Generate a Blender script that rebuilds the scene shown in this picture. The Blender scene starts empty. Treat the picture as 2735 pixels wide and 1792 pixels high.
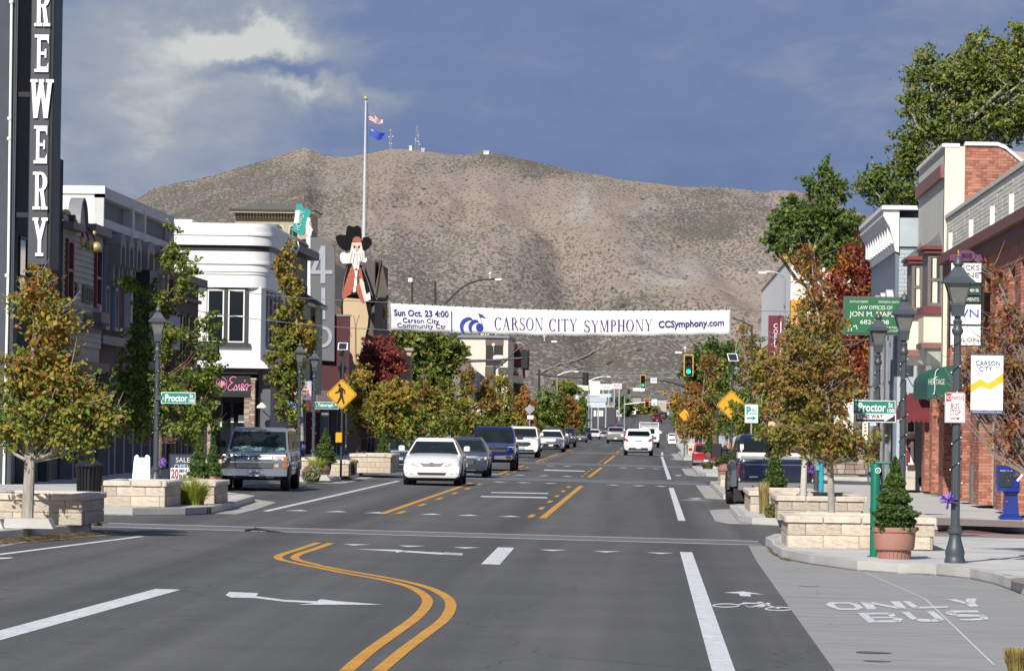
import bpy, bmesh, math, random
import numpy as np
from mathutils import Vector, Matrix, noise as mnoise
random.seed(7); RNG=np.random.default_rng(11)
SC=bpy.context.scene; COL=SC.collection
F=12072.0; CX,CY=1367.5,896.0; VX,VY=1736.0,1130.0; R=.014; H=2.1; CS=.013
_dx,_dy=VX-CX,VY-CY
_ux=_dx*math.cos(R)+_dy*math.sin(R); _uy=-_dx*math.sin(R)+_dy*math.cos(R)
YAW=math.atan(_ux/F); PITCH=math.atan(_uy/math.hypot(F,_ux))
cam=bpy.data.cameras.new('camera'); camo=bpy.data.objects.new('camera',cam); COL.objects.link(camo)
cam.sensor_width=36; cam.lens=36*F/2735.0; cam.clip_start=1; cam.clip_end=30000
camo.matrix_world=Matrix.Translation((0,0,H))@Matrix.Rotation(YAW,4,'Z')@Matrix.Rotation(math.pi/2+PITCH,4,'X')@Matrix.Rotation(R,4,'Z')
SC.camera=camo
SC.view_settings.view_transform='Standard'; SC.view_settings.look='None'
SC.view_settings.exposure=.22; SC.view_settings.gamma=1; SC.view_settings.use_curve_mapping=False
SUN_AZ=math.radians(17); SUN_EL=math.radians(37)   # sun behind the camera, a little to the left
sl=bpy.data.lights.new('sun','SUN'); sl.energy=5.0; sl.angle=math.radians(.53); sl.color=(1,.955,.88)
so=bpy.data.objects.new('sun',sl); COL.objects.link(so)
sdir=Vector((-math.sin(SUN_AZ)*math.cos(SUN_EL),-math.cos(SUN_AZ)*math.cos(SUN_EL),math.sin(SUN_EL)))
so.rotation_euler=sdir.to_track_quat('Z','Y').to_euler(); so.location=(-40,-40,60)
W=bpy.data.worlds.new('World'); SC.world=W; W.use_nodes=True
nt=W.node_tree; nt.nodes.clear(); N=nt.nodes.new; L=nt.links.new
def wmath(op,a,b=None,clamp=False):
    n=N('ShaderNodeMath'); n.operation=op; n.use_clamp=clamp
    for i,v in enumerate((a,b)):
        if v is None: continue
        if hasattr(v,'links') or hasattr(v,'is_linked'): L(v,n.inputs[i])
        else: n.inputs[i].default_value=v
    return n.outputs[0]
out=N('ShaderNodeOutputWorld'); bg=N('ShaderNodeBackground'); bg.inputs[1].default_value=1
sky=N('ShaderNodeTexSky'); sky.sky_type='NISHITA'; sky.sun_disc=False
sky.sun_elevation=SUN_EL; sky.sun_rotation=math.pi+SUN_AZ
skm=N('ShaderNodeVectorMath'); skm.operation='SCALE'; L(sky.outputs[0],skm.inputs[0]); skm.inputs[3].default_value=.07
tc=N('ShaderNodeTexCoord')
def nz(scale,detail,rough,loc=(0,0,0),sc=(1,1,1),dist=0):
    m=N('ShaderNodeMapping'); m.inputs[1].default_value=loc; m.inputs[3].default_value=sc; L(tc.outputs['Generated'],m.inputs[0])
    n=N('ShaderNodeTexNoise'); n.inputs['Scale'].default_value=scale; n.inputs['Detail'].default_value=detail
    n.inputs['Roughness'].default_value=rough; n.inputs['Distortion'].default_value=dist; L(m.outputs[0],n.inputs[0]); return n.outputs[0]
rn=N('ShaderNodeTexNoise'); rn.inputs['Scale'].default_value=38; rn.inputs['Detail'].default_value=7; rn.inputs['Roughness'].default_value=.62; L(tc.outputs['Generated'],rn.inputs[0])
rs=N('ShaderNodeVectorMath'); rs.operation='SUBTRACT'; L(rn.outputs['Color'],rs.inputs[0]); rs.inputs[1].default_value=(.5,.5,.5)
rk=N('ShaderNodeVectorMath'); rk.operation='SCALE'; L(rs.outputs[0],rk.inputs[0]); rk.inputs[3].default_value=.034
rag=N('ShaderNodeVectorMath'); rag.operation='ADD'; L(tc.outputs['Generated'],rag.inputs[0]); L(rk.outputs[0],rag.inputs[1])
n1=nz(11,7,.52,(1.7,0,3.3),(1,1,2.3),.3); n2=nz(52,8,.62,(.3,0,.9),(1,1,2.4),.2); n3=nz(3,4,.5,(5,2,1))
def blob(px,py,rx,ry):      # soft patch of lit cloud around one direction of the sky
    u=(px-VX)/F; v=(VY-py)/F; d=Vector((u,1,v)).normalized()
    s=N('ShaderNodeVectorMath'); s.operation='SUBTRACT'; L(rag.outputs[0],s.inputs[0]); s.inputs[1].default_value=d
    m=N('ShaderNodeVectorMath'); m.operation='MULTIPLY'; L(s.outputs[0],m.inputs[0]); m.inputs[1].default_value=(F/rx,.5*F/rx,F/ry)
    l=N('ShaderNodeVectorMath'); l.operation='LENGTH'; L(m.outputs[0],l.inputs[0])
    q=wmath('MULTIPLY',l.outputs['Value'],l.outputs['Value']); return wmath('POWER',2.71828,wmath('MULTIPLY',q,-1.0))
b=wmath('MULTIPLY',blob(360,230,400,270),.52)
b=wmath('ADD',b,wmath('MULTIPLY',blob(680,95,210,60),.58))
b=wmath('ADD',b,wmath('MULTIPLY',blob(830,245,170,38),.42))
b=wmath('ADD',b,wmath('MULTIPLY',blob(740,185,130,30),-.50))
b=wmath('ADD',b,wmath('MULTIPLY',blob(1500,150,500,60),.07))
nn=wmath('ADD',wmath('MULTIPLY',wmath('SUBTRACT',n1,.5),1.05),wmath('MULTIPLY',wmath('SUBTRACT',n2,.5),.62))
val=wmath('ADD',wmath('ADD',b,.24),nn)
cr=N('ShaderNodeValToRGB'); L(val,cr.inputs[0]); e=cr.color_ramp.elements
e[0].position=0; e[0].color=(.118,.168,.318,1); e[1].position=1; e[1].color=(.54,.56,.55,1)
for p,c in ((.28,(.150,.202,.355,1)),(.5,(.235,.275,.375,1)),(.72,(.30,.34,.40,1))):
    q=e.new(p); q.color=c
cov=N('ShaderNodeMapRange'); L(n3,cov.inputs[0]); cov.inputs[1].default_value=.30; cov.inputs[2].default_value=.42; cov.inputs[3].default_value=.55; cov.inputs[4].default_value=.97
mx=N('ShaderNodeMix'); mx.data_type='RGBA'; L(cov.outputs[0],mx.inputs[0]); L(skm.outputs[0],mx.inputs[6]); L(cr.outputs[0],mx.inputs[7])
L(mx.outputs[2],bg.inputs[0]); L(bg.outputs[0],out.inputs[0])
PRO=[(-1e9,0),(330,0),(420,.25),(500,.55),(700,1.7),(1100,3.9),(1500,5.2),(2500,9),(3500,20),(1e9,20)]
def prof(Y):
    for (a,u),(b_,v) in zip(PRO,PRO[1:]):
        if a<=Y<=b_: return u+(v-u)*(Y-a)/(b_-a)
def gz(X,Y): return -CS*max(-26,min(26,X))+prof(Y)
_cy,_sy=math.cos(YAW),math.sin(YAW); _cp,_sp=math.cos(PITCH),math.sin(PITCH)
_fw=Vector((-_sy*_cp,_cy*_cp,_sp)); _r0=Vector((_cy,_sy,0)); _u0=Vector((_sy*_sp,-_cy*_sp,_cp))
_rt=_r0*math.cos(R)+_u0*math.sin(R); _up=-_r0*math.sin(R)+_u0*math.cos(R)
def ray(px,py):
    d=_fw+_rt*((px-CX)/F)-_up*((py-CY)/F); return d/d.y
def at(px,py,Y):            # the point a measured bearing reaches at distance Y up the street
    d=ray(px,py); return Vector((d.x*Y,Y,H+d.z*Y))
def gnd(px,py,dz=0):        # where a measured bearing meets the ground
    d=ray(px,py); Y=20.0; prev=Y
    while Y<6000:
        if H+d.z*Y<=gz(d.x*Y,Y)+dz: break
        prev=Y; Y+=max(.5,Y*.01)
    a,b_=prev,Y
    for _ in range(30):
        m=(a+b_)/2
        if H+d.z*m<=gz(d.x*m,m)+dz: b_=m
        else: a=m
    return Vector((d.x*b_,b_,gz(d.x*b_,b_)+dz))
MATS={}
def M(name,rgb,rough=.7,metal=0,vary=.12,vs=3.0,bump=0,bs=40,emit=None,stretch=(1,1,1),coat=0,spec=.5,fine=0,fs=60,two=None,twos=1.0,twot=.55,alpha=None,trans=0):
    if name in MATS: return MATS[name]
    m=bpy.data.materials.new(name); m.use_nodes=True; t=m.node_tree; p=t.nodes['Principled BSDF']
    n=t.nodes.new; l=t.links.new
    p.inputs['Roughness'].default_value=rough; p.inputs['Metallic'].default_value=metal
    p.inputs['Specular IOR Level'].default_value=spec; p.inputs['Coat Weight'].default_value=coat
    if trans: p.inputs['Transmission Weight'].default_value=trans
    tcn=n('ShaderNodeTexCoord'); mp=n('ShaderNodeMapping'); mp.inputs[3].default_value=stretch; l(tcn.outputs['Object'],mp.inputs[0])
    cur=None
    base=n('ShaderNodeRGB'); base.outputs[0].default_value=(*rgb,1); cur=base.outputs[0]
    if two:
        q=n('ShaderNodeTexNoise'); q.inputs['Scale'].default_value=twos; q.inputs['Detail'].default_value=6; l(mp.outputs[0],q.inputs[0])
        r=n('ShaderNodeMapRange'); r.inputs[1].default_value=twot-.06; r.inputs[2].default_value=twot+.06; l(q.outputs[0],r.inputs[0])
        x=n('ShaderNodeMix'); x.data_type='RGBA'; l(r.outputs[0],x.inputs[0]); l(cur,x.inputs[6]); x.inputs[7].default_value=(*two,1); cur=x.outputs[2]
    for amt,s in ((vary,vs),(fine,fs)):
        if not amt: continue
        q=n('ShaderNodeTexNoise'); q.inputs['Scale'].default_value=s; q.inputs['Detail'].default_value=5; q.inputs['Roughness'].default_value=.6; l(mp.outputs[0],q.inputs[0])
        r=n('ShaderNodeMapRange'); r.inputs[1].default_value=.3; r.inputs[2].default_value=.7; r.inputs[3].default_value=1-amt; r.inputs[4].default_value=1+amt; l(q.outputs[0],r.inputs[0])
        x=n('ShaderNodeVectorMath'); x.operation='SCALE'; l(cur,x.inputs[0]); l(r.outputs[0],x.inputs[3]); cur=x.outputs[0]
    l(cur,p.inputs['Base Color'])
    if bump:
        q=n('ShaderNodeTexNoise'); q.inputs['Scale'].default_value=bs; q.inputs['Detail'].default_value=4; l(mp.outputs[0],q.inputs[0])
        bm_=n('ShaderNodeBump'); bm_.inputs['Strength'].default_value=bump; bm_.inputs['Distance'].default_value=.02; l(q.outputs[0],bm_.inputs['Height']); l(bm_.outputs[0],p.inputs['Normal'])
    if emit: p.inputs['Emission Color'].default_value=(*emit[0],1); p.inputs['Emission Strength'].default_value=emit[1]
    MATS[name]=m; return m
def leafmat():
    m=bpy.data.materials.new('leaves'); m.use_nodes=True; t=m.node_tree; p=t.nodes['Principled BSDF']; n=t.nodes.new; l=t.links.new
    a=n('ShaderNodeAttribute'); a.attribute_name='leaf'; l(a.outputs['Color'],p.inputs['Base Color']); p.inputs['Roughness'].default_value=.55
    p.inputs['Specular IOR Level'].default_value=.3
    tr=n('ShaderNodeBsdfTranslucent'); l(a.outputs['Color'],tr.inputs[0]); ms=n('ShaderNodeMixShader'); ms.inputs[0].default_value=.25
    l(p.outputs[0],ms.inputs[1]); l(tr.outputs[0],ms.inputs[2]); l(ms.outputs[0],t.nodes['Material Output'].inputs[0]); return m
LEAF=leafmat()
ORG={}
def thing(name,label,cat,loc=(0,0,0),group=None,rz=0):
    o=bpy.data.objects.new(name,None); COL.objects.link(o); o.location=loc; o.empty_display_size=.2; o.rotation_euler=(0,0,rz)
    o['label']=label; o['category']=cat
    if group: o['group']=group
    ORG[o.name]=Vector(loc); return o
def org(p):
    while p.parent: p=p.parent
    return ORG.get(p.name,Vector((0,0,0)))
def tag(o,label,cat,group=None,kind=None):
    o['label']=label; o['category']=cat
    if group: o['group']=group
    if kind: o['kind']=kind
    return o
class MB:
    def __init__(s): s.v=[]; s.f=[]
    def add(s,vs,fs):
        k=len(s.v); s.v+= [tuple(v) for v in vs]; s.f+=[tuple(i+k for i in f) for f in fs]; return s
    def box(s,x0,x1,y0,y1,z0,z1):
        return s.add([(x0,y0,z0),(x1,y0,z0),(x1,y1,z0),(x0,y1,z0),(x0,y0,z1),(x1,y0,z1),(x1,y1,z1),(x0,y1,z1)],
            [(0,3,2,1),(4,5,6,7),(0,1,5,4),(1,2,6,5),(2,3,7,6),(3,0,4,7)])
    def bbox(s,x0,x1,y0,y1,z0,z1,b=.01):   # box with chamfered vertical and top edges
        p=[(x0+b,y0),(x1-b,y0),(x1,y0+b),(x1,y1-b),(x1-b,y1),(x0+b,y1),(x0,y1-b),(x0,y0+b)]
        q=[(x0+2*b,y0+b),(x1-2*b,y0+b),(x1-b,y0+2*b),(x1-b,y1-2*b),(x1-2*b,y1-b),(x0+2*b,y1-b),(x0+b,y1-2*b),(x0+b,y0+2*b)]
        V=[(a,c,z0) for a,c in p]+[(a,c,z1-b) for a,c in p]+[(a,c,z1) for a,c in q]
        Fs=[tuple(range(7,-1,-1)),tuple(range(16,24))]
        for i in range(8):
            j=(i+1)%8; Fs+= [(i,j,j+8,i+8),(i+8,j+8,j+16,i+16)]
        return s.add(V,Fs)
    def prism(s,poly,z0,z1):   # poly in xy ccw ; z0,z1 number or function(x,y)
        a=z0 if callable(z0) else (lambda x,y:z0); b_=z1 if callable(z1) else (lambda x,y:z1); n=len(poly)
        V=[(x,y,a(x,y)) for x,y in poly]+[(x,y,b_(x,y)) for x,y in poly]
        return s.add(V,[tuple(range(n-1,-1,-1)),tuple(range(n,2*n))]+[(i,(i+1)%n,(i+1)%n+n,i+n) for i in range(n)])
    def xz(s,poly,y0,y1):      # poly in xz extruded along y
        n=len(poly); V=[(x,y0,z) for x,z in poly]+[(x,y1,z) for x,z in poly]
        return s.add(V,[tuple(range(n)),tuple(range(2*n-1,n-1,-1))]+[((i+1)%n,i,i+n,(i+1)%n+n) for i in range(n)])
    def yz(s,poly,x0,x1):      # poly in yz extruded along x
        n=len(poly); V=[(x0,y,z) for y,z in poly]+[(x1,y,z) for y,z in poly]
        return s.add(V,[tuple(range(n-1,-1,-1)),tuple(range(n,2*n))]+[(i,(i+1)%n,(i+1)%n+n,i+n) for i in range(n)])
    def tube(s,pts,rad,n=8,cap=True):
        pts=[Vector(p) for p in pts]; rad=rad if isinstance(rad,(list,tuple)) else [rad]*len(pts); V=[]
        prevx=None
        for i,p in enumerate(pts):
            d=(pts[min(i+1,len(pts)-1)]-pts[max(i-1,0)])
            if d.length<1e-9: d=Vector((0,0,1))
            d.normalize(); ref=prevx if prevx is not None else (Vector((1,0,0)) if abs(d.x)<.9 else Vector((0,1,0)))
            a=(ref-d*ref.dot(d)); a.normalize(); prevx=a; c=d.cross(a)
            for k in range(n):
                t=2*math.pi*k/n; V.append(p+(a*math.cos(t)+c*math.sin(t))*rad[i])
        Fs=[]
        for i in range(len(pts)-1):
            for k in range(n):
                j=(k+1)%n; Fs.append((i*n+k,i*n+j,(i+1)*n+j,(i+1)*n+k))
        if cap: Fs+=[tuple(range(n-1,-1,-1)),tuple(range((len(pts)-1)*n,len(pts)*n))]
        return s.add(V,Fs)
    def lathe(s,prof_,c=(0,0,0),n=16,rot=0):    # prof_: (r,z)
        V=[];Fs=[]
        for r,z in prof_:
            for k in range(n):
                t=2*math.pi*k/n+rot; V.append((c[0]+r*math.cos(t),c[1]+r*math.sin(t),c[2]+z))
        m=len(prof_)
        for i in range(m-1):
            for k in range(n):
                j=(k+1)%n; Fs.append((i*n+k,i*n+j,(i+1)*n+j,(i+1)*n+k))
        Fs+=[tuple(range(n-1,-1,-1)),tuple(range((m-1)*n,m*n))]
        return s.add(V,Fs)
    def ball(s,c,r,n=14,m=9,sz=1):
        pr=[(max(1e-3,r*math.sin(math.pi*i/m)),-r*sz*math.cos(math.pi*i/m)) for i in range(m+1)]
        return s.lathe(pr,c,n)
    def build(s,name,mat,parent=None,smooth=False,ang=35,label=None,kind=None):
        me=bpy.data.meshes.new(name); o_=org(parent) if parent else Vector((0,0,0))
        me.from_pydata([(x-o_.x,y-o_.y,z-o_.z) for x,y,z in s.v],[],s.f); me.materials.append(mat)
        if smooth:
            me.polygons.foreach_set('use_smooth',[True]*len(me.polygons))
            try: me.set_sharp_from_angle(angle=math.radians(ang))
            except Exception: pass
        o=bpy.data.objects.new(name,me); COL.objects.link(o)
        if parent: o.parent=parent
        if label: o['label']=label
        if kind: o['kind']=kind
        return o
    def recalc(s,o):
        b_=bmesh.new(); b_.from_mesh(o.data); bmesh.ops.recalc_face_normals(b_,faces=b_.faces); b_.to_mesh(o.data); b_.free(); return o
def struct(name,mb,mat,**k): return mb.build(name,mat,None,kind='structure',**k)
def single(name,mb,mat,label,cat,group=None,origin=None,**k):
    if origin is None: origin=Vector(mb.v[0])
    origin=Vector(origin); s=MB(); s.v=[(x-origin.x,y-origin.y,z-origin.z) for x,y,z in mb.v]; s.f=mb.f
    o=s.build(name,mat,None,**k); o.location=origin; return tag(o,label,cat,group)
def copy_tree(o,parent=None):
    c=o.copy(); COL.objects.link(c); c.parent=parent
    for ch in list(o.children): copy_tree(ch,c)
    return c
def place(o,loc,rz=0,label=None,first=False):
    c=o if first else copy_tree(o)
    c.location=loc; c.rotation_euler=(0,0,rz); ORG[c.name]=Vector(loc)
    if label: c['label']=label
    return c
def inst(name,mesh,parent,loc,scale=(1,1,1),rz=0):
    o=bpy.data.objects.new(name,mesh); COL.objects.link(o); o.parent=parent; o.location=Vector(loc)-org(parent); o.scale=scale; o.rotation_euler=(0,0,rz); return o
def umesh(name,mb,mat):
    me=bpy.data.meshes.new(name); me.from_pydata(mb.v,[],mb.f); me.materials.append(mat); return me
def text_geo(s,bold=0):
    cu=bpy.data.curves.new('t','FONT'); cu.body=s; cu.extrude=0; cu.offset=bold; cu.resolution_u=3; cu.fill_mode='FRONT' if hasattr(cu,'fill_mode') else cu.fill_mode
    ob=bpy.data.objects.new('t',cu); COL.objects.link(ob); bpy.context.view_layer.update()
    me=bpy.data.meshes.new_from_object(ob.evaluated_get(bpy.context.evaluated_depsgraph_get()))
    v=[(p.co.x,p.co.y) for p in me.vertices]; f=[tuple(p.vertices) for p in me.polygons]
    bpy.data.objects.remove(ob); bpy.data.curves.remove(cu); bpy.data.meshes.remove(me); return v,f
def put2d(mb,v,f,o,rx,up,w,h,thick=.012,keep=False):
    """flat shape v,f scaled to w x h, placed at lower-left o along rx/up, with a little thickness"""
    xs=[a for a,_ in v]; ys=[b_ for _,b_ in v]; x0,x1,y0,y1=min(xs),max(xs),min(ys),max(ys)
    sx=w/(x1-x0) if w else None; sy=h/(y1-y0) if h else sx
    if sx is None: sx=sy
    o=Vector(o); rx=Vector(rx); up=Vector(up); nrm=rx.cross(up)
    A=[o+rx*((a-x0)*sx)+up*((b_-y0)*sy)+nrm*thick for a,b_ in v]
    mb.add(A,f)
    if thick>.03:
        from collections import Counter
        ec=Counter(); dr={}
        for fc in f:
            for i in range(len(fc)):
                e_=(fc[i],fc[(i+1)%len(fc)]); k=tuple(sorted(e_)); ec[k]+=1; dr[k]=e_
        B=[p-nrm*thick for p in A]; n=len(A)
        mb.add(A+B,[(dr[k][1],dr[k][0],dr[k][0]+n,dr[k][1]+n) for k,c in ec.items() if c==1])
    return (x1-x0)*sx
def text(parent,s,o,w=None,h=None,mat=None,rx=(1,0,0),up=(0,0,1),thick=.006,bold=0,name='lettering',mb=None):
    v,f=text_geo(s,bold); q=mb or MB(); put2d(q,v,f,o,rx,up,w,h,thick)
    if mb is None: return q.build(name,mat,parent)
def textc(parent,s,x0,x1,z0,z1,y,mat,fill=1.0,bold=0,thick=.006,name='lettering',mb=None):
    """centred in a rectangle on a south-facing face at y, keeping the height, squeezing the width when needed"""
    v,f=text_geo(s,bold); xs=[a for a,_ in v]; ys=[b_ for _,b_ in v]; asp=(max(xs)-min(xs))/(max(ys)-min(ys))
    h=(z1-z0); w=min(h*asp*1.0,(x1-x0)*fill) if fill>0 else (x1-x0)
    q=mb or MB(); put2d(q,v,f,((x0+x1)/2-w/2,y,z0),(1,0,0),(0,0,1),w,h,thick)
    if mb is None: return q.build(name,mat,parent)
# hand drawn Roman capitals (height 1), thick stems and thin strokes with serifs
def serif(ch):
    P=[]; 
    def q(*p): P.append(list(p))
    def stem(x,w=.15,y0=0,y1=1,s=True):
        q((x,y0),(x+w,y0),(x+w,y1),(x,y1))
        if s:
            for y in (0,.965): q((x-.07,y),(x+w+.07,y),(x+w+.07,y+.035),(x-.07,y+.035))
    def ring(cx,cy,rx,ry,ix,iy,a0,a1,n=18):
        for i in range(n):
            t0=a0+(a1-a0)*i/n; t1=a0+(a1-a0)*(i+1)/n
            q((cx+ix*math.cos(t0),cy+iy*math.sin(t0)),(cx+rx*math.cos(t0),cy+ry*math.sin(t0)),(cx+rx*math.cos(t1),cy+ry*math.sin(t1)),(cx+ix*math.cos(t1),cy+iy*math.sin(t1)))
    def diag(x0,y0,x1,y1,w): q((x0,y0),(x0+w,y0),(x1+w,y1),(x1,y1))
    def ser(x,y,w=.28): q((x-w/2,y),(x+w/2,y),(x+w/2,y+.035),(x-w/2,y+.035))
    pi=math.pi; w=.8
    if ch=='I': stem(.1); w=.35
    elif ch=='H': stem(.1); stem(.6); q((.25,.49),(.6,.49),(.6,.53),(.25,.53)); w=.85
    elif ch=='T': stem(.33); q((.02,.95),(.79,.95),(.79,1),(.02,1)); q((.02,.78),(.05,.78),(.07,1),(.02,1)); q((.76,.78),(.79,.78),(.79,1),(.74,1)); w=.81
    elif ch=='N': stem(.12,.05); diag(.68,0,.1,1,.15); stem(.78,.05,s=False); ser(.8,.965); w=.93
    elif ch=='M': stem(.1,.05); diag(.42,0,.1,1,.13); diag(.44,0,.74,1,.05); stem(.76,.15); w=1.02
    elif ch=='A': diag(.62,0,.34,1,.15); diag(.08,0,.38,1,.05); q((.2,.31),(.62,.31),(.62,.345),(.2,.345)); ser(.1,0,.24); ser(.7,0,.3); w=.86
    elif ch=='Y': stem(.34,.15,0,.48,False); diag(.34,.46,.05,1,.15); diag(.42,.46,.72,1,.045); ser(.41,0,.3); ser(.12,.965,.3); ser(.74,.965,.22); w=.84
    elif ch=='O': ring(.42,.5,.42,.52,.27,.48,0,2*pi,28); w=.86
    elif ch=='C': ring(.42,.5,.42,.52,.27,.48,.24*pi,1.76*pi,24); q((.69,.72),(.73,.72),(.75,1.0),(.70,.95)); w=.8
    elif ch=='S':
        ring(.32,.75,.27,.27,.17,.235,.12*pi,1.35*pi,14); ring(.32,.25,.31,.27,.18,.235,-.85*pi,.35*pi,14); diag(.38,.40,.1,.60,.17); q((.53,.74),(.57,.74),(.58,1),(.54,.98)); q((.03,.02),(.07,.0),(.08,.28),(.04,.28)); w=.66
    elif ch in 'PR':
        stem(.1); ring(.3,.74,.32,.26,.18,.22,-.5*pi,.5*pi,12); q((.25,.48),(.32,.48),(.32,.52),(.25,.52)); q((.25,.96),(.32,.96),(.32,1),(.25,1)); w=.66
        if ch=='R': diag(.66,0,.36,.5,.15); ser(.76,0,.2); w=.82
    elif ch==' ': w=.42
    return P,w
def serif_text(s,cond=1.0):
    v=[];f=[];x=0
    for ch in s:
        P,w=serif(ch)
        for p in P:
            k=len(v); v+=[(x+a*cond,b_) for a,b_ in p]
            ar=sum(p[i][0]*p[(i+1)%4][1]-p[(i+1)%4][0]*p[i][1] for i in range(4)); idx=list(range(k,k+4)); f.append(tuple(idx if ar>0 else idx[::-1]))
        x+=(w+.10)*cond
    return v,f
# ================================================================== ground, road, kerbs, markings
def asphalt():
    m=M('asphalt',(.089,.088,.083),.88,vary=.10,vs=.35,bump=.35,bs=60,fine=.16,fs=22)
    return m
ASPH=asphalt(); 
def add_tracks(m):
    # worn, oil-darkened wheel paths along the lanes, faint patches and pale dust
    t=m.node_tree; n=t.nodes.new; l=t.links.new; p=t.nodes['Principled BSDF']; src=p.inputs['Base Color'].links[0].from_socket
    tcn=n('ShaderNodeTexCoord'); mp=n('ShaderNodeMapping'); mp.inputs[3].default_value=(1.15,.012,1); l(tcn.outputs['Object'],mp.inputs[0])
    q=n('ShaderNodeTexNoise'); q.inputs['Scale'].default_value=1.3; q.inputs['Detail'].default_value=5; l(mp.outputs[0],q.inputs[0])
    r=n('ShaderNodeMapRange'); r.inputs[1].default_value=.35; r.inputs[2].default_value=.65; r.inputs[3].default_value=.80; r.inputs[4].default_value=1.14; l(q.outputs[0],r.inputs[0])
    x=n('ShaderNodeVectorMath'); x.operation='SCALE'; l(src,x.inputs[0]); l(r.outputs[0],x.inputs[3])
    # cracks and an oil-darkened centre of each lane
    wn=n('ShaderNodeTexNoise'); wn.inputs['Scale'].default_value=.8; wn.inputs['Detail'].default_value=6; l(tcn.outputs['Object'],wn.inputs[0])
    ad=n('ShaderNodeVectorMath'); ad.operation='ADD'; l(tcn.outputs['Object'],ad.inputs[0]); l(wn.outputs['Color'],ad.inputs[1])
    m2=n('ShaderNodeMapping'); m2.inputs[3].default_value=(.30,.075,1); l(ad.outputs[0],m2.inputs[0])
    vo=n('ShaderNodeTexVoronoi'); vo.feature='DISTANCE_TO_EDGE'; vo.inputs['Scale'].default_value=1; l(m2.outputs[0],vo.inputs[0])
    r2=n('ShaderNodeMapRange'); l(vo.outputs['Distance'],r2.inputs[0]); r2.inputs[1].default_value=.0; r2.inputs[2].default_value=.007; r2.inputs[3].default_value=.62; r2.inputs[4].default_value=1
    x2=n('ShaderNodeVectorMath'); x2.operation='SCALE'; l(x.outputs[0],x2.inputs[0]); l(r2.outputs[0],x2.inputs[3]); x=x2
    wv=n('ShaderNodeTexWave'); wv.wave_type='BANDS'; wv.bands_direction='X'; wv.inputs['Scale'].default_value=.094; wv.inputs['Phase Offset'].default_value=2.2; wv.inputs['Distortion'].default_value=1.1; wv.inputs['Detail'].default_value=3; wv.inputs['Detail Scale'].default_value=.12; l(tcn.outputs['Object'],wv.inputs[0])
    r3=n('ShaderNodeMapRange'); l(wv.outputs['Fac'],r3.inputs[0]); r3.inputs[1].default_value=.55; r3.inputs[2].default_value=1; r3.inputs[3].default_value=1.02; r3.inputs[4].default_value=.80
    x3=n('ShaderNodeVectorMath'); x3.operation='SCALE'; l(x2.outputs[0],x3.inputs[0]); l(r3.outputs[0],x3.inputs[3]); l(x3.outputs[0],p.inputs['Base Color'])
add_tracks(ASPH)
CONC=M('kerb_concrete',(.42,.41,.375),.85,two=(.30,.285,.25),twos=1.6,twot=.60,vary=.2,vs=1.2,bump=.15,bs=30,fine=.1,fs=30)
WALK=M('sidewalk_concrete',(.49,.48,.45),.85,two=(.42,.41,.385),twos=.55,twot=.55,vary=.12,vs=.7,bump=.12,bs=30,fine=.06,fs=25)
PAD=M('bus_pad_concrete',(.285,.28,.262),.8,two=(.225,.225,.21),twos=.9,twot=.56,vary=.2,vs=.9,stretch=(.35,1.6,1),fine=.14,fs=9,bump=.15,bs=14)
PAVER=M('brown_pavers',(.235,.185,.165),.85,vary=.12,vs=2,fine=.2,fs=14,bump=.3,bs=20)
GUT=M('gutter_concrete',(.33,.32,.29),.85,vary=.18,vs=1.5,fine=.12,fs=12)
DIRT=M('dry_ground',(.23,.19,.14),.95,vary=.25,vs=.02,fine=.2,fs=.4,two=(.12,.12,.06),twos=.03,twot=.52)
WHT=M('white_road_paint',(.60,.61,.60),.6,vary=.12,vs=1.5,fine=.12,fs=20,two=(.24,.24,.24),twos=11,twot=.64)
YEL=M('yellow_road_paint',(.56,.27,.022),.6,vary=.14,vs=1.5,fine=.12,fs=20,two=(.22,.13,.05),twos=11,twot=.65)
DARKP=M('dark_crosswalk_band',(.13,.128,.125),.85,vary=.1,vs=2,fine=.12,fs=30)
def sheet(xs,ys,dz):
    mb=MB(); nx=len(xs)
    V=[(x,y,gz(x,y)+dz) for y in ys for x in xs]
    Fs=[(j*nx+i,j*nx+i+1,(j+1)*nx+i+1,(j+1)*nx+i) for j in range(len(ys)-1) for i in range(nx-1)]
    return mb.add(V,Fs)
YS=[-60,0,100,200,330,360,390,420,460,500,560,620,700,780,860,940,1020,1100,1200,1300,1400,1500,1800,2100,2500,3000,3500,5000,9000,14000]
struct('ground',sheet([-9000,-3000,-1200,-400,-120,-60,-26,0,26,60,120,400,1200,3000,9000],YS,-.02),DIRT)
struct('road',sheet([-12.6,-8,-4,0,3,5.2],[-40]+YS[1:22]+[1500],0),ASPH)
struct('side_street',sheet([-80,-26,-12.6],[-40,76,83,91,92],-.001).add(*(lambda s:(s.v,s.f))(sheet([5.2,26,80],[81,83,96.5,98],-.001))),ASPH)
struct('side_street',sheet([-80,-26,-12.6],[160,165,181],-.001).add(*(lambda s:(s.v,s.f))(sheet([5.2,26,80],[160,165,182],-.001))),ASPH)
def slab(name,poly,dz=.15,mat=None,kerb=True,label=None):
    # raised pavement with a separate kerb of its own colour along the road edge
    top=MB().prism(poly,lambda x,y:gz(x,y)-.1,lambda x,y:gz(x,y)+dz)
    return struct(name,top,mat or WALK)
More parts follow.
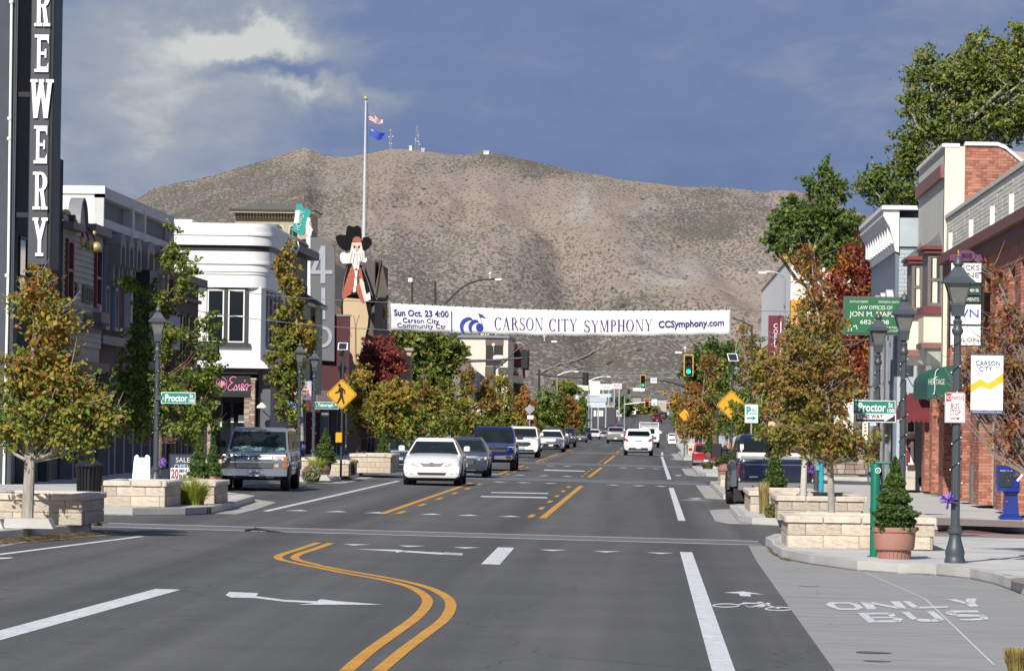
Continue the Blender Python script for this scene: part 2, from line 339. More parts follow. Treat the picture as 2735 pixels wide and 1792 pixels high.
def kerb(line,dz=.155,w=.17,name='kerb'):
    # stone-like kerb pieces, each with a joint; line runs with the road on its right
    mb=MB(); pts=[Vector(p) for p in line]
    segs=[]
    for a,b_ in zip(pts,pts[1:]):
        n=max(1,int((b_-a).length/3.2))
        for i in range(n): segs.append((a.lerp(b_,i/n),a.lerp(b_,(i+1)/n)))
    for a,b_ in segs:
        d=(b_-a); L_=d.length
        if L_<.02: continue
        d/=L_; nrm=Vector((-d.y,d.x)); a2=a+d*.012; b2=b_-d*.012
        prof_=[(0,-.1),(0,.02),(.018,dz-.02),(.045,dz),(w,dz),(w,-.1)]
        V=[]
        for p in (a2,b2):
            for o_,z in prof_:
                q=p+nrm*o_; V.append((q.x,q.y,gz(q.x,q.y)+z))
        n=len(prof_); mb.add(V,[(i,i+n,(i+1)%n+n,(i+1)%n) for i in range(n)]+[tuple(range(n)),tuple(range(2*n-1,n-1,-1))])
    o=struct(name,mb,CONC); mb.recalc(o); return o
def gutter(line,w=.55,side=-1):
    mb=MB(); V=[]; pts=[Vector(p) for p in line]
    for i,p in enumerate(pts):
        d=(pts[min(i+1,len(pts)-1)]-pts[max(i-1,0)]).normalized(); nrm=Vector((-d.y,d.x))*side
        for o_ in (0,w):
            q=p+nrm*o_; V.append((q.x,q.y,gz(q.x,q.y)+.006))
    mb.add(V,[(2*i,2*i+2,2*i+3,2*i+1) for i in range(len(pts)-1)]); o=struct('gutter',mb,GUT); return mb.recalc(o)
def G(px,py): p=gnd(px,py); return (p.x,p.y)
# left side of the street, seen northwards: kerb lines with the road on the right of the direction of travel
near_left=[(-10.5,40),(-10.2,69),(-9.75,73),(-9.4,75.6),(-9.5,76.9),(-10.1,77.6),(-26,77.6)]
slab('sidewalk',[(-26,40)]+near_left)
kerb(near_left); gutter([(-10.5,40),(-10.2,69),(-9.75,73),(-9.4,75.6)],.6)
L1=[(-26,88.8),(-11.2,88.8),(-10.2,89.1),(-9.3,90.5),(-8.95,92.5),(-9.0,98),(-9.25,106),(-9.9,108.6),(-12.1,111.5),(-12.1,131),(-11,135.4),(-10.3,136.6),(-9.85,138.6),(-9.8,147),(-9.9,156),(-10.6,159.2),(-12,160.2),(-26,160.4)]
slab('sidewalk',L1[::-1] if False else [p for p in L1]); kerb(L1); gutter(L1[4:17],.5)
L2=[(-26,181),(-12,181),(-10.4,182),(-9.8,184),(-9.8,196),(-12.1,199),(-12.1,212),(-9.8,215),(-9.8,238),(-26,238.5)]
slab('sidewalk',L2); kerb(L2)
L3=[(-26,250),(-10.4,250.5),(-9.8,253),(-9.8,318),(-26,319)]
slab('sidewalk',L3); kerb(L3)
slab('sidewalk',[(-26,330),(-10,330),(-10,500),(-26,500)])
def rev(l): return l[::-1]
# right side
pR=[G(2060,1466),G(2064,1478),G(2090,1492),G(2160,1506),G(2290,1524),G(2400,1531),G(2500,1536),G(2590,1545),G(2650,1558),G(2700,1575)]
R0=[(26,84),(3.2,84),(2.3,82.5),(2.05,79.5)]+pR+[(4.95,40)]
slab('sidewalk',[(26,40),(26,84),(3.2,84),(2.3,82.5),(2.05,79.5)]+pR+[(4.95,40)])
kerb(R0[1:]); 
R1=[(2.35,157.5),(2.1,156),(2.1,128),(4.6,126),(4.6,113.6),(2.2,112.6),(1.98,111),(1.95,98.5),(2.2,96.4),(3.0,95.6),(26,95.6)]
slab('sidewalk',[(26,157.5)]+R1); kerb([(26,157.5)]+R1); gutter(R1[1:9],.5)
R2=[(26,319),(2.4,319),(2.0,317),(2.0,262),(4.4,260),(4.4,216),(2.0,213),(2.0,186),(2.3,183),(26,182)]
slab('sidewalk',R2); kerb(R2); gutter(R2[1:9],.5)
slab('sidewalk',[(26,330),(26,520),(2.3,520),(2.3,330)]); kerb([(2.3,520),(2.3,330)])
# right hand gutter strip along the cycle lane and the concrete bus pad
pad=[(1.62,36),(4.95,36),(4.95,58),G(2700,1577),G(2650,1560),G(2590,1547),G(2500,1538),G(2400,1533),G(2290,1526),G(2160,1508),G(2090,1494),G(2062,1480),(2.05,79.2),(1.75,79.2),(1.68,70)]
struct('bus_pad',MB().prism(pad,lambda x,y:gz(x,y)-.05,lambda x,y:gz(x,y)+.008),PAD)
# joints tooled into the pad
jm=M('joint_sealant',(.50,.50,.48),.8,vary=.1)
mb=MB()
for a,b_ in ((G(2310,1530),G(2470,1600)),(G(2470,1600),G(2655,1778))):
    d=(Vector(b_)-Vector(a)).normalized(); n_=Vector((-d.y,d.x))*.012
    mb.add([(p[0]+s*n_.x,p[1]+s*n_.y,gz(*p)+.012) for p,s in ((a,-1),(a,1),(b_,1),(b_,-1))],[(0,1,2,3)])
mb.recalc(struct('pad_joint',mb,jm))
# small details of the road surface: oil stains
OIL=M('oil_stain',(.10,.105,.10),.55,vary=.3,vs=5)
def stain(px,py,rx,ry,mat=OIL,dz=.0125,nm='oil_stain'):
    c=gnd(px,py); mb=MB(); n=22; V=[]
    for i in range(n):
        t=2*math.pi*i/n; k=1+.35*mnoise.noise((c.x*3+math.cos(t)*1.5,c.y+math.sin(t)*1.5,px*.1)); x=c.x+rx*k*math.cos(t); y=c.y+ry*k*math.sin(t); V.append((x,y,gz(x,y)+dz))
    mb.add(V,[tuple(range(n))]); struct(nm,mb,mat)
stain(2330,1745,.16,.22); stain(2345,1768,.13,.12); stain(2160,1565,.14,.35,M('dark_concrete_stain',(.27,.27,.26),.8))
def flat(name,poly,mat,dz):
    mb=MB().add([(x,y,gz(x,y)+dz) for x,y in poly],[tuple(range(len(poly)))]); return mb.recalc(struct(name,mb,mat))
def GC(px,py): p=gnd(px,py,.15); return (p.x,p.y)
flat('paver_strip',[GC(2500,1383),GC(2735,1392),GC(2735,1409),GC(2500,1402)],PAVER,.156)
flat('paver_crossing',[(5.3,84.1),(26,84.1),(26,95.5),(5.3,95.5)],PAVER,.004)
flat('paver_strip',[GC(2690,1546),GC(2735,1543),GC(2735,1560),GC(2712,1556)],PAVER,.156)
flat('asphalt_patch',[GC(2502,1421),GC(2590,1416),GC(2700,1428),GC(2600,1423.5),GC(2502,1424.5)],M('red_tactile',(.16,.05,.045),.8),.158)
# sidewalk joints (scored lines) as recessed dark strips
JT=M('score_line',(.24,.24,.23),.9)
mb=MB()
for y in list(np.arange(92.5,157,1.55)):
    for (xa,xb) in ((3.3,8.4),) if 97<y<157 else ():
        mb.add([(xa,y,gz(xa,y)+.1535),(xb,y,gz(xb,y)+.1535),(xb,y+.018,gz(xb,y)+.1535),(xa,y+.018,gz(xa,y)+.1535)],[(0,1,2,3)])
for y in np.arange(66,84,1.6):
    xa=5.3; mb.add([(xa,y,gz(xa,y)+.1535),(12,y,gz(12,y)+.1535),(12,y+.018,gz(12,y)+.1535),(xa,y+.018,gz(xa,y)+.1535)],[(0,1,2,3)])
struct('score_lines',mb,JT)
def strip(pts,w,mat,name='road_line',dz=.004,px=True):
    P=[Vector(G(*p)) if px else Vector(p) for p in pts]; mb=MB(); V=[]
    for i,p in enumerate(P):
        d=(P[min(i+1,len(P)-1)]-P[max(i-1,0)]).normalized(); n_=Vector((-d.y,d.x))*w/2
        for s in (-1,1):
            q=p+n_*s; V.append((q.x,q.y,gz(q.x,q.y)+dz))
    mb.add(V,[(2*i,2*i+1,2*i+3,2*i+2) for i in range(len(P)-1)]); return mb.recalc(struct(name,mb,mat))
def lane(x0,y0,x1,y1,w,mat,name='road_line',n=1,dz=.004):
    P=[(x0+(x1-x0)*i/n,y0+(y1-y0)*i/n) for i in range(n+1)]; return strip(P,w,mat,name,dz,False)
lane(.66,36,.62,74.3,.20,WHT); lane(.72,98.3,.72,148,.16,WHT); lane(.76,171,.78,288,.15,WHT); lane(.85,300,.9,330,.15,WHT)
lane(-6.05,36,-5.62,52.9,.30,WHT); lane(-9.75,55,-8.38,74.6,.13,WHT); lane(-8.17,96.3,-8.15,147,.15,WHT); lane(-8.3,170,-8.3,205,.15,WHT)
strip([(1310,1507),(1352,1462)],.27,WHT)
# crosswalk edges: two thin white lines with a darker band between
def cross(y0,y1,x0,x1,w=.24,tilt=0):
    mb=MB()
    for y in (y0,y1): mb.add([(x0,y-w/2,gz(x0,y)+.005),(x1,y-w/2+tilt,gz(x1,y)+.005),(x1,y+w/2+tilt,gz(x1,y)+.005),(x0,y+w/2,gz(x0,y)+.005)],[(0,1,2,3)])
    struct('crosswalk_lines',mb,WHT)
    flat('crosswalk_band',[(x0,y0),(x1,y0+tilt),(x1,y1+tilt),(x0,y1)],DARKP,.003)
cross(79.9,82.6,-9.9,2.0); cross(157.0,166.6,-9.6,2.0,.25); cross(217,224,-9.5,2.0,.3); cross(297,305,-9.5,2.0,.35)
def teeth(y,xs,up,w=.45,l_=.75):
    mb=MB()
    for x in xs:
        s=1 if up else -1
        mb.add([(x-w/2,y+s*l_/2,gz(x,y)+.004),(x+w/2,y+s*l_/2,gz(x,y)+.004),(x,y-s*l_/2,gz(x,y)+.004)],[(0,1,2)])
    o=struct('yield_triangles',mb,WHT); mb.recalc(o)
teeth(73.2,[-4.75,-3.85,-2.95,-1.55,-.68,.20],True); teeth(98,[-7.6,-6.75,-5.9,-4.7,-3.9,-3.0],False,.5,1.2)
teeth(151,[-5.0,-4.2,-3.3,-1.2,-.35,.4],True,.5,1.6); teeth(171.5,[-7.6,-6.8,-5.9,-4.9,-4.0,-3.1],False,.5,1.8)
teeth(209,[-4.6,-3.8,-1.2,-.4,.3],True,.5,2.2)
# curving double yellow line
ca=[(925,1792),(985,1740),(1055,1690),(1110,1650),(1138,1618),(1140,1598),(1120,1580),(1085,1564),(1020,1548),(930,1532),(850,1516),(785,1503),(752,1495),(742,1488),(755,1480),(800,1466),(850,1449)]
cb=[(1012,1792),(1080,1735),(1140,1690),(1185,1655),(1203,1625),(1200,1603),(1175,1583),(1130,1565),(1060,1548),(960,1530),(880,1516),(825,1503),(797,1496),(787,1489),(800,1479),(835,1468),(885,1450)]
def smooth(P,k=5):
    out=[]
    for i in range(len(P)-1):
        p0,p1,p2,p3=[Vector(P[max(0,min(len(P)-1,j))]) for j in (i-1,i,i+1,i+2)]
        for s in range(k):
            t=s/k; out.append(.5*((2*p1)+(-p0+p2)*t+(2*p0-5*p1+4*p2-p3)*t*t+(-p0+3*p1-3*p2+p3)*t**3))
    out.append(Vector(P[-1])); return [(p.x,p.y) for p in out]
strip(smooth(ca),.125,YEL,'yellow_line'); strip(smooth(cb),.125,YEL,'yellow_line')
# two way turn lane lines beyond the junction: solid outside, dashes inside
def turn(y0,y1):
    lane(-5.72,y0,-5.78,y1,.15,YEL,'yellow_line'); lane(-2.28,y0,-2.2,y1,.15,YEL,'yellow_line')
    y=y0+.5; 
    while y<y1-3: 
        lane(-5.42,y,-5.42,y+3,.12,YEL,'yellow_line'); lane(-2.56,y,-2.56,y+3,.12,YEL,'yellow_line'); y+=9
turn(97,147); turn(171,208); turn(228,285); turn(310,330)
[lane(-2.2,y,-2.2,y+12,.12,YEL,'yellow_line',3) for y in (345,385,430,480,540,610,700)]
# arrows
def shape_px(name,polys,mat=WHT,dz=.0045,pxl=True):
    mb=MB()
    for p in polys:
        q=[G(*a) for a in p]; mb.add([(x,y,gz(x,y)+dz) for x,y in q],[tuple(range(len(q)))])
    return mb.recalc(struct(name,mb,mat))
shape_px('turn_arrow',[[(602,1590),(612,1581),(690,1584),(684,1592)],[(602,1590),(684,1592),(760,1602),(848,1606),(848,1611),(760,1607),(680,1597),(618,1596)],[(846,1606),(856,1600),(905,1606),(1022,1615),(795,1615),(848,1610)]])
shape_px('turn_arrow',[[(946,1466),(1060,1468),(1090,1471),(1058,1476),(1057,1473)],[(1075,1470),(1180,1476),(1236,1478),(1234,1482),(1180,1481),(1075,1474)],[(1180,1481),(1188,1475),(1237,1478),(1234,1483)]])
shape_px('turn_arrow',[[(1313,1314),(1465,1316.5),(1464,1319),(1310,1316)],[(1285,1324.5),(1460,1327.5),(1463,1330.5),(1283,1327)]])
shape_px('turn_arrow',[[(1454,1254),(1563,1257),(1560,1259),(1452,1256.5)]])
# bicycle marking
def ring2(cx,cy,rx,ry,w,n=20):
    return [[(cx+rx*math.cos(a),cy+ry*math.sin(a)),(cx+rx*math.cos(b_),cy+ry*math.sin(b_)),(cx+(rx-w)*math.cos(b_),cy+(ry-w*.42)*math.sin(b_)),(cx+(rx-w)*math.cos(a),cy+(ry-w*.42)*math.sin(a))] for a,b_ in ((2*math.pi*i/n,2*math.pi*(i+1)/n) for i in range(n))]
shape_px('bicycle_symbol',ring2(1939,1617,37,5.6,6)+ring2(2080,1626,38,5.6,6)+[[(1965,1617),(1985,1609),(2040,1610),(2046,1612),(1990,1613)],[(1978,1611),(2000,1622),(2036,1621),(2030,1619),(2000,1620)],[(2000,1621),(2050,1609),(2060,1612),(2036,1622)],[(2020,1608),(2034,1607),(2060,1618),(2085,1624),(2078,1626),(2050,1618)]])
shape_px('lane_arrow',[[(1932,1583),(1985,1579),(2042,1588),(2004,1586),(2006,1593),(1978,1592),(1972,1585)]])
shape_px('bicycle_symbol',[[(1836,1331),(1862,1330),(1880,1332),(1860,1333)],[(1812,1334.6),(1850,1335),(1905,1338),(1850,1336.5)]])
shape_px('bicycle_symbol',[[(1800,1268),(1822,1269),(1812,1271)]]); shape_px('bicycle_symbol',[[(1790,1225),(1806,1225.5),(1798,1227)]])
shape_px('bicycle_symbol',[[(0,1489),(26,1488.5),(38,1490),(20,1492.5),(0,1493)]],dz=.0046)
# ONLY BUS, as painted
def roadword(polys): shape_px('painted_word',polys,dz=.0135)
def O_(a): return a
def c2(pts): return [(1885+.35714*x,1350+.35714*y) for x,y in pts]
def c2p(L_): return [c2(p) for p in L_]
import itertools
def loop(outer,inner):
    n=len(outer); return [[outer[i],outer[(i+1)%n],inner[(i+1)%n],inner[i]] for i in range(n)]
roadword(c2p(loop([(897,745),(925,730),(1080,728),(1145,745),(1180,772),(1130,788),(1000,787),(930,765)],[(958,745),(970,740),(1065,740),(1100,750),(1122,768),(1105,776),(1005,775),(985,766)])+
 [[(1155,726),(1235,726),(1280,783),(1210,783)],[(1155,726),(1235,726),(1505,778),(1430,778)],[(1380,722),(1450,722),(1505,778),(1435,778)]]+
 [[(1470,720),(1525,720),(1605,775),(1550,775)],[(1548,765),(1815,758),(1812,770),(1560,778)]]+
 [[(1800,708),(1870,706),(1975,735),(1930,740)],[(1950,702),(2027,700),(2012,735),(1940,740)],[(1935,735),(2010,733),(2042,760),(1975,763)]]))
roadword(c2p([[(1135,810),(1195,808),(1285,880),(1215,882)],[(1190,808),(1375,806),(1395,820),(1205,822)],[(1225,838),(1425,838),(1440,850),(1240,850)],[(1262,866),(1450,862),(1440,880),(1275,882)],[(1370,806),(1410,815),(1420,832),(1385,838),(1350,822)],[(1410,838),(1480,855),(1450,880),(1400,866)]]+
 [[(1460,803),(1520,802),(1590,858),(1545,862)],[(1545,855),(1600,852),(1690,860),(1690,876),(1600,874)],[(1650,797),(1705,796),(1785,858),(1735,866)],[(1680,860),(1740,850),(1783,862),(1730,874),(1680,877)]]+
 [[(1790,800),(1840,790),(2030,790),(2045,806),(1880,808),(1845,815)],[(1790,800),(1850,804),(1890,824),(1840,830),(1800,815)],[(1840,822),(1900,818),(2080,822),(2100,838),(1890,838)],[(2050,822),(2090,826),(2120,855),(2080,865),(2050,845)],[(1905,856),(2080,848),(2095,862),(1960,868),(1900,864)]]))
# fallen leaves in the left gutter and here and there on the road
def scatter(name,pts,n,spread,size,cols,label=None,seed=1):
    r=np.random.default_rng(seed); V=[];Fs=[];C=[]
    for i in range(n):
        a,b_=random.choice(pts); t=r.random(); x=a[0]+(b_[0]-a[0])*t+r.normal()*spread; y=a[1]+(b_[1]-a[1])*t+r.normal()*spread*3
        z=gz(x,y)+.012+abs(r.normal())*.02; s=size*(.6+.8*r.random()); th=r.random()*6.28; k=len(V); tl=.35*r.normal()
        for q in range(4):
            a_=th+q*math.pi/2; rr=s*(1 if q%2==0 else .6); V.append((x+rr*math.cos(a_),y+rr*math.sin(a_),z+rr*tl*math.cos(a_)))
        Fs.append((k,k+1,k+2,k+3)); C.append(cols[r.integers(len(cols))])
    me=bpy.data.meshes.new(name); me.from_pydata(V,[],Fs); me.materials.append(LEAF)
    at_=me.color_attributes.new('leaf','FLOAT_COLOR','CORNER'); at_.data.foreach_set('color',np.repeat(np.array([(*c,1) for c in C],dtype=np.float32),4,axis=0).ravel())
    o=bpy.data.objects.new(name,me); COL.objects.link(o); o['kind']='stuff'; o['label']=label or 'dry autumn leaves lying in the gutter'; return o
DRY=[(.30,.17,.06),(.36,.24,.10),(.22,.11,.04),(.16,.16,.05),(.42,.30,.13)]
scatter('fallen_leaves',[((-10.15,66),(-9.5,73)),((-9.7,70),(-9.1,75.5))],2600,.14,.045,DRY,'dry leaves heaped in the gutter beside the left corner planter',3)
scatter('fallen_leaves',[(G(2058,1470),G(2075,1488)),(G(2085,1492),G(2110,1500))],120,.03,.05,DRY,'few brown leaves in the gutter of the right kerb corner',4)
scatter('fallen_leaves',[((-12,118),(-10,133))],900,.3,.06,DRY,'brown leaves on the parking bay by the left kerb',5)
scatter('fallen_leaves',[((-9,45),(0,76)),((-8,60),(1,78)),((.8,40),(1.6,70))],60,.6,.045,DRY,'stray yellow leaves dotted over the asphalt',6)

q0=at(548,1360,gnd(548,1352,.15).y-.35); q1=at(557,1360,q0.y)
single('storm_drain',MB().box(q0.x,q1.x+.02,q0.y,q0.y+.3,gz(q0.x,q0.y)-.02,gz(q0.x,q0.y)+.13),M('drain_black',(.006,.006,.006),.8),'small black storm drain mouth in the left kerb below the daylilies','storm drain')
p=G(700,1421); mb=MB(); z=gz(*p)+.03; mb.tube([(p[0]-.30,p[1],z),(p[0]-.1,p[1]+.2,z+.02),(p[0]+.12,p[1]-.1,z),(p[0]+.5,p[1]-1.2,z)],[.02,.022,.015,.006],6); mb.tube([(p[0]-.1,p[1]+.2,z+.02),(p[0]-.2,p[1]+.9,z+.04)],[.015,.006],5)
single('fallen_twig',mb,M('twig_dark',(.03,.025,.02),.9),'dark fallen twig lying on the nearest crosswalk','twig')
# ================================================================== mountain
SIL=[(-900,1010),(-300,820),(0,700),(200,612),(333,545),(400,502),(480,485),(563,468),(625,448),(683,432),(747,412),(775,402),(799,396),(815,398),(830,406),(859,416),(890,419),(915,420),(950,414),(979,409),(1010,402),(1042,397),(1098,401),(1140,406),(1178,410),(1215,413),(1234,415),(1262,409),(1298,409),(1325,411),(1346,417),(1400,428),(1457,441),(1521,457),(1590,468),(1657,481),(1740,490),(1817,500),(1880,499),(1936,502),(1990,508),(2040,514),(2064,509),(2095,508),(2128,513),(2170,530),(2260,560),(2400,600),(2735,700),(3100,820),(3700,1010)]
def sil(px):
    for (a,u),(b_,v) in zip(SIL,SIL[1:]):
        if a<=px<=b_: return u+(v-u)*(px-a)/(b_-a)
    return 1010
YF,YR=2700.0,6200.0
def mnt(px,t):
    """height of the mountain for the bearing px, t from 0 (foot) to 1 (crest)"""
    Y=YF+(YR-YF)*t; zr=at(px,sil(px),YR).z; z0=12
    X=(px-VX)/F*Y
    base=z0+(zr-z0)*(t**1.22)
    w=math.sin(math.pi*min(1,t))**.8 if t<1 else 0
    # spurs and gullies running down slope
    w1=1-abs(mnoise.noise((X*.0052+1.3,Y*.00075,.7)))*2.0
    w2=1-abs(mnoise.noise((X*.0135+mnoise.noise((X*.003,Y*.003,2))*1.1,Y*.0019,5.1)))*2.0
    w3=1-abs(mnoise.noise((X*.034,Y*.0065,8.4)))*2.0
    f=mnoise.noise((X*.05,Y*.03,1.1))
    rel=(w1-.4)*30+(w2-.45)*13+(w3-.5)*3.0+f*.8
    rr=mnoise.noise((X*.12,Y*.05,3))*.5*min(1,t*1.5)
    vc=np.interp(t,[0,.3,.5,.75,1],[1640,1560,1490,1428,1412]); g=-46*math.exp(-((px-vc)/60)**2)+24*math.exp(-((px-vc-150)/95)**2)+14*math.exp(-((px-vc+170)/120)**2)
    v2=np.interp(t,[0,.4,.7,1],[2120,2010,1900,1830]); g+=-22*math.exp(-((px-v2)/70)**2); v3=np.interp(t,[0,.5,1],[1220,1130,1010]); g+=-16*math.exp(-((px-v3)/60)**2); v4=np.interp(t,[0,.5,1],[760,690,640]); g+=-10*math.exp(-((px-v4)/60)**2)
    return X,Y,base+rel*w*.75+g*.32*w*min(1,2.2*(1-t)+.25)+rr
def mountain():
    pxs=list(np.arange(-900,3700,6.5)); ts=list(np.linspace(0,1,230))
    V=[];C=[]
    for t in ts:
        for px in pxs: V.append(mnt(px,t))
    nx=len(pxs); back=[(V[(len(ts)-1)*nx+i][0]*1.35,8600,-20) for i in range(nx)]; V+=back
    nr=len(ts)+1
    Fs=[(j*nx+i,j*nx+i+1,(j+1)*nx+i+1,(j+1)*nx+i) for j in range(nr-1) for i in range(nx-1)]
    def z_at(x,y,lst): return max([0]+[math.exp(-(((x-a)/c)**2+((y-b_)/d)**2)**1.5) for a,b_,c,d in lst])
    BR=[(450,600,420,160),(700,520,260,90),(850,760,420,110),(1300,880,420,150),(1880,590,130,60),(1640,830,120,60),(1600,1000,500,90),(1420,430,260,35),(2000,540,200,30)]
    PA=[(1560,555,62,38),(1850,566,18,26),(1712,558,40,26),(1742,640,16,36),(1800,755,70,55),(1135,520,30,20),(800,402,40,14),(1525,478,50,30),(2060,520,70,18),(1600,640,50,30)]
    ZC=[]
    for (x,y,z_) in V:
        if y>8000: ZC.append((1,0,0,1)); continue
        d=Vector((x,y,z_-H)); c_=d.dot(_fw); px=CX+F*d.dot(_rt)/c_; py=CY-F*d.dot(_up)/c_
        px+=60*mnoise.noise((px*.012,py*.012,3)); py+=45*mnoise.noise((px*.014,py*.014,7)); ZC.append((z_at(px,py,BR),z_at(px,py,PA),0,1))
    m=bpy.data.materials.new('mountain_slope'); m.use_nodes=True; t=m.node_tree; p=t.nodes['Principled BSDF']; n=t.nodes.new; l=t.links.new
    p.inputs['Roughness'].default_value=.95; p.inputs['Specular IOR Level'].default_value=.1
    tc_=n('ShaderNodeTexCoord')
    def noise(s,d,sc=(1,1,1),r=.6):
        mp=n('ShaderNodeMapping'); mp.inputs[3].default_value=sc; l(tc_.outputs['Object'],mp.inputs[0])
        q=n('ShaderNodeTexNoise'); q.inputs['Scale'].default_value=s; q.inputs['Detail'].default_value=d; q.inputs['Roughness'].default_value=r; l(mp.outputs[0],q.inputs[0]); return q.outputs[0]
    def rng(x,a,b_,c=0,d=1):
        q=n('ShaderNodeMapRange'); l(x,q.inputs[0]); q.inputs[1].default_value=a; q.inputs[2].default_value=b_; q.inputs[3].default_value=c; q.inputs[4].default_value=d; return q.outputs[0]
    def mix(f,a,b_):
        q=n('ShaderNodeMix'); q.data_type='RGBA'; l(f,q.inputs[0])
        for v,i in ((a,6),(b_,7)):
            if isinstance(v,tuple): q.inputs[i].default_value=(*v,1)
            else: l(v,q.inputs[i])
        return q.outputs[2]
    # large soil zones: mauve-grey scree, tan grass, paler eroded patches
    big=noise(.0035,5,(1,.35,1.4)); mid=noise(.012,6,(1,.25,1.6)); pal=noise(.009,7,(1,.3,1.5),.65)
    za=n('ShaderNodeAttribute'); za.attribute_name='zone'; zs=n('ShaderNodeSeparateColor'); l(za.outputs['Color'],zs.inputs[0])
    def mul(a,b_,op='MULTIPLY'):
        q=n('ShaderNodeMath'); q.operation=op
        for v,i in ((a,0),(b_,1)):
            if isinstance(v,(int,float)): q.inputs[i].default_value=v
            else: l(v,q.inputs[i])
        return q.outputs[0]
    c=mix(rng(big,.42,.60),(.305,.250,.210),(.322,.256,.200))
    c=mix(rng(mid,.54,.66,0,.7),c,(.30,.24,.172))
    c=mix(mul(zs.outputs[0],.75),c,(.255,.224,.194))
    c=mix(mul(mul(zs.outputs[1],rng(pal,.38,.60)),.6),c,(.40,.375,.34))
    # low brush: fine dark specks everywhere, bigger scattered junipers, pale stones
    sp=noise(.30,3,(1,.16,1)); den=noise(.006,4,(1,.3,1.5))
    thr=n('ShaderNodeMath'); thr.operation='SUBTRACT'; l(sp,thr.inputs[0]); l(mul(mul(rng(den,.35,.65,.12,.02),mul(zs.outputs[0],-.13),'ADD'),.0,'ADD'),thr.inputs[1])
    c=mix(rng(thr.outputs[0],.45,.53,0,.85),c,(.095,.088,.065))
    st=noise(.42,2,(1,.2,1)); c=mix(rng(st,.60,.70,0,.55),c,(.44,.41,.37))
    vo=n('ShaderNodeTexVoronoi'); vo.inputs['Scale'].default_value=.045; mp=n('ShaderNodeMapping'); mp.inputs[3].default_value=(1,.12,.6); l(tc_.outputs['Object'],mp.inputs[0]); l(mp.outputs[0],vo.inputs[0])
    vd=noise(.010,4,(1,.3,1.2)); vv=n('ShaderNodeMath'); vv.operation='MULTIPLY'; l(rng(vo.outputs['Distance'],.10,.17,1,0),vv.inputs[0]); l(rng(vd,.48,.56),vv.inputs[1])
    c=mix(vv.outputs[0],c,(.055,.060,.038))
    # soil, brush and stone tones together give the slope colour
    l(c,p.inputs['Base Color'])
    bm_=n('ShaderNodeBump'); bm_.inputs['Strength'].default_value=.3; bm_.inputs['Distance'].default_value=1.2; l(sp,bm_.inputs['Height']); l(bm_.outputs[0],p.inputs['Normal'])
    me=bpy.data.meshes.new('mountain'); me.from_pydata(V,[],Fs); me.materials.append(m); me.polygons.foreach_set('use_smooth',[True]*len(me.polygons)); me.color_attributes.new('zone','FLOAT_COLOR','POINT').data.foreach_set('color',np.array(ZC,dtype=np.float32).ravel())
    o=bpy.data.objects.new('mountain',me); COL.objects.link(o); o['kind']='structure'
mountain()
def slope_at(px,py):
    d=ray(px,py); lo,hi=0.0,1.0
    for i in range(240):
        t=i/240; Y=YF+(YR-YF)*t
        if mnt(px,t)[2]>H+d.z*Y: return mnt(px,t),t
    return mnt(px,1),1
TR=M('dirt_trail',(.34,.27,.20),.95,vary=.1,vs=.05)
def trail(pts,w):
    P=[]
    for i in range(len(pts)-1):
        for s in range(6):
            a=s/6; px=pts[i][0]*(1-a)+pts[i+1][0]*a; py=pts[i][1]*(1-a)+pts[i+1][1]*a; (X,Y,Z),t=slope_at(px,py); P.append((px,t))
    V=[]
    for px,t in P:
        for s in (-1,1):
            X,Y,Z=mnt(px+s*w,t); V.append((X,Y,Z+1.0))
    mb=MB(); mb.add(V,[(2*i,2*i+1,2*i+3,2*i+2) for i in range(len(P)-1)]); mb.recalc(struct('mountain_trail',mb,TR))
trail([(1075,665),(1095,690),(1115,710),(1130,735),(1150,760)],1.4)
trail([(1545,735),(1548,790),(1575,815),(1600,850),(1640,880)],1.2)
trail([(1690,898),(1640,915),(1600,935),(1540,965),(1470,985),(1420,1010)],1.7)
trail([(1430,985),(1500,1000),(1560,985)],1.2)
MSTL=M('galvanised_steel',(.42,.44,.46),.45,metal=.6,vary=.08)
WPAINT=M('white_paint',(.78,.78,.76),.5,vary=.04)
def mast(px,py0,py1,w,label,dishes):
    Y=YR-20; b_=at(px,py1+4,Y); t_=at(px,py0,Y); h=t_.z-b_.z; o=thing('radio_mast',label,'radio mast',b_,group='radio masts on the mountain top')
    mb=MB()
    for sx,sy in ((-1,-1),(1,-1),(0,1)): mb.tube([(b_.x+sx*w,Y+sy*w,b_.z-4),(b_.x+sx*w*.3,Y+sy*w*.3,t_.z)],.22,5)
    k=int(h/4)
    for i in range(k):
        z=b_.z+h*i/k; z2=b_.z+h*(i+1)/k; q=1-.7*i/k; s=1 if i%2 else -1
        mb.tube([(b_.x-s*w*q,Y-w*q,z),(b_.x+s*w*q,Y-w*q,z2)],.14,4)
    mb.build('lattice',MSTL,o)
    for dx_,dy_ in dishes:
        c=at(px+dx_,dy_,Y-2); MB().lathe([(.9,0),(.85,.35),(.2,.6)],(0,0,0),10)
        q=MB(); q.ball((c.x,c.y,c.z),.75,8,6); q.build('dish',WPAINT,o)
mast(1043,346,397,1.5,'slim lattice mast with three tiers of dishes on the summit, left of the taller one','0' and [(0,349),(6,365),(-4,366),(-3,383),(3,384)])
mast(1114,335,401,3.0,'tallest lattice radio mast on the mountain summit',[(-3,378),(4,379),(7,386),(-4,372),(3,362)])
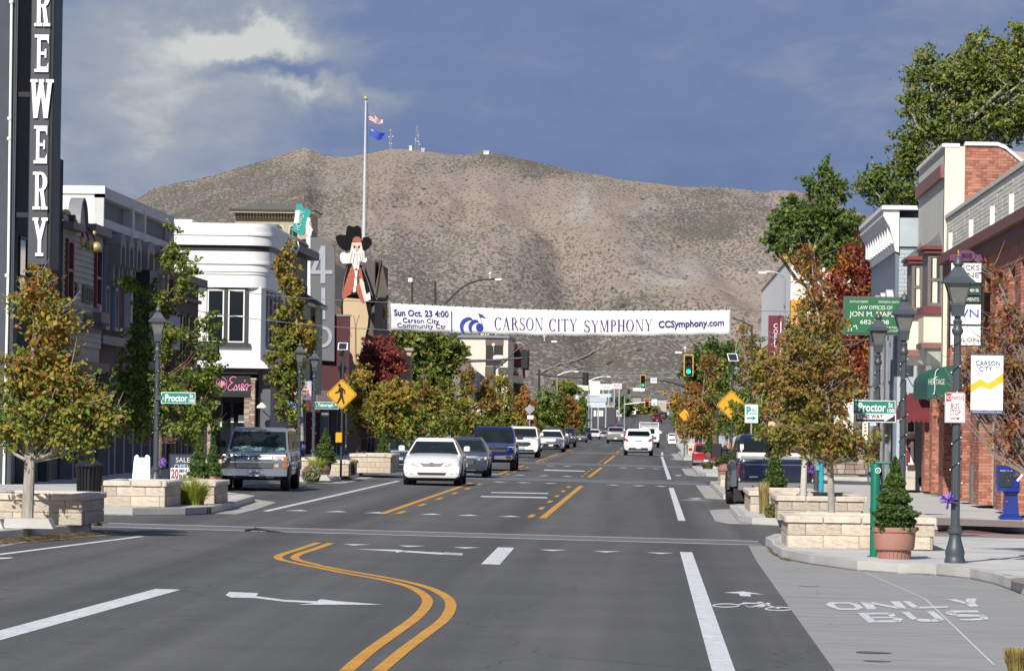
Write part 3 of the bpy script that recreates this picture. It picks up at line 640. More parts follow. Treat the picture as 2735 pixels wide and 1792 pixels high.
def hut(name,label,cat,px0,px1,py0,py1,mat,roof=None):
    Y=YR-30; a=at(px0,py1,Y); b_=at(px1,py0,Y); o=thing(name,label,cat,((a.x+b_.x)/2,Y,a.z-1))
    MB().bbox(a.x,b_.x,Y,Y+8,a.z-4,b_.z,.2).build('wall',mat,o); MB().box(a.x-.6,b_.x+.6,Y-.6,Y+8.6,b_.z,b_.z+.7).build('roof',roof or WPAINT,o)
    q=MB(); w=(b_.x-a.x); q.box(a.x+w*.2,a.x+w*.4,Y-.1,Y-.02,a.z,a.z+(b_.z-a.z)*.7); q.build('door',M('hut_door',(.2,.2,.22),.6),o)
hut('summit_hut','small white hut beside the summit masts','hut',1093,1100,391,398,WPAINT)
hut('summit_hut','pinkish equipment hut just right of the tallest summit mast','hut',1125,1134,398,404,M('hut_tan',(.5,.43,.38),.8))
hut('summit_hut','white hut alone on the right-hand summit knoll','hut',1292,1306,405,410,WPAINT)
# ================================================================== trees
BARK=M('grey_bark',(.33,.30,.25),.9,vary=.3,vs=9,stretch=(1,1,.3),bump=.6,bs=30)
BARKD=M('dark_bark',(.14,.11,.085),.9,vary=.3,vs=9,bump=.6,bs=30)
def leafmesh(name,cent,size,pal_lo,pal_hi,zlo,zhi,r,parent,droop=.3,bias=0.0):
    n=len(cent); c=np.array(cent); o_=np.array(org(parent)); c=c-o_
    a=r.normal(size=(n,3)); a[:,2]-=droop; a/=np.linalg.norm(a,axis=1)[:,None]
    b_=r.normal(size=(n,3)); b_-=a*(a*b_).sum(1)[:,None]; b_/=np.linalg.norm(b_,axis=1)[:,None]
    s=size*(.4+1.15*r.random(n)**1.3); a*=s[:,None]; b_*=(s*.55)[:,None]
    V=np.stack([c-a,c+b_-a*.1,c+a,c-b_-a*.1],1).reshape(-1,3)
    me=bpy.data.meshes.new(name); me.vertices.add(4*n); me.vertices.foreach_set('co',V.astype(np.float32).ravel())
    me.loops.add(4*n); me.loops.foreach_set('vertex_index',np.arange(4*n,dtype=np.int32)); me.polygons.add(n)
    me.polygons.foreach_set('loop_start',np.arange(0,4*n,4,dtype=np.int32)); me.polygons.foreach_set('loop_total',np.full(n,4,dtype=np.int32))
    me.update(); me.validate()
    zz=(c[:,2]+o_[2]-zlo)/max(.01,zhi-zlo)
    # colour patches follow limbs of the tree: some turned earlier than others
    pat=np.array([mnoise.noise((x*1.1+o_[0],y*1.1,z*1.1)) for x,y,z in c])
    p=np.clip(zz+pat*.7+bias,0,1); pick=r.random(n)<p
    LO=np.array(pal_lo); HI=np.array(pal_hi); col=np.where(pick[:,None],HI[r.integers(len(HI),size=n)],LO[r.integers(len(LO),size=n)])
    col=col*(1.0+.6*r.random(n))[:,None]
    at_=me.color_attributes.new('leaf','FLOAT_COLOR','CORNER'); cc=np.ones((n,4),np.float32); cc[:,:3]=col; at_.data.foreach_set('color',np.repeat(cc,4,axis=0).ravel())
    me.materials.append(LEAF); o=bpy.data.objects.new(name,me); COL.objects.link(o); o.parent=parent; return o
GRN=[(.105,.155,.022),(.14,.19,.03),(.075,.12,.02),(.17,.21,.035)]
DGR=[(.05,.085,.02),(.07,.11,.025),(.04,.07,.018),(.095,.135,.03)]
OLV=[(.17,.165,.03),(.21,.19,.035),(.13,.13,.025)]
RUS=[(.24,.10,.03),(.20,.075,.022),(.28,.15,.04),(.17,.09,.03)]
GLD=[(.34,.22,.03),(.28,.20,.035),(.22,.17,.03),(.36,.17,.03)]
RED=[(.16,.022,.022),(.22,.035,.022),(.12,.018,.02),(.26,.07,.025)]
ORG_=[(.34,.13,.02),(.30,.09,.02),(.38,.19,.03)]
def tree(name,label,base,Y,ells,n,size,lo,hi,trunk_px=None,tr=.06,bark=None,group=None,seed=1,csig=.22,droop=.3,nlimb=26,depth=1.0,dens=1.0,twigs=0,cat='tree',top_px=None,bias=0.0,tw_col=None):
    r=np.random.default_rng(seed); S=F/Y; bark=bark or BARK; n=int(n*1.55); size=size*.70; csig=csig*.85
    if len(base)==3: b_=Vector(base)
    else: q=at(base[0],base[1],Y); b_=Vector((q.x,Y,q.z))
    o=thing(name,label,cat,b_,group)
    E_=[]
    for cx,cy,rx,ry in ells:
        q=at(cx,cy,Y); E_.append((q,rx/S,ry/S))
    ztop=max(c.z+b for c,a,b in E_); zlow=min(c.z-b for c,a,b in E_)
    tp=at(top_px[0],top_px[1],Y) if top_px else Vector((sum(c.x for c,_,_ in E_)/len(E_),Y,ztop-(.1 if csig<.24 else .4)*(ztop-zlow)))
    mid=Vector((b_.x*.7+tp.x*.3,Y,b_.z*.5+tp.z*.5)); path=[b_+Vector((0,0,-.1)),b_.lerp(mid,.5)+Vector((.02,0,0)),mid,mid.lerp(tp,.5),tp]
    mb=MB(); mb.tube(path,[tr*1.25,tr,tr*.75,tr*.4,tr*.12],10); mb.build('trunk',bark,o,smooth=True)
    def on(z):
        for p,q in zip(path,path[1:]):
            if p.z<=z<=q.z: return p.lerp(q,(z-p.z)/(q.z-p.z))
        return path[-1]
    vol=[(a*a*b)**(2/3) for _,a,b in E_]; tot=sum(vol); cen=[]; lv=[]
    NC=max(12,int(n*dens/(62 if csig<.24 else 48)))
    for (c,a,b),v in zip(E_,vol):
        k=max(2,int(NC*v/tot)); d=r.normal(size=(k,3)); d/=np.linalg.norm(d,axis=1)[:,None]; rad=r.random(k)**.42
        for i in range(k):
            cen.append((c.x+d[i,0]*a*rad[i],Y+d[i,1]*a*depth*rad[i],c.z+d[i,2]*b*rad[i]))
    cen=np.array(cen); lim=MB(); idx=r.permutation(len(cen))[:nlimb]
    for i in idx:
        e=Vector(cen[i]); h=max(b_.z+.35*(zlow-b_.z)+.5*(zlow-b_.z),min(tp.z-.1,e.z-.9*math.hypot(e.x-b_.x,e.y-Y)-.2)); s_=on(max(h,b_.z+.6*(zlow-b_.z)))
        m_=s_.lerp(e,.5)+Vector((0,0,-.12*(e-s_).length)); lim.tube([s_,m_,e],[tr*.34,tr*.2,tr*.07],5,cap=False)
    for i in range(twigs):
        e=Vector(cen[r.integers(len(cen))]); d=Vector(r.normal(size=3)); d.normalize(); d.z=abs(d.z)*.8; lim.tube([e,e+d*.25,e+d*.55+Vector((0,0,.08))],[tr*.09,tr*.07,tr*.03],4,cap=False)
    if lim.v: lim.build('limbs',tw_col or bark,o)
    # leaves grow in sprays along short twigs that point outwards and droop
    out_=cen-np.array([b_.x,Y,zlow+.3*(ztop-zlow)]); out_/=np.linalg.norm(out_,axis=1)[:,None]+1e-6; out_+=r.normal(size=out_.shape)*.55; out_/=np.linalg.norm(out_,axis=1)[:,None]
    wgt=r.random(len(cen))**.6+.15; wgt/=wgt.sum(); per=r.choice(len(cen),size=n,p=wgt); u=r.random(n)*2-1
    P=cen[per]+out_[per]*(u*csig*1.9)[:,None]+r.normal(size=(n,3))*csig*(.50-.16*u)[:,None]*np.array([1,1,.75]); P[:,2]-=csig*.35*(u+1)**2*.5
    leafmesh('crown',P,size,lo,hi,zlow,ztop,r,o,droop,bias); return o
SG='street trees in the stone planters'
q0=gnd(72,1388,.15)
tree('street_tree','broad yellow-green maple turning rust at its bare tip, leftmost, before the stone planter',(71,1409),73.4,[(140,1090,130,85),(60,1060,90,110),(225,1100,85,60),(90,960,80,80),(165,1010,95,80),(110,830,70,60),(70,790,40,30),(160,860,70,55),(100,740,35,30),(40,1150,80,50),(200,1165,90,40)],13000,.062,GRN+OLV+[(.21,.20,.03),(.24,.17,.03)],RUS+OLV+GLD[:1],tr=.085,seed=3,csig=.17,nlimb=60,group=SG,top_px=(102,715),bias=-.12,twigs=50)
tree('street_tree','bright green pear tree with reddish upright twigs behind the left lamp with the street sign',(423,1260),118,[(340,1030,60,90),(400,1060,90,80),(480,1070,90,100),(540,1010,55,75),(560,890,38,60),(380,930,55,70),(460,900,60,60),(350,760,40,25),(415,800,55,50),(460,700,45,50),(500,740,40,60),(455,640,22,40),(340,1130,70,40),(520,1130,70,40)],13500,.075,GRN+GRN+DGR,GRN+OLV,tr=.06,seed=5,csig=.16,nlimb=60,group=SG,top_px=(460,625),bias=-.2,twigs=120,tw_col=M('reddish_twigs',(.16,.075,.05),.8),dens=.8,bark=BARKD)
tree('street_tree','narrow olive and gold tree before the white rounded building',(806,1170),165,[(780,1050,45,80),(760,960,55,60),(770,880,45,70),(785,790,38,60),(765,720,32,60),(775,665,20,30),(800,900,50,50),(740,1000,30,30)],8000,.10,OLV+GRN,GLD+RUS[:1]+OLV,tr=.07,seed=9,csig=.17,nlimb=50,group=SG,top_px=(770,640),twigs=90,tw_col=M('reddish_twigs',(.16,.075,.05),.8),dens=.8)
tree('street_tree','rounded golden-olive tree right of the yellow crossing sign with leaning reddish trunk',(955,1215),172,[(1000,1090,70,70),(960,1040,50,50),(1050,1060,60,60),(1020,1130,80,35),(975,1000,28,30)],7000,.10,OLV+GLD[2:3]+GRN[:1],GLD+OLV,tr=.07,seed=12,csig=.2,nlimb=40,group=SG,twigs=20,bark=M('red_bark',(.20,.10,.07),.85,vary=.2,vs=9))
tree('street_tree','tall rust and olive tree in the nearest right planter, pale trunk beside the street sign',(2222,1386),79.5,[(2190,1165,110,48),(2105,1150,70,45),(2290,1175,60,32),(2180,1070,85,55),(2120,1000,75,75),(2200,960,65,75),(2150,890,55,65),(2215,870,42,50),(2170,800,38,55),(2160,720,28,60),(2160,660,12,40)],10500,.060,OLV+OLV+[(.20,.13,.04),(.15,.12,.03)],RUS+RUS+[(.30,.20,.10)],tr=.052,seed=17,csig=.15,nlimb=70,group=SG,top_px=(2160,640),twigs=120,bias=.08,dens=.85)
tree('street_tree','rust-leaved tree with white forked trunk in the second right planter',(2145,1322),99,[(2110,1090,55,60),(2150,1020,60,60),(2110,950,45,60),(2190,950,55,70),(2165,860,35,70),(2240,1040,50,60),(2200,1180,40,20)],8000,.075,OLV+RUS,RUS+[(.30,.28,.16),(.36,.34,.22)],tr=.06,seed=21,csig=.16,nlimb=50,group=SG,top_px=(2165,760),twigs=60,bark=M('white_bark',(.52,.49,.43),.85,vary=.15,vs=12))
tree('street_tree','sparse red-brown tree leaning in from the right frame edge, half bare twigs',(2790,1520),73,[(2680,960,60,70),(2710,880,60,60),(2640,1030,60,50),(2700,1080,60,90),(2620,960,40,40),(2730,1190,30,60),(2590,1060,35,35),(2660,760,25,60),(2560,1075,30,35),(2620,1000,50,40)],3600,.058,RUS+RED[:1],RUS+[(.20,.05,.03),(.26,.10,.05)],tr=.09,seed=23,csig=.16,nlimb=110,group=SG,top_px=(2740,700),twigs=260,dens=1.6,bark=M('grey_twig_bark',(.22,.18,.15),.9))
mids=[(1035,1225,180,[(1060,1050,50,50),(1040,1100,60,50),(1085,1130,60,35)],OLV+GRN,RUS[:1]+OLV+RED[:1],'rusty red-tinged tree'),
(1135,1200,215,[(1130,1060,45,60),(1100,1110,50,50),(1160,1110,45,50)],GRN+OLV,RUS+OLV,'green tree flushed orange at its crown'),
(1185,1195,235,[(1190,1060,30,70),(1215,1090,45,60),(1175,1120,45,40)],OLV+GRN,OLV+GLD[2:3],'golden upright tree'),
(1240,1190,255,[(1240,1100,35,55),(1250,1020,18,60),(1230,1130,40,40)],OLV,OLV+RUS,'narrow bronze tree'),
(1305,1190,265,[(1305,1110,28,60),(1300,1050,18,50),(1300,1140,35,25)],OLV+GRN,RUS+OLV,'thin bronze tree before the pale building'),
(1345,1185,275,[(1345,1080,30,70),(1360,1130,35,40),(1340,1020,16,40)],GRN+OLV,OLV+GLD,'olive tree by the grey diamond sign'),
(1400,1180,290,[(1400,1090,30,60),(1400,1135,35,35)],RUS+GRN,RUS+ORG_,'rust and green tree left of the white car roofs'),
(1450,1175,310,[(1455,1090,32,60),(1440,1130,35,35)],GRN+DGR,GRN,'bright green tree'),
(1490,1170,335,[(1490,1110,26,50),(1500,1060,14,40)],GRN+DGR,RUS+OLV,'green tree with a thin spire top'),
(1520,1165,360,[(1520,1100,26,45),(1520,1135,28,28)],OLV+RUS,ORG_+RUS,'orange-rust tree near the far billboard'),
(1552,1160,385,[(1552,1110,14,45),(1555,1080,9,35)],GRN+DGR,GRN,'slim green column tree, last on the left')]
wh=['beside the parked dark jeep','behind the blue pickup','left of the tall mast arm','before the pale building','','','','behind the white sedan','','','']
for i,(bx,by,Y,el,lo,hi,lb) in enumerate(mids):
    tree('street_tree',(lb+' '+wh[i]).strip()+(' along the left pavement' if len((lb+wh[i]).split())<8 else ''),(bx,by),Y,el,3600,.13,lo,hi,tr=.07,seed=40+i,csig=.26,nlimb=26,group='street trees further up the left pavement',twigs=20,bark=BARK if i%2 else BARKD)
midr=[(2038,1215,150,[(1985,1100,32,28),(2050,1080,50,60),(2010,1130,45,40),(2040,1000,35,60),(2060,1150,50,30)],GRN+OLV,OLV+RUS[2:3],'olive green tree in front of the kiosk sign'),
(1935,1225,215,[(1960,1130,50,35),(1930,1090,45,60),(1990,1100,50,60),(1960,1010,50,70),(2000,950,45,60),(1985,890,20,40)],GRN+DGR,OLV+RUS,'large green tree behind the yellow diamond sign'),
(1870,1190,240,[(1880,1110,42,55),(1900,1050,35,60),(1870,1140,45,30),(1890,970,22,40)],OLV+RUS,RUS+OLV,'rust-tinged tree left of the solar panel'),
(1830,1180,290,[(1840,1110,30,50),(1850,1060,26,45),(1835,1140,32,28)],RUS+OLV,RUS,'brown-red tree beyond the rust one'),
(1805,1172,340,[(1812,1110,18,45),(1808,1075,12,30)],OLV+GRN,RUS+GLD,'small far rust tree at the end of the right row')]
for i,(bx,by,Y,el,lo,hi,lb) in enumerate(midr):
    tree('street_tree',lb,(bx,by),Y,el,4500 if Y<260 else 2600,.11 if Y<260 else .14,lo,hi,tr=.07,seed=70+i,csig=.24,nlimb=30,group='street trees further up the right pavement',twigs=40)
def wtree(name,label,px,Y,el,n,size,lo,hi,tr,seed,csig,**k):
    q=at(px,1100,Y); return tree(name,label,(q.x,Y,gz(q.x,Y)),Y,el,n,size,lo,hi,tr=tr,seed=seed,csig=csig,**k)
wtree('cottonwood_tree','tall open cottonwood rising above the brick building at upper right',2640,185,[(2640,170,110,100),(2560,250,100,90),(2700,260,110,110),(2480,180,60,60),(2620,330,120,60),(2500,330,70,70),(2440,430,60,50),(2400,510,70,45),(2330,490,50,30),(2440,550,50,40),(2720,120,60,60),(2450,260,40,50),(2430,380,40,40),(2350,470,40,22)],23000,.125,[(.08,.12,.022),(.11,.155,.028),(.06,.09,.018)],[(.15,.17,.03),(.10,.14,.025),(.18,.19,.04)],.42,31,.33,nlimb=90,bark=BARK,dens=.75,twigs=80)
wtree('shade_tree','dense green tree with yellowing inner leaves left of the red maple',2185,235,[(2180,570,90,60),(2120,610,80,60),(2230,620,80,70),(2180,500,40,55),(2230,500,30,50),(2080,640,50,30),(2110,540,20,45),(2200,680,80,40),(2200,440,14,30)],11000,.15,[(.08,.125,.025),(.055,.09,.02),(.10,.15,.03)],[(.09,.135,.025),(.07,.11,.025),(.12,.16,.03)],.3,33,.30,nlimb=60,bark=BARKD,dens=.8)
wtree('shade_tree','yellow-orange leaved tree peeking out between green tree and red maple',2215,245,[(2230,640,70,70),(2150,690,60,40),(2290,650,40,50)],3000,.18,GLD,[(.42,.24,.03),(.5,.33,.05)],.22,34,.35,nlimb=24,bark=BARKD)
wtree('red_maple_tree','deep red maple glowing orange below, beside the blue-grey building',2290,205,[(2290,760,75,90),(2250,800,60,80),(2330,820,50,90),(2330,640,30,60),(2270,700,40,50),(2300,900,90,80),(2250,960,60,60),(2320,1010,60,60),(2350,730,30,70)],15000,.12,ORG_+RUS+RED,RED+RED+[(.10,.015,.025)],.2,35,.28,nlimb=50,bark=BARKD,bias=-.15)
wtree('shade_tree','dark green tree behind the left mast arm pole, above the stone gate pier',1130,262,[(1080,930,35,55),(1130,930,50,70),(1180,950,45,60),(1210,940,25,45),(1130,1000,60,40),(1080,980,30,50)],9000,.20,DGR+GRN,DGR+[(.2,.2,.03),(.30,.20,.04)],.3,36,.36,nlimb=30,bark=BARKD)
wtree('shade_tree','pine-dark tree behind the green traffic light',1905,300,[(1900,950,50,40),(1880,1000,50,50),(1930,960,40,60),(1905,1040,60,40)],6500,.22,DGR,DGR+GRN[:1],.3,37,.36,nlimb=30,bark=BARKD)
wtree('red_maple_tree','wine-red bare-twigged tree beside the prospector sign post',1000,225,[(1010,940,50,45),(990,1000,45,50),(1040,980,35,50)],4200,.13,RED+[(.14,.03,.03)],RED+[(.16,.05,.05)],.12,38,.26,nlimb=60,twigs=160,bark=M('purple_twigs',(.18,.10,.10),.9),dens=1.3)
wtree('shade_tree','small grey-green bush tree beyond the left signs near the mountain foot',1510,640,[(1515,1035,24,14),(1500,1042,18,10)],900,.5,DGR,OLV,.3,39,.7,nlimb=10,bark=BARKD)
wtree('shade_tree','olive roadside scrub tree under the hanging red signals',1730,1250,[(1725,1092,22,12),(1745,1098,22,9),(1706,1097,16,9)],1500,.8,OLV,[(.2,.17,.06)],.3,43,1.0,nlimb=10,bark=BARKD)
wtree('shade_tree','dark green tree beside the far carport sign',1670,900,[(1662,1083,12,22),(1672,1090,10,20)],900,.6,DGR,DGR,.3,44,.7,nlimb=10,bark=BARKD)
POT=M('terracotta_pot',(.35,.17,.13),.8,two=(.30,.16,.125),twos=3,twot=.55,vary=.06,vs=6,fine=.04,fs=50); POTD=M('dark_clay_pot',(.16,.08,.07),.8,vary=.1)
SOIL=M('potting_soil',(.05,.035,.025),.95)
NEED=[(.045,.085,.02),(.06,.105,.022),(.035,.065,.018),(.085,.13,.03)]
def spruce(o,c,h,rw,n,seed,sz=.022):
    r=np.random.default_rng(seed); z=r.random(n)**1.25
    lump=np.array([1+.16*math.sin(zz*28+seed)+.10*math.sin(zz*61) for zz in z]); th=r.random(n)*2*math.pi
    prof_=np.where(z<.12,.75+z/.12*.25,(1-(z-.12)/.88)**.92)
    rad=rw*prof_*lump*(1+.12*np.sin(th*5+z*9))*(.80+.22*r.random(n)); P=np.stack([c[0]+rad*np.cos(th),c[1]+rad*np.sin(th),c[2]+z*h],1)
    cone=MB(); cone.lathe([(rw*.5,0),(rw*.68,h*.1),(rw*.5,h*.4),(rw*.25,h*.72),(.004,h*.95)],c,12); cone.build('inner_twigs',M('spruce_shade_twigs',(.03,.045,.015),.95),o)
    leafmesh('foliage',P,sz,NEED,NEED+[(.10,.15,.03)],c[2],c[2]+h,r,o,-.5)
def potted(px,py,rim_w,pot_h,sh_top,sh_w,Y,label,mat,n,seed,pot_top=None,dz=.15,shrub_base=None,group='clay pots with dwarf spruces'):
    b_=at(px,py,Y); S=F/Y; rw=rim_w/S/2; ph=pot_h/S; o=thing('potted_spruce',label,'potted shrub',b_,group)
    pr=[(rw*.68,0),(rw*.70,.02),(rw*.72,ph*.28),(rw*.86,ph*.32),(rw*.90,ph*.40),(rw*.94,ph*.78),(rw*.93,ph*.84),(rw*.99,ph*.86),(rw,ph*.92),(rw*.985,ph),(rw*.90,ph),(rw*.88,ph*.9),(rw*.86,ph*.8)]
    q=MB(); q.lathe(pr,b_,26); q.build('pot',mat,o,smooth=True,ang=40)
    q=MB()
    for k in range(26):
        t=2*math.pi*k/26; q.tube([(b_.x+rw*.70*math.cos(t),b_.y+rw*.70*math.sin(t),b_.z+.01),(b_.x+rw*.725*math.cos(t),b_.y+rw*.725*math.sin(t),b_.z+ph*.27)],rw*.035,4)
    q.build('fluting',mat,o,kind='stuff')
    q=MB(); q.lathe([(rw*.86,ph*.85),(rw*.3,ph*.9)],b_,16); q.build('soil',SOIL,o)
    ht=(py-pot_h-sh_top)/S+.04; spruce(o,(b_.x,b_.y,b_.z+ph*.88),ht+ph*.1,sh_w/S/2,n,seed,.02+.0001*Y); return o
Yp=gnd(2388,1492,.15).y
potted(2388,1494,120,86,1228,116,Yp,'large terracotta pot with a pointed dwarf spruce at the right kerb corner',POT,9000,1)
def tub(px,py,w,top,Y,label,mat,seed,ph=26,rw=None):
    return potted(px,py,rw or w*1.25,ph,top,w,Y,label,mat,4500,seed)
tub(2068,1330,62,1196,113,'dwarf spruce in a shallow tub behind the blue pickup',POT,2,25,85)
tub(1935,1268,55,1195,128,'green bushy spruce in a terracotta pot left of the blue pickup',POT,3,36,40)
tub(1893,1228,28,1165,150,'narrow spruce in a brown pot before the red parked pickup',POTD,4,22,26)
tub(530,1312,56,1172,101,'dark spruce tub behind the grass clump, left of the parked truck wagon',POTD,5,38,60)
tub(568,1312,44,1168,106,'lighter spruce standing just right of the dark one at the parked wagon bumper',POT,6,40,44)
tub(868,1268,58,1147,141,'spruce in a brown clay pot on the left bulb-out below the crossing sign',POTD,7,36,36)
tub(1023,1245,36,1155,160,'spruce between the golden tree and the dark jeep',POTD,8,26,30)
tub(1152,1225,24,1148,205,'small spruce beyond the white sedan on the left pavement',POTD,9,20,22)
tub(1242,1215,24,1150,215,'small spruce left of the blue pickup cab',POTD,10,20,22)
def clump(name,label,px,py,Y,w,h,n,cols,seed,cat='ornamental grass',arch=1.0):
    b_=at(px,py,Y); S=F/Y; w/=S; h/=S; r=np.random.default_rng(seed); o=thing(name,label,cat,b_)
    V=[];Fs=[];C=[]
    for i in range(n):
        th=r.random()*6.28; rad=(r.random()**.6)*w*.28; x=b_.x+rad*math.cos(th); y=b_.y+rad*math.sin(th)*.8; L_=h*(.5+.6*r.random()); ph=th+r.normal()*.5; ln=(.25+.75*r.random())*w*.42*arch; wd=.006+.00005*Y
        k=len(V); col=cols[r.integers(len(cols))]; nrm=(-math.sin(ph)*wd,math.cos(ph)*wd)
        for s in range(5):
            t=s/4; zz=b_.z+L_*(t*1.15-.35*arch*t*t*(ln/(w*.42))); xx=x+math.cos(ph)*ln*t*t; yy=y+math.sin(ph)*ln*t*t; q=1-t*.85
            V+= [(xx+nrm[0]*q-.5*wd*q,yy+nrm[1]*q,zz),(xx-nrm[0]*q+.5*wd*q,yy-nrm[1]*q,zz)]
        for s in range(4): Fs.append((k+2*s,k+2*s+1,k+2*s+3,k+2*s+2)); C.append(col)
    me=bpy.data.meshes.new('blades'); me.from_pydata([(a-b_.x,b-b_.y,c-b_.z) for a,b,c in V],[],Fs); me.materials.append(LEAF)
    a_=me.color_attributes.new('leaf','FLOAT_COLOR','CORNER'); a_.data.foreach_set('color',np.repeat(np.array([(*c,1) for c in C],dtype=np.float32),4,axis=0).ravel())
    g=bpy.data.objects.new('blades',me); COL.objects.link(g); g.parent=o; g['kind']='stuff'; return o
YG=[(.24,.27,.03),(.32,.33,.05),(.16,.22,.03),(.38,.36,.08)]
clump('daylily_clump','arching yellow-green daylily clump between the left planter and the kerb',512,1352,93.5,110,75,800,YG,1)
clump('grass_clump','taller green stalks with orange flowers behind the daylily clump',500,1338,96,80,60,350,[(.10,.15,.03),(.14,.19,.04)],2,arch=.5)
clump('grass_clump','dry blond grass tuft beside the second right planter',2040,1372,99,44,72,420,[(.42,.33,.13),(.5,.42,.2),(.3,.26,.1)],3,arch=.35)
clump('grass_clump','dry tan grass at the very bottom right corner of the street',2715,1800,38.8,80,62,1200,[(.40,.30,.10),(.48,.38,.15),(.28,.26,.07)],4,arch=.6)
clump('grass_clump','thin dry grass by the low wall on the left bulb-out',938,1268,145,34,40,250,[(.30,.27,.12),(.2,.2,.06)],5,arch=.5)
clump('grass_clump','green strappy leaves between pot and shrub on the left bulb-out',845,1262,140,60,42,300,YG,6)
clump('grass_clump','low green plants by the right bulb-out with white kerb block',1890,1252,150,46,22,300,[(.14,.17,.04),(.2,.2,.06)],7)
def shrub(label,px,py,Y,w,h,n,pal,seed,name='low_shrub'):
    b_=at(px,py,Y); S=F/Y; w/=S; h/=S; r=np.random.default_rng(seed); o=thing(name,label,'shrub',b_)
    d=r.normal(size=(n,3)); d/=np.linalg.norm(d,axis=1)[:,None]; rad=(.75+.25*r.random(n))
    P=np.stack([b_.x+d[:,0]*rad*w/2,b_.y+d[:,1]*rad*w/2,b_.z+h*.45+d[:,2]*rad*h*.5],1); P=P[P[:,2]>b_.z]
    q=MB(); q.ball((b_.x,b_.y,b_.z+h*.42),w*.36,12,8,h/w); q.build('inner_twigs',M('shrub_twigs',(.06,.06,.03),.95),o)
    leafmesh('foliage',P,.02+.00015*Y,pal,pal,b_.z,b_.z+h,r,o,-.6); return o
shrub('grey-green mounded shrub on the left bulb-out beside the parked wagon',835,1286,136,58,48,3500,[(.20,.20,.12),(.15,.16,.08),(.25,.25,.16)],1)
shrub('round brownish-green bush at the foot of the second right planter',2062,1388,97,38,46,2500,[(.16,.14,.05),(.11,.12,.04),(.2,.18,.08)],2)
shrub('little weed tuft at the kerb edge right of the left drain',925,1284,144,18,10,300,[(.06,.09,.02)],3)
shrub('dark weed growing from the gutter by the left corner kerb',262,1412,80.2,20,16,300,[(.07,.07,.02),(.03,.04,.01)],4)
# ================================================================== buildings
def mp(pl,c):
    if pl=='S': return lambda a,d,z:(a,c-d,z)
    if pl=='E': return lambda a,d,z:(c+d,a,z)
    return lambda a,d,z:(c-d,a,z)
def fbox(mb,pl,c,a0,a1,d0,d1,z0,z1):
    f=mp(pl,c); P=[f(a0,d0,z0),f(a1,d1,z1)]; x0,x1=sorted((P[0][0],P[1][0])); y0,y1=sorted((P[0][1],P[1][1])); mb.box(x0,x1,y0,y1,z0,z1); return mb
def poly_f(mb,pl,c,poly,d0,d1):
    """polygon (a,z) on a facade plane, extruded outwards"""
    f=mp(pl,c); n=len(poly); V=[f(a,d0,z) for a,z in poly]+[f(a,d1,z) for a,z in poly]
    mb.add(V,[tuple(range(n)),tuple(range(2*n-1,n-1,-1))]+[(i,(i+1)%n,(i+1)%n+n,i+n) for i in range(n)]); return mb
def FB(o,name,mat,pl,c,*bx,**k):
    for b_ in bx: r=fbox(MB(),pl,c,*b_).build(name,mat,o,**k)
    return r
GLS=M('window_glass',(.012,.016,.020),.06,vary=0,spec=.8)
GLB=M('window_glass_bluish',(.05,.065,.08),.08,vary=.2,vs=.6,spec=.8)
BLK=M('black_paint',(.012,.012,.013),.5,vary=.1); CHAR=M('charcoal_stucco',(.012,.013,.015),.85,vary=.12,vs=1.5)
WSTU=M('white_stucco',(.74,.74,.72),.8,vary=.05,vs=1.2,bump=.1,bs=25); CREAM=M('cream_stucco',(.74,.68,.52),.8,vary=.05,vs=1.5,bump=.1,bs=25)
GREY=M('grey_paint',(.20,.21,.225),.6,vary=.08); DGREY=M('dark_grey_paint',(.085,.09,.10),.55,vary=.1)
SIDING=M('cream_siding',(.40,.38,.32),.7,vary=.10,vs=2); BRK=M('red_brick',(.34,.13,.085),.9,vary=.25,vs=3,fine=.15,fs=20)
BRK2=M('brown_brick',(.27,.10,.068),.9,vary=.2,vs=3); BRK3=M('light_brick',(.42,.18,.12),.9,vary=.2,vs=3)
MORT=M('mortar',(.36,.30,.25),.95,vary=.1); MAROON=M('maroon_trim',(.16,.035,.04),.5,vary=.08)
BRKOLD=M('weathered_brown_brick',(.085,.05,.042),.9,vary=.15,vs=2); TANST=M('tan_sandstone',(.40,.33,.24),.9,vary=.12,vs=1.2,fine=.1,fs=6)
BROWN=M('brown_trim',(.11,.055,.04),.6,vary=.1); ROOFG=M('grey_shingle_roof',(.12,.11,.10),.9,vary=.2,vs=4)
GOLD=M('brass_gold',(.52,.42,.17),.38,metal=.45,vary=.15,vs=6); WTRIM=M('white_trim',(.72,.72,.70),.5,vary=.05)
def window(o,pl,c,a0,a1,z0,z1,frame=WTRIM,fw=.07,rail=True,glass=None,mull=0,proud=.06,label=None):
    q=MB(); g=q
    for b_ in ((a0,a1,0,proud,z0,z0+fw),(a0,a1,0,proud,z1-fw,z1),(a0,a0+fw,0,proud-.004,z0+fw,z1-fw),(a1-fw,a1,0,proud-.004,z0+fw,z1-fw)): fbox(q,pl,c,*b_)
    zm=(z0+z1)/2
    if rail: fbox(q,pl,c,a0+fw,a1-fw,0,proud-.015,zm-fw*.4,zm+fw*.4)
    for i in range(mull):
        a=a0+(a1-a0)*(i+1)/(mull+1); fbox(q,pl,c,a-fw*.25,a+fw*.25,0,proud-.02,z0+fw,z1-fw)
    w=q.build('window',frame,o,label=label)
    q=MB(); fbox(q,pl,c,a0+fw*.5,a1-fw*.5,-.02,.015,z0+fw*.5,z1-fw*.5); q.build('pane',glass or GLS,w); return w
BM={}
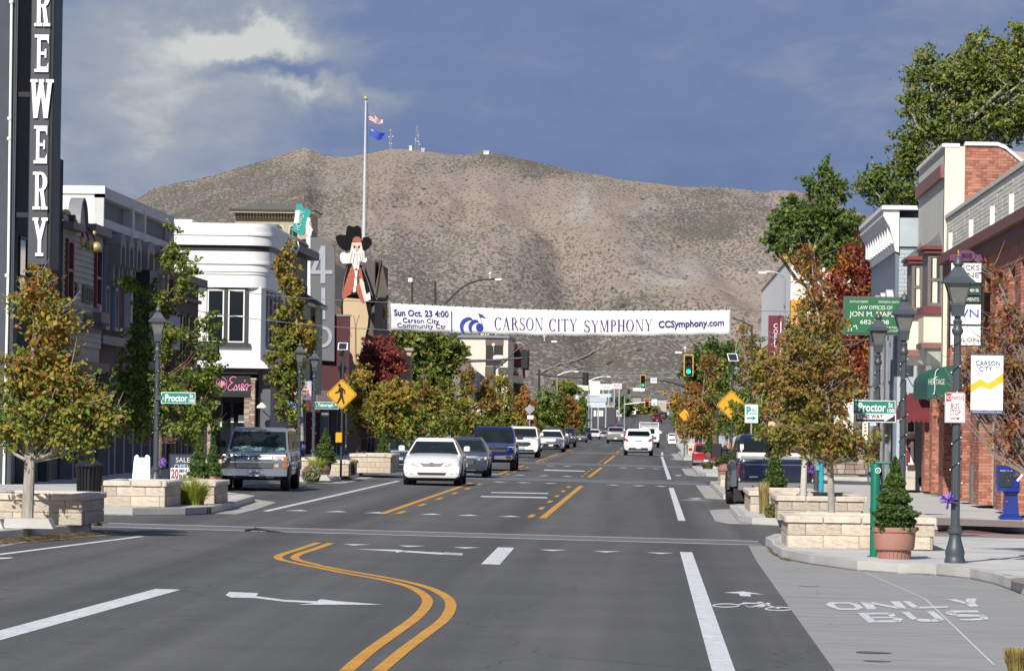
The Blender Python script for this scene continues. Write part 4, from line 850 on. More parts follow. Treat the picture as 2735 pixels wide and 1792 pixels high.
def bricks(o,pl,c,a0,a1,z0,z1,cap,mats,bl=.215,bh=.072,mj=.011,d=.012,proto='brick'):
    """running-bond bricks standing proud of the mortar behind them; the first ones single parts, the rest joined"""
    q=[MB() for _ in mats]; n=0; row=0; z=z0+mj; rr=random.Random(int(abs(c*100+a0*37+z0)))
    while z+bh<=z1+.001:
        a=a0-(bl/2 if row%2 else 0)
        while a<a1-.01:
            s0=max(a,a0); s1=min(a+bl-mj,a1)
            if s1-s0>.03:
                dd=d+rr.uniform(-.003,.004); k=rr.randrange(len(mats))
                if cap[0]>0:
                    cap[0]-=1; me=BM.get((proto,k))
                    if not me:
                        u=MB(); u.box(-.5,.5,-.5,.5,-.5,.5); me=umesh(proto,u,mats[k]); BM[(proto,k)]=me
                    f=mp(pl,c); ctr=f((s0+s1)/2,dd/2,z+bh/2); sc=(s1-s0,dd,bh) if pl=='S' else (dd,s1-s0,bh); inst(proto,me,o,ctr,sc)
                else: fbox(q[k],pl,c,s0,s1,0,dd,z,z+bh)
            a+=bl
        z+=bh+mj; row+=1
    for k,m in zip(q,mats):
        if k.v: k.build('brickwork',m,o,kind='stuff')
XL=-16.0
def zz(px,py,Y): return at(px,py,Y).z
o=thing('brewery_building','dark charcoal building at the left frame edge behind the tall vertical sign','building',(XL-5,108,.2))
MB().box(XL-10,XL,111.95,115.9,-.2,14.5).build('wall',CHAR,o); MB().box(XL-10,XL,115.9,122.1,-.2,9.0).build('wall',CHAR,o)
FB(o,'pilaster',M('slate_stucco',(.055,.066,.078),.8,vary=.1),'E',XL,(111.9,112.6,.001,.14,.2,14.4))
MB().box(XL-10,XL+.1,111.88,111.94,.2,14.4).build('south_wall',M('slate_stucco',(.055,.066,.078)),o)
q=MB(); x_=at(24,400,111.8).x; q.tube([(x_,111.8,.3),(x_+.03,111.8,6),(x_+.0,111.8,14)],.035,8); q.build('drain_pipe',WPAINT,o)
q=MB()
for z in (5.5,8.9,9.4,12.3): q.lathe([(.05,0),(.06,.04),(.05,.08)],(x_,111.8,z),8)
q.build('pipe_clamp',WPAINT,o,kind='stuff')
for a in (113.6,117): window(o,'E',XL,a,a+1.6,4.6,6.6,BLK)
FB(o,'storefront',BLK,'E',XL,(113,121.6,.001,.05,.3,3.4))
for a in (113.4,115.6,117.8): FB(o,'storefront_pier',M('slate_stucco',(.055,.066,.078)),'E',XL,(a,a+.5,.051,.25,.2,3.5))
FB(o,'door',M('dark_door',(.03,.03,.032),.5),'E',XL,(118.5,119.6,.06,.12,.2,2.5))
Y=111.4; a=at(72,706,Y); b_=at(146,-60,Y); SX0,SX1=a.x,b_.x-.02
s=thing('blade_sign','tall black vertical blade sign with white slab letters reading BREWERY','sign',((SX0+SX1)/2,Y,a.z))
MB().bbox(SX0,SX1+.04,Y+.02,Y+1.5,a.z-.1,13.6,.02).build('sign_case',BLK,s)
MB().bbox(SX0+.02,SX1-.06,Y-.03,Y+.02,a.z,13.5,.01).build('sign_face',M('sign_charcoal',(.055,.062,.07),.6,vary=.05),s)
q=MB()
for z in (7,10,13): q.box(XL-.02,SX0,Y+.6,Y+.75,z,z+.12)
q.build('bracket',BLK,s,kind='stuff')
def slab_letter(ch):
    if ch=='E': return [[(.18,0),(.42,0),(.42,1),(.18,1)],[(0,0),(1,0),(1,.08),(0,.08)],[(0,.92),(1,.92),(1,1),(0,1)],[(.42,.08),(1,.08),(1,.26),(.86,.14),(.42,.14)],[(.42,.86),(.86,.86),(1,.74),(1,.92),(.42,.92)],[(.42,.46),(.8,.46),(.8,.54),(.42,.54)],[(.72,.38),(.84,.38),(.84,.62),(.72,.62)]]
    if ch in 'RB':
        P=[[(.16,0),(.40,0),(.40,1),(.16,1)],[(0,0),(.52,0),(.52,.08),(0,.08)],[(0,.92),(.4,.92),(.4,1),(0,1)]]
        def bowl(z0,z1,x1):
            c=(z0+z1)/2; r=(z1-z0)/2; n=8; Q=[]
            for i in range(n):
                t0=-math.pi/2+math.pi*i/n; t1=t0+math.pi/n; e=.55; X0=e+(x1-e)*math.cos(t0); X1=e+(x1-e)*math.cos(t1)
                Q.append([(e+(x1-e)*.30*math.cos(t0),c+r*.72*math.sin(t0)),(X0,c+r*math.sin(t0)),(X1,c+r*math.sin(t1)),(e+(x1-e)*.30*math.cos(t1),c+r*.72*math.sin(t1))])
            return Q+[[(.4,z0),(e,z0),(e,z0+r*.28),(.4,z0+r*.28)],[(.4,z1-r*.28),(e,z1-r*.28),(e,z1),(.4,z1)]]
        P+=bowl(.48,1,.98)
        if ch=='R': P+= [[(.66,0),(.92,0),(.74,.5),(.5,.5)],[(.58,0),(1.02,0),(1.02,.08),(.58,.08)]]
        else: P+=bowl(0,.54,1.0)
        return P
    if ch=='W': return [[(.16,0),(.34,0),(.22,1),(.04,1)],[(.16,0),(.34,0),(.56,.9),(.42,1)],[(.62,0),(.80,0),(.56,1),(.42,.95)],[(.62,0),(.80,0),(.98,1),(.80,1)],[(0,.92),(.32,.92),(.32,1),(0,1)],[(.70,.92),(1.05,.92),(1.05,1),(.70,1)],[(.38,.92),(.62,.92),(.62,1),(.38,1)]]
    if ch=='Y': return [[(.38,0),(.62,0),(.62,.5),(.38,.5)],[(.22,0),(.78,0),(.78,.08),(.22,.08)],[(.38,.42),(.62,.5),(.28,1),(.06,1)],[(.38,.5),(.62,.42),(.96,1),(.76,1)],[(0,.92),(.40,.92),(.40,1),(0,1)],[(.62,.92),(1.05,.92),(1.05,1),(.62,1)]]
WL=M('white_sign_letters',(.86,.86,.85),.4,vary=.03)
for ch,y0,y1,x0,x1 in (('B',-168,-62,93,134),('R',-34,71,92,135),('E',94,193,92,131),('W',213,316,80,141),('E',337,437,90,127),('R',460,560,87,128),('Y',582,684,86,126)):
    p0=at(x0,y1,Y-.05); p1=at(x1,y0,Y-.05); w=p1.x-p0.x-(.0); h=p1.z-p0.z; q=MB()
    if ch=='B': w=.36
    for i,pg in enumerate(slab_letter(ch)): q.xz([(p0.x+a*w,p0.z+b2*h) for a,b2 in pg],Y-.085-.0006*i,Y-.031)
    q.recalc(q.build('letter',WL,s,label='raised white letter '+ch))
# small dark round lamp behind the sign
Y0,Y1=122.2,130.9
o=thing('siding_building','cream lap-sided western false-front with arched gable and maroon window boxes','building',(XL-4,126.5,.2))
ztop=zz(230,640,127)
MB().box(XL-9,XL-.03,Y0,Y1,-.2,7.3).build('wall',SIDING,o)
# lap boards, each a part
zb=zz(200,925,126.5); k=0; z=zb
while z<7.4:
    q=MB(); V=[]; f=mp('E',XL); h=.155
    q.add([f(Y0+.01,.0,z),f(Y1,.0,z),f(Y1,.035,z),f(Y0+.01,.035,z),f(Y0+.01,0,z+h),f(Y1,0,z+h),f(Y1,.008,z+h),f(Y0+.01,.008,z+h)],[(0,1,2,3),(7,6,5,4),(3,2,6,7),(0,3,7,4),(1,5,6,2),(0,4,5,1)])
    q.recalc(q.build('plank',SIDING,o)); z+=.16
# arched gable parapet and its coping
gc=125.9; arch=[(gc+.85*math.cos(t),7.3+.8*math.sin(t)) for t in [math.pi*i/14 for i in range(15)]]
q=MB(); poly_f(q,'E',XL,arch,-.25,.03); q.recalc(q.build('gable',SIDING,o))
q=MB()
for (a,z_),(a2,z2) in zip(arch,arch[1:]): poly_f(q,'E',XL,[(a,z_),(a2,z2),(gc+(a2-gc)*1.1,7.35+(z2-7.35)*1.1),(gc+(a-gc)*1.1,7.35+(z_-7.35)*1.1)],-.25,.12)
q.recalc(q.build('gable_coping',GREY,o))
FB(o,'cornice',M('grey_brown_trim',(.20,.175,.16),.7),'E',XL,(Y0,gc-1.1,.0,.30,7.15,7.35),(gc+1.1,Y1,0,.30,7.25,7.5))
for a in (122.6,129.0):
    window(o,'E',XL+.03,a,a+1.2,5.2,6.9,MAROON,.10,proud=.09)
    FB(o,'window_box',M('grey_brown_trim',(.20,.175,.16)),'E',XL,(a-.35,a+1.45,.036,.30,4.75,5.05))
s=MB(); s.bbox(XL-.18,XL+.22,123.2,123.6,7.30,7.42,.01); s.bbox(XL-.14,XL+.18,123.25,123.55,7.42,7.58,.01); s.build('pedestal',MAROON,o)
for (px,py,Y,lab) in ((175,574,123.4,''),(221,586,128.0,'')):
    p=at(px,py,Y); q=MB(); q.ball((p.x,p.y,p.z),.155 if px<200 else .15,18,12); q.lathe([(.09,-.24),(.05,-.18),(.06,-.13)],(p.x,p.y,p.z),12); q.build('finial_ball',GOLD,o,smooth=True)
q=MB(); q.bbox(XL-.1,XL+.2,127.8,128.2,7.3,7.55,.01); q.build('pedestal',SIDING,o)
# ground floor shop front in the shade
FB(o,'shop_window',GLS,'E',XL,(122.6,125.2,.0,.05,.9,3.1),(127,130.3,0,.05,.9,3.1)); FB(o,'shop_door',M('pale_blue_grey_door',(.24,.27,.30),.6),'E',XL,(125.5,126.5,0,.06,.2,2.6))
for a in (122.3,125.2,126.7,130.4): FB(o,'shop_post',GREY,'E',XL,(a,a+.28,.0,.35,.15,3.3))
FB(o,'shop_fascia',BROWN,'E',XL,(Y0+.05,Y1-.05,.0,.30,3.3,3.6))
# three pawn balls on curved iron arms
s=thing('pawnbroker_sign','three brass balls hanging on curved iron arms from the lap-sided gable','sign',at(232,640,126))
BY=126.0
for px,py in ((219,648),(240,655),(257,661)):
    p=at(px,py,BY); q=MB(); q.ball(p,.155,18,12); q.build('ball',GOLD,s,smooth=True)
p=at(251,623,BY); q=MB(); q.ball(p,.07,12,8); q.build('small_ball',GOLD,s,smooth=True)
IR=M('black_iron',(.02,.02,.022),.5,metal=.5); RI=M('red_iron',(.25,.03,.03),.5)
def pxtube(mb,pts,Y,r,n=6): mb.tube([at(a,b2,Y) for a,b2 in pts],r,n)
q=MB(); pxtube(q,[(205,603),(222,604),(238,612),(250,632),(256,648)],BY,.025); pxtube(q,[(205,603),(220,605),(232,625),(238,645)],BY,.025); q.tube([at(205,596,BY),at(204,610,BY)],.03,6); q.build('arm',IR,s)
q=MB(); pxtube(q,[(215,604),(219,618),(221,636)],BY,.04); q.build('strut',RI,s)
s=thing('shop_sign','dark round projecting sign on the cream siding','sign',at(193,768,125))
q=MB(); c=at(193,772,125); 
V=[]; n=20
for d in (-.25,.25):
    for i in range(n): t=2*math.pi*i/n; V.append((c.x+.02+.62*.22*math.cos(t),c.y+d,c.z+.26*math.sin(t)*1.0))
q.add(V,[tuple(range(n)),tuple(range(2*n-1,n-1,-1))]+[(i,(i+1)%n,(i+1)%n+n,i+n) for i in range(n)]); q.build('sign_drum',M('dark_maroon',(.03,.008,.012),.5),s)
OLDW=M('weathered_green_board',(.16,.17,.13),.8,vary=.3,vs=6)
for (x0,x1,y0,y1,Y,t_,lb) in ((207,232,762,808,126.8,'CASH','upper weathered sign board on the siding wall'),(212,257,838,886,128.6,'WESTERN','lower weathered sign board on the siding wall')):
    a=at(x0,y1,Y); b_=at(x1,y0,Y); s=thing('sign_board',lb,'sign',(XL+.04,Y,a.z))
    ya=XL*F/(x0-VX); yb=XL*F/(x1-VX); FB(s,'board',OLDW,'E',XL,(ya,yb,.036,.09,a.z,b_.z))
    q=MB(); nL=4 if x0<210 else 6
    for i in range(nL):
        w=(yb-ya)/nL; fbox(q,'E',XL,ya+w*(i+.2),ya+w*(i+.75),.09,.11,a.z+.08,b_.z-.08)
    q.build('raised_battens',M('faded_green',(.08,.10,.06),.8),s,kind='stuff')
Y0,Y1=131.0,150.4; zt=zz(262,517,131)
o=thing('arcade_building','white building with open framed parapet above brown brick and carved window hoods','building',(XL-6,140,.2))
MB().box(XL-12,XL-.25,Y0,Y1,-.2,zt).build('wall',M('cream_white_wall',(.78,.77,.68),.8,vary=.04,vs=1),o)
MB().box(XL-12.2,XL+.06,Y0-.06,Y0+.25,zt-.01,zt+.22).build('coping',WSTU,o)
zf0=zz(262,583,131); FRW=M('frame_grey_white',(.50,.51,.50),.6,vary=.06)
FB(o,'parapet_rail',FRW,'E',XL-.25,(Y0,Y1,.0,.28,zt-.12,zt+.2),(Y0,Y1,0,.28,zf0-.25,zf0),(Y0,Y0+.25,0,.28,zf0,zt))
for px in (338,371,447):
    a=XL*F/(px-VX); FB(o,'frame_post',FRW,'E',XL-.25,(a,a+.45,.0,.30,zf0-(4.6 if px==338 else .0),zt))
PN=M('slate_panel',(.085,.10,.115),.6,vary=.12)
for a,b2 in ((131.3,138.0),(138.6,141.0),(141.6,150)): FB(o,'parapet_panel',PN,'E',XL-.25,(a,b2,.0,.03,zf0,zt-.12))
FB(o,'brick_wall',BRKOLD,'E',XL-.25,(Y0,Y1,.0,.08,.2,zf0-.25))
HOOD=M('carved_stone_hood',(.24,.235,.22),.8,vary=.15,vs=4); BLW=M('pale_blue_frame',(.24,.29,.36),.6)
z0w,z1w=zz(287,880,133),zz(287,655,133)
for i,px in enumerate((266,287,311,351,379,408)):
    a=XL*F/(px-VX); window(o,'E',XL-.17,a-.42,a+.42,z0w,z1w,BLW,.10,proud=.10)
for i,px in enumerate((291,314,335,368,398,425)):
    a=XL*F/(px-VX); zt_=zz(px,625+ (px-291)*.28,a); w=.75 if i!=3 else 1.15
    q=MB(); pr=[(-w,-.75),(-w,-.05),(-w*.8,.12),(-w*.35,.25),(w*.35,.25),(w*.8,.12),(w,-.05),(w,-.75),(w*.62,-.62),(w*.55,-.2),(w*.2,-.08),(-w*.2,-.08),(-w*.55,-.2),(-w*.62,-.62)]
    poly_f(q,'E',XL-.17,[(a+x*.9,zt_-.25+z) for x,z in pr],.0,.48)
    for s_ in (-1,1): q.yz([(a+s_*w*.85-.14,zt_-.95),(a+s_*w*.85-.14,zt_-1.55),(a+s_*w*.85+.14,zt_-1.55),(a+s_*w*.85+.14,zt_-.95)],XL-.17,XL+.12)
    h_=q.build('window_hood',HOOD,o); q.recalc(h_)
FB(o,'belt_course',HOOD,'E',XL-.17,(Y0,Y1,.0,.25,z0w-.45,z0w-.2))
for i in range(8): a=131.3+i*2.35; FB(o,'shop_post',GREY,'E',XL-.17,(a,a+.35,.0,.30,.15,3.3))
FB(o,'shop_window',GLS,'E',XL-.17,(131.5,150,.001,.05,.6,3.2))
FB(o,'balcony_panel',M('blue_grey_panel',(.20,.25,.32),.6),'E',XL-.17,(141.5,150,.05,.5,4.3,5.4)); FB(o,'canopy',BLK,'E',XL-.17,(138.9,141,.05,.7,3.5,6.6))
Y0,Y1=150.5,159.2; o=thing('brown_building','brown brick corner building with dark cornice, lower than its neighbours','building',(XL-5,155,.2))
zt=zz(521,756,159); BW=M('brown_board_wall',(.075,.055,.042),.85,vary=.12,vs=2)
MB().box(XL-9,XL,Y0,Y1,-.2,zt-.15).build('wall',BW,o); MB().box(XL-9.1,XL+.30,Y0,Y1+.2,zt-.15,zt+.1).build('cornice',M('brown_grey_cornice',(.19,.165,.145),.8),o)
for z in (zt-.75,zt-1.9,zt-3.0): FB(o,'belt_course',BROWN,'E',XL,(Y0,Y1,.001,.12,z,z+.12))
for a in (151.2,153.3,155.4,157.5): window(o,'E',XL,a,a+1.1,3.9,5.6,BROWN)
FB(o,'shop_window',GLS,'E',XL,(151,158.6,.001,.04,.5,3.0)); 
for a in (150.6,152.6,154.6,156.6,158.7): FB(o,'shop_post',M('cream_brown_post',(.25,.20,.15),.8),'E',XL,(a,a+.3,.0,.15,.15,3.1))
# white hanging sign on it
a=at(555,963,158.6); b_=at(586,912,158.6); s=thing('hanging_sign','white hanging sign with blue border, half hidden by the green tree','sign',(b_.x,158.6,b_.z))
x0=at(500,940,158.6).x; MB().bbox(x0,b_.x,158.6,158.72,a.z,b_.z,.01).build('sign_face',WPAINT,s)
q=MB(); 
for bx in ((x0,b_.x,a.z,a.z+.05),(x0,b_.x,b_.z-.05,b_.z),(b_.x-.05,b_.x,a.z,b_.z)): q.box(bx[0],bx[1],158.585,158.599,bx[2],bx[3])
q.build('border',M('navy_paint',(.03,.05,.12),.5),s); textc(s,'R ACRE',x0+.05,b_.x-.1,a.z+.2,b_.z-.22,158.59,M('navy_paint',(.03,.05,.12)))
textc(s,'EATERY',x0+.3,b_.x-.1,a.z+.08,a.z+.18,158.59,M('navy_paint',(.03,.05,.12)))
YB=184.0; o=thing('white_corner_building','white streamlined building with rounded banded parapet over a stone-piered corner entrance','building',(XL-4,190,.2))
def X(px,Y=YB,py=900): return at(px,py,Y).x
def Z(py,px=620,Y=YB): return at(px,py,Y).z
zt=Z(596); xw=XL-10; xc=X(697); 
def rr_ring(out,z0,z1,rad,y1=196.0,mat=WSTU,name='band',x1=None):
    """block with a rounded street corner"""
    x1=(xc if x1 is None else x1)+out; yb=YB-out; n=10; P=[(xw,yb)]
    for i in range(n+1):
        t=-math.pi/2+math.pi/2*i/n; P.append((x1-rad+rad*math.cos(t),yb+rad+rad*math.sin(t)))
    P+=[(x1,y1),(xw,y1)]; q=MB(); q.prism(P,z0,z1); ob=q.build(name,mat,o,smooth=True,ang=30); return ob
zband0,zband1=Z(672),Z(656); zb=Z(768)
rr_ring(.0,Z(975),zb+.02,.05,name='wall')
rr_ring(.22,zb,Z(733),.9); rr_ring(.26,Z(733)+.0,Z(726),.95,name='moulding'); rr_ring(.30,Z(726),Z(706),1.0); rr_ring(.36,Z(706),Z(700),1.05,name='moulding'); rr_ring(.34,Z(700),zband0,1.1)
rr_ring(.27,zband0,zband1,1.0,mat=M('black_band',(.02,.02,.022),.5),name='dark_band')
rr_ring(.42,zband1,Z(630),1.2); rr_ring(.46,Z(630),Z(624),1.2,name='moulding'); rr_ring(.42,Z(624),Z(605),1.2); rr_ring(.30,Z(605),zt-.02,1.1)
MB().box(xw,X(510),YB-.2,YB+10,zt,zt+.12).build('parapet_step',WSTU,o)
# big pair of sash windows in a dark surround
DW=M('dark_bronze_surround',(.035,.037,.04),.6)
xa,xb=X(551),X(662); za,zb_=Z(917),Z(770)
FB(o,'window_surround',DW,'S',YB,(xa,xb,.001,.10,za,zb_)); FB(o,'sill',DW,'S',YB,(xa-.02,X(670),.0,.16,Z(927),Z(917)-.002))
for l_,r_ in ((X(553.5),X(598)),(X(609),X(653))): window(o,'S',YB-.10,l_,r_,za+.03,zb_-.06,WTRIM,.055,True,proud=.05)
# east face: narrow fluted pilasters and windows
for a in (186.2,188.2,190.2,192.2):
    FB(o,'fluted_pilaster',GREY,'E',xc,(a,a+.6,.0,.10,Z(925),Z(772))); window(o,'E',xc,a+.75,a+1.5,Z(930),Z(785),DGREY,.08,proud=.12)
# flared skirt roof over the ground floor
q=MB(); zs0,zs1=Z(975),Z(962); 
V=[(xw,YB-.55,zs0-.02),(X(720),YB-.55,zs0-.02),(X(720),195,zs0-.02),(xw,195,zs0-.02),(xw,YB,zs1+.02),(xc,YB,zs1+.02),(xc,195,zs1+.02),(xw,195,zs1+.02),(xw,YB-.55,zs0-.12),(X(720),YB-.55,zs0-.12),(X(720),195,zs0-.12),(xw,195,zs0-.12)]
q.add(V,[(0,1,5,4),(1,2,6,5),(8,9,1,0),(9,10,2,1),(11,10,9,8),(0,3,11,8),(4,5,6,7)]); q.recalc(q.build('skirt_roof',WSTU,o))
FB(o,'fascia',M('bronze_fascia',(.05,.045,.04),.6),'S',YB,(xw,X(690),-.1,.30,zs0-.34,zs0-.12))
BEI=M('beige_stucco_band',(.34,.27,.19),.85); zsg0,zsg1=Z(1040),Z(996)
FB(o,'lintel',BEI,'S',YB,(X(560),X(690),-.6,.12,Z(996),zs0-.34))
# recessed dark entrance
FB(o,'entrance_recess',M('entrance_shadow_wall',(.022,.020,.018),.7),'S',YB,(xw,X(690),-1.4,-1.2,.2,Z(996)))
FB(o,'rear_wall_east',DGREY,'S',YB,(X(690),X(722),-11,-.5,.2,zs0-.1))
FB(o,'entrance_sign_panel',M('black_sign_panel',(.010,.010,.011),.5),'S',YB,(X(566),X(672),.13,.17,Z(1060),Z(1000)))
FB(o,'door',M('black_door',(.018,.018,.02),.35),'S',YB+1.2,(X(580),X(655),.0,.06,.2,Z(1062))); FB(o,'door_glass',GLS,'S',YB+1.14,(X(585),X(612),.0,.02,.6,Z(1075)),(X(620),X(650),.0,.02,.6,Z(1075)))
FB(o,'notice',WPAINT,'S',YB+1.1,(X(633),X(653),.0,.01,Z(1128),Z(1108)),(X(580),X(589),.0,.01,Z(1142),Z(1126)),(X(613),X(621),0,.01,Z(1128),Z(1115)))
# pink emblem and wordmark
PK=M('pink_neon_paint',(.80,.22,.42),.5,vary=.05); yy=YB-.19
def pxpoly(mb,pts,y,thick=.01):
    P=[at(a,b2,y) for a,b2 in pts]; P2=[Vector((p.x,y+thick,p.z)) for p in P]; P=[Vector((p.x,y,p.z)) for p in P]; n=len(P); mb.add(P+P2,[tuple(range(n)),tuple(range(2*n-1,n-1,-1))]+[(i,(i+1)%n,(i+1)%n+n,i+n) for i in range(n)])
def pxstroke(mb,pts,y,w,r=None):
    S=F/y; mb.tube([Vector((at(a,b2,y).x,y,at(a,b2,y).z)) for a,b2 in smooth(pts,4)],w/S/2,5)
q=MB(); c=(592,1026)
pxstroke(q,[(c[0]+14*math.cos(t),c[1]+19*math.sin(t)) for t in np.linspace(0,2*math.pi,18)],yy,1.4)
for i in range(9):
    t=-2.4+i*.6; pxpoly(q,[(c[0],c[1]+9),(c[0]+9*math.sin(t)-3,c[1]+2-9*math.cos(t)),(c[0]+10.5*math.sin(t),c[1]+1-12*math.cos(t)),(c[0]+9*math.sin(t)+3,c[1]+2-9*math.cos(t))],yy)
q.recalc(q.build('flower_emblem',PK,o))
q=MB()
for st in ([(631,1009),(622,1006),(614,1014),(619,1022),(626,1020),(616,1026),(609,1036),(614,1043),(624,1038)],[(624,1038),(631,1028),(633,1037),(640,1026)],[(640,1026),(639,1034),(644,1037),(651,1028),(646,1026),(645,1034),(651,1036)],[(655,1014),(653,1020)],[(651,1036),(660,1025),(663,1032),(657,1037),(667,1029),(670,1029)]): pxstroke(q,st,yy,2.6)
q.recalc(q.build('script_lettering',PK,o))
textc(o,'EATERY',X(626),X(666),Z(1043),Z(1037.5),yy,WPAINT,fill=0)
textc(o,'402',X(576),X(592),Z(1081),Z(1072),YB-.02,M('grey_numbers',(.30,.30,.30),.5),fill=0)
# stacked stone piers: each stone a part
ST=[M('ledge_stone',(.34,.25,.19),.9,vary=.2,vs=5),M('ledge_stone_tan',(.42,.32,.24),.9,vary=.2,vs=5),M('ledge_stone_brown',(.24,.17,.13),.9,vary=.2,vs=5)]
def stone_pier(x0,x1,y,z0,z1):
    rr=random.Random(int(x0*100)); FB(o,'pier_core',M('pier_mortar',(.13,.10,.08),.95),'S',y,(x0+.03,x1-.03,-.5,-.02,z0,z1))
    z=z0
    while z<z1-.05:
        h=rr.uniform(.075,.12); a=x0
        while a<x1-.05:
            w=rr.uniform(.16,.34); b2=min(x1,a+w); 
            if x1-b2<.08: b2=x1
            q=MB(); q.bbox(a+.006,b2-.006,y-rr.uniform(-.01,.03),y+.48,z+.004,min(z1,z+h)-.004,.006); q.build('stone',rr.choice(ST),o); a=b2
        z+=h
    MB().bbox(x0-.05,x1+.05,y-.06,y+.5,z1,z1+.08,.01).build('pier_cap',ST[1],o)
stone_pier(X(545),X(566),YB+.1,.15,Z(1020)); stone_pier(X(655),X(684),YB-.1,.15,Z(1014))
stone_pier(X(525),X(546),YB-.45,.15,Z(1065))
l_=thing('wall_lamp','cream gooseneck barn lamp on the grey wall right of the stone pier','wall lamp',at(699,1085,YB-.3))
q=MB(); p=at(699,1086,YB-.4); q.lathe([(.04,.16),(.10,.10),(.20,.02),(.21,-.05),(.19,-.05)],p,16); q.build('lamp_shade',CREAM,l_,smooth=True); q=MB(); q.tube([p+Vector((0,0,.16)),p+Vector((0,0,.28)),p+Vector((-.10,.05,.34)),p+Vector((-.2,.3,.30))],.02,6); q.build('arm',IR,l_)
wt=thing('vent_pipe','blue-grey vent pipe standing on the white corner building roof','vent pipe',at(733,640,192)); p=at(733,600,192); q=MB(); q.tube([(p.x,192,zt-1.6),(p.x,192,p.z-.25)],.16,12); q.lathe([(.16,-.25),(.22,-.2),(.22,.0)],p,12); q.build('pipe',M('blue_grey_metal',(.16,.19,.23),.5,metal=.3),wt)
o=thing('victorian_building','olive-green Victorian front with bay windows, hipped awning roofs and carved cornice','building',(XL-4,205,.2))
Y0,Y1=196.2,209.5; OLG=M('olive_grey_wall',(.20,.19,.15),.8,vary=.1); SAGE=M('sage_green_trim',(.27,.29,.20),.7,vary=.08); PCR=M('pale_cream_trim',(.60,.57,.40),.7)
zt=at(752,668,196.5).z
MB().box(XL-8,XL,Y0,Y1,-.2,zt).build('wall',OLG,o)
MB().box(XL-8,XL+.55,Y0-.25,Y1,zt,zt+.35).build('cornice',DGREY,o)
c0=at(755,650,196.2); q=MB(); pr=[(748,648),(797,646),(799,660),(795,668),(790,681),(781,674),(770,668),(755,663)]
pxpoly(q,pr,196.0,.35); q.recalc(q.build('carved_gable_bracket',WSTU,o))
q=MB(); pr=[(756,634),(790,633),(800,646),(752,648)]; pxpoly(q,pr,196.1,6); q.recalc(q.build('mansard_roof',ROOFG,o))
for i,a in enumerate((198,201.2,204.4,207)): window(o,'E',XL,a,a+1.2,6.2,8.2,M('slate_frame',(.18,.20,.22),.6),.12,proud=.12)
# bay with hipped roof, its camera-facing side shows
xb0=at(790,930,200).x; YY=200.0
def bay(y0,dep,zr0,zr1,z0,xo):
    x1=XL+dep
    q=MB(); q.box(XL,x1,y0,y0+3.4,z0,zr0); q.build('bay_wall',SAGE,o)
    q=MB(); q.add([(XL-.1,y0-.5,zr0),(x1+.22,y0-.5,zr0),(x1+.22,y0+3.9,zr0),(XL-.1,y0+3.9,zr0),(XL-.1,y0+.6,zr1),(XL-.1,y0+2.8,zr1)],[(0,1,4),(1,2,5,4),(2,3,5),(0,4,5,3),(3,2,1,0)]); q.build('bay_roof',ROOFG,o)
    q=MB(); q.box(XL,x1+.19,y0-.47,y0+3.8,zr0-.14,zr0-.02); q.build('bay_fascia',PCR,o)
    for a0,a1 in ((.12,.30),(.70,.90)):
        window(o,'S',y0,XL+dep*a0,XL+dep*a1+.02,z0+.5,zr0-.5,BROWN,.06,proud=.05)
    q=MB(); 
    for a0 in (.02,.42,.90): q.box(XL+dep*a0,XL+dep*a0+.11,y0-.09,y0-.001,z0,zr0-.15)
    q.build('bay_pilaster',PCR,o,kind='stuff')
bay(198.5,.75,at(800,806,198.5).z,at(770,775,198.5).z,3.4,0)
bay(205.2,.80,at(830,816,206.5).z,at(790,775,206.5).z,3.2,0)
FB(o,'shop_front',GLS,'E',XL,(197,209,.001,.06,.3,3.0)); 
for i in range(4): a=197+i*3; FB(o,'shop_post',GREY,'E',XL,(a,a+.35,.0,.25,.15,3.1))
Y=420.0; o=thing('sandstone_building','tan sandstone building with dark hip roof, dentils and arched windows rising far behind','building',at(730,700,Y))
a=at(628,700,Y); b_=at(832,582,Y); zE=at(730,570,Y).z
MB().box(a.x,b_.x,Y,Y+8,2,zE).build('wall',TANST,o)
q=MB(); e0=at(617,570,Y-1).x; e1=at(838,570,Y-1).x; q.box(e0,e1,Y-1,Y+9,zE,zE+.28); q.build('eave',M('pale_eave',(.62,.58,.44),.7),o)
mx_=(e0+e1)/2-.9; q=MB(); q.add([(e0-.2,Y-1.3,zE+.28),(e1+.2,Y-1.3,zE+.28),(e1+.2,Y+9,zE+.28),(e0-.2,Y+9,zE+.28),(mx_-.1,Y+3.8,at(719,543,Y+3.8).z),(mx_+.9,Y+3.8,at(719,543,Y+3.8).z)],[(0,1,5,4),(1,2,5),(2,3,4,5),(3,0,4)]); q.build('roof',ROOFG,o)
for i in range(26):
    x=a.x-.15+(b_.x-a.x+.3)*(i+.3)/26; MB().box(x,x+.13,Y-.5,Y-.005,zE-.42,zE-.02).build('dentil',TANST,o)
MB().box(a.x-.2,b_.x+.2,Y-.6,Y-.003,zE-.02,zE+.0).build('soffit',BROWN,o)
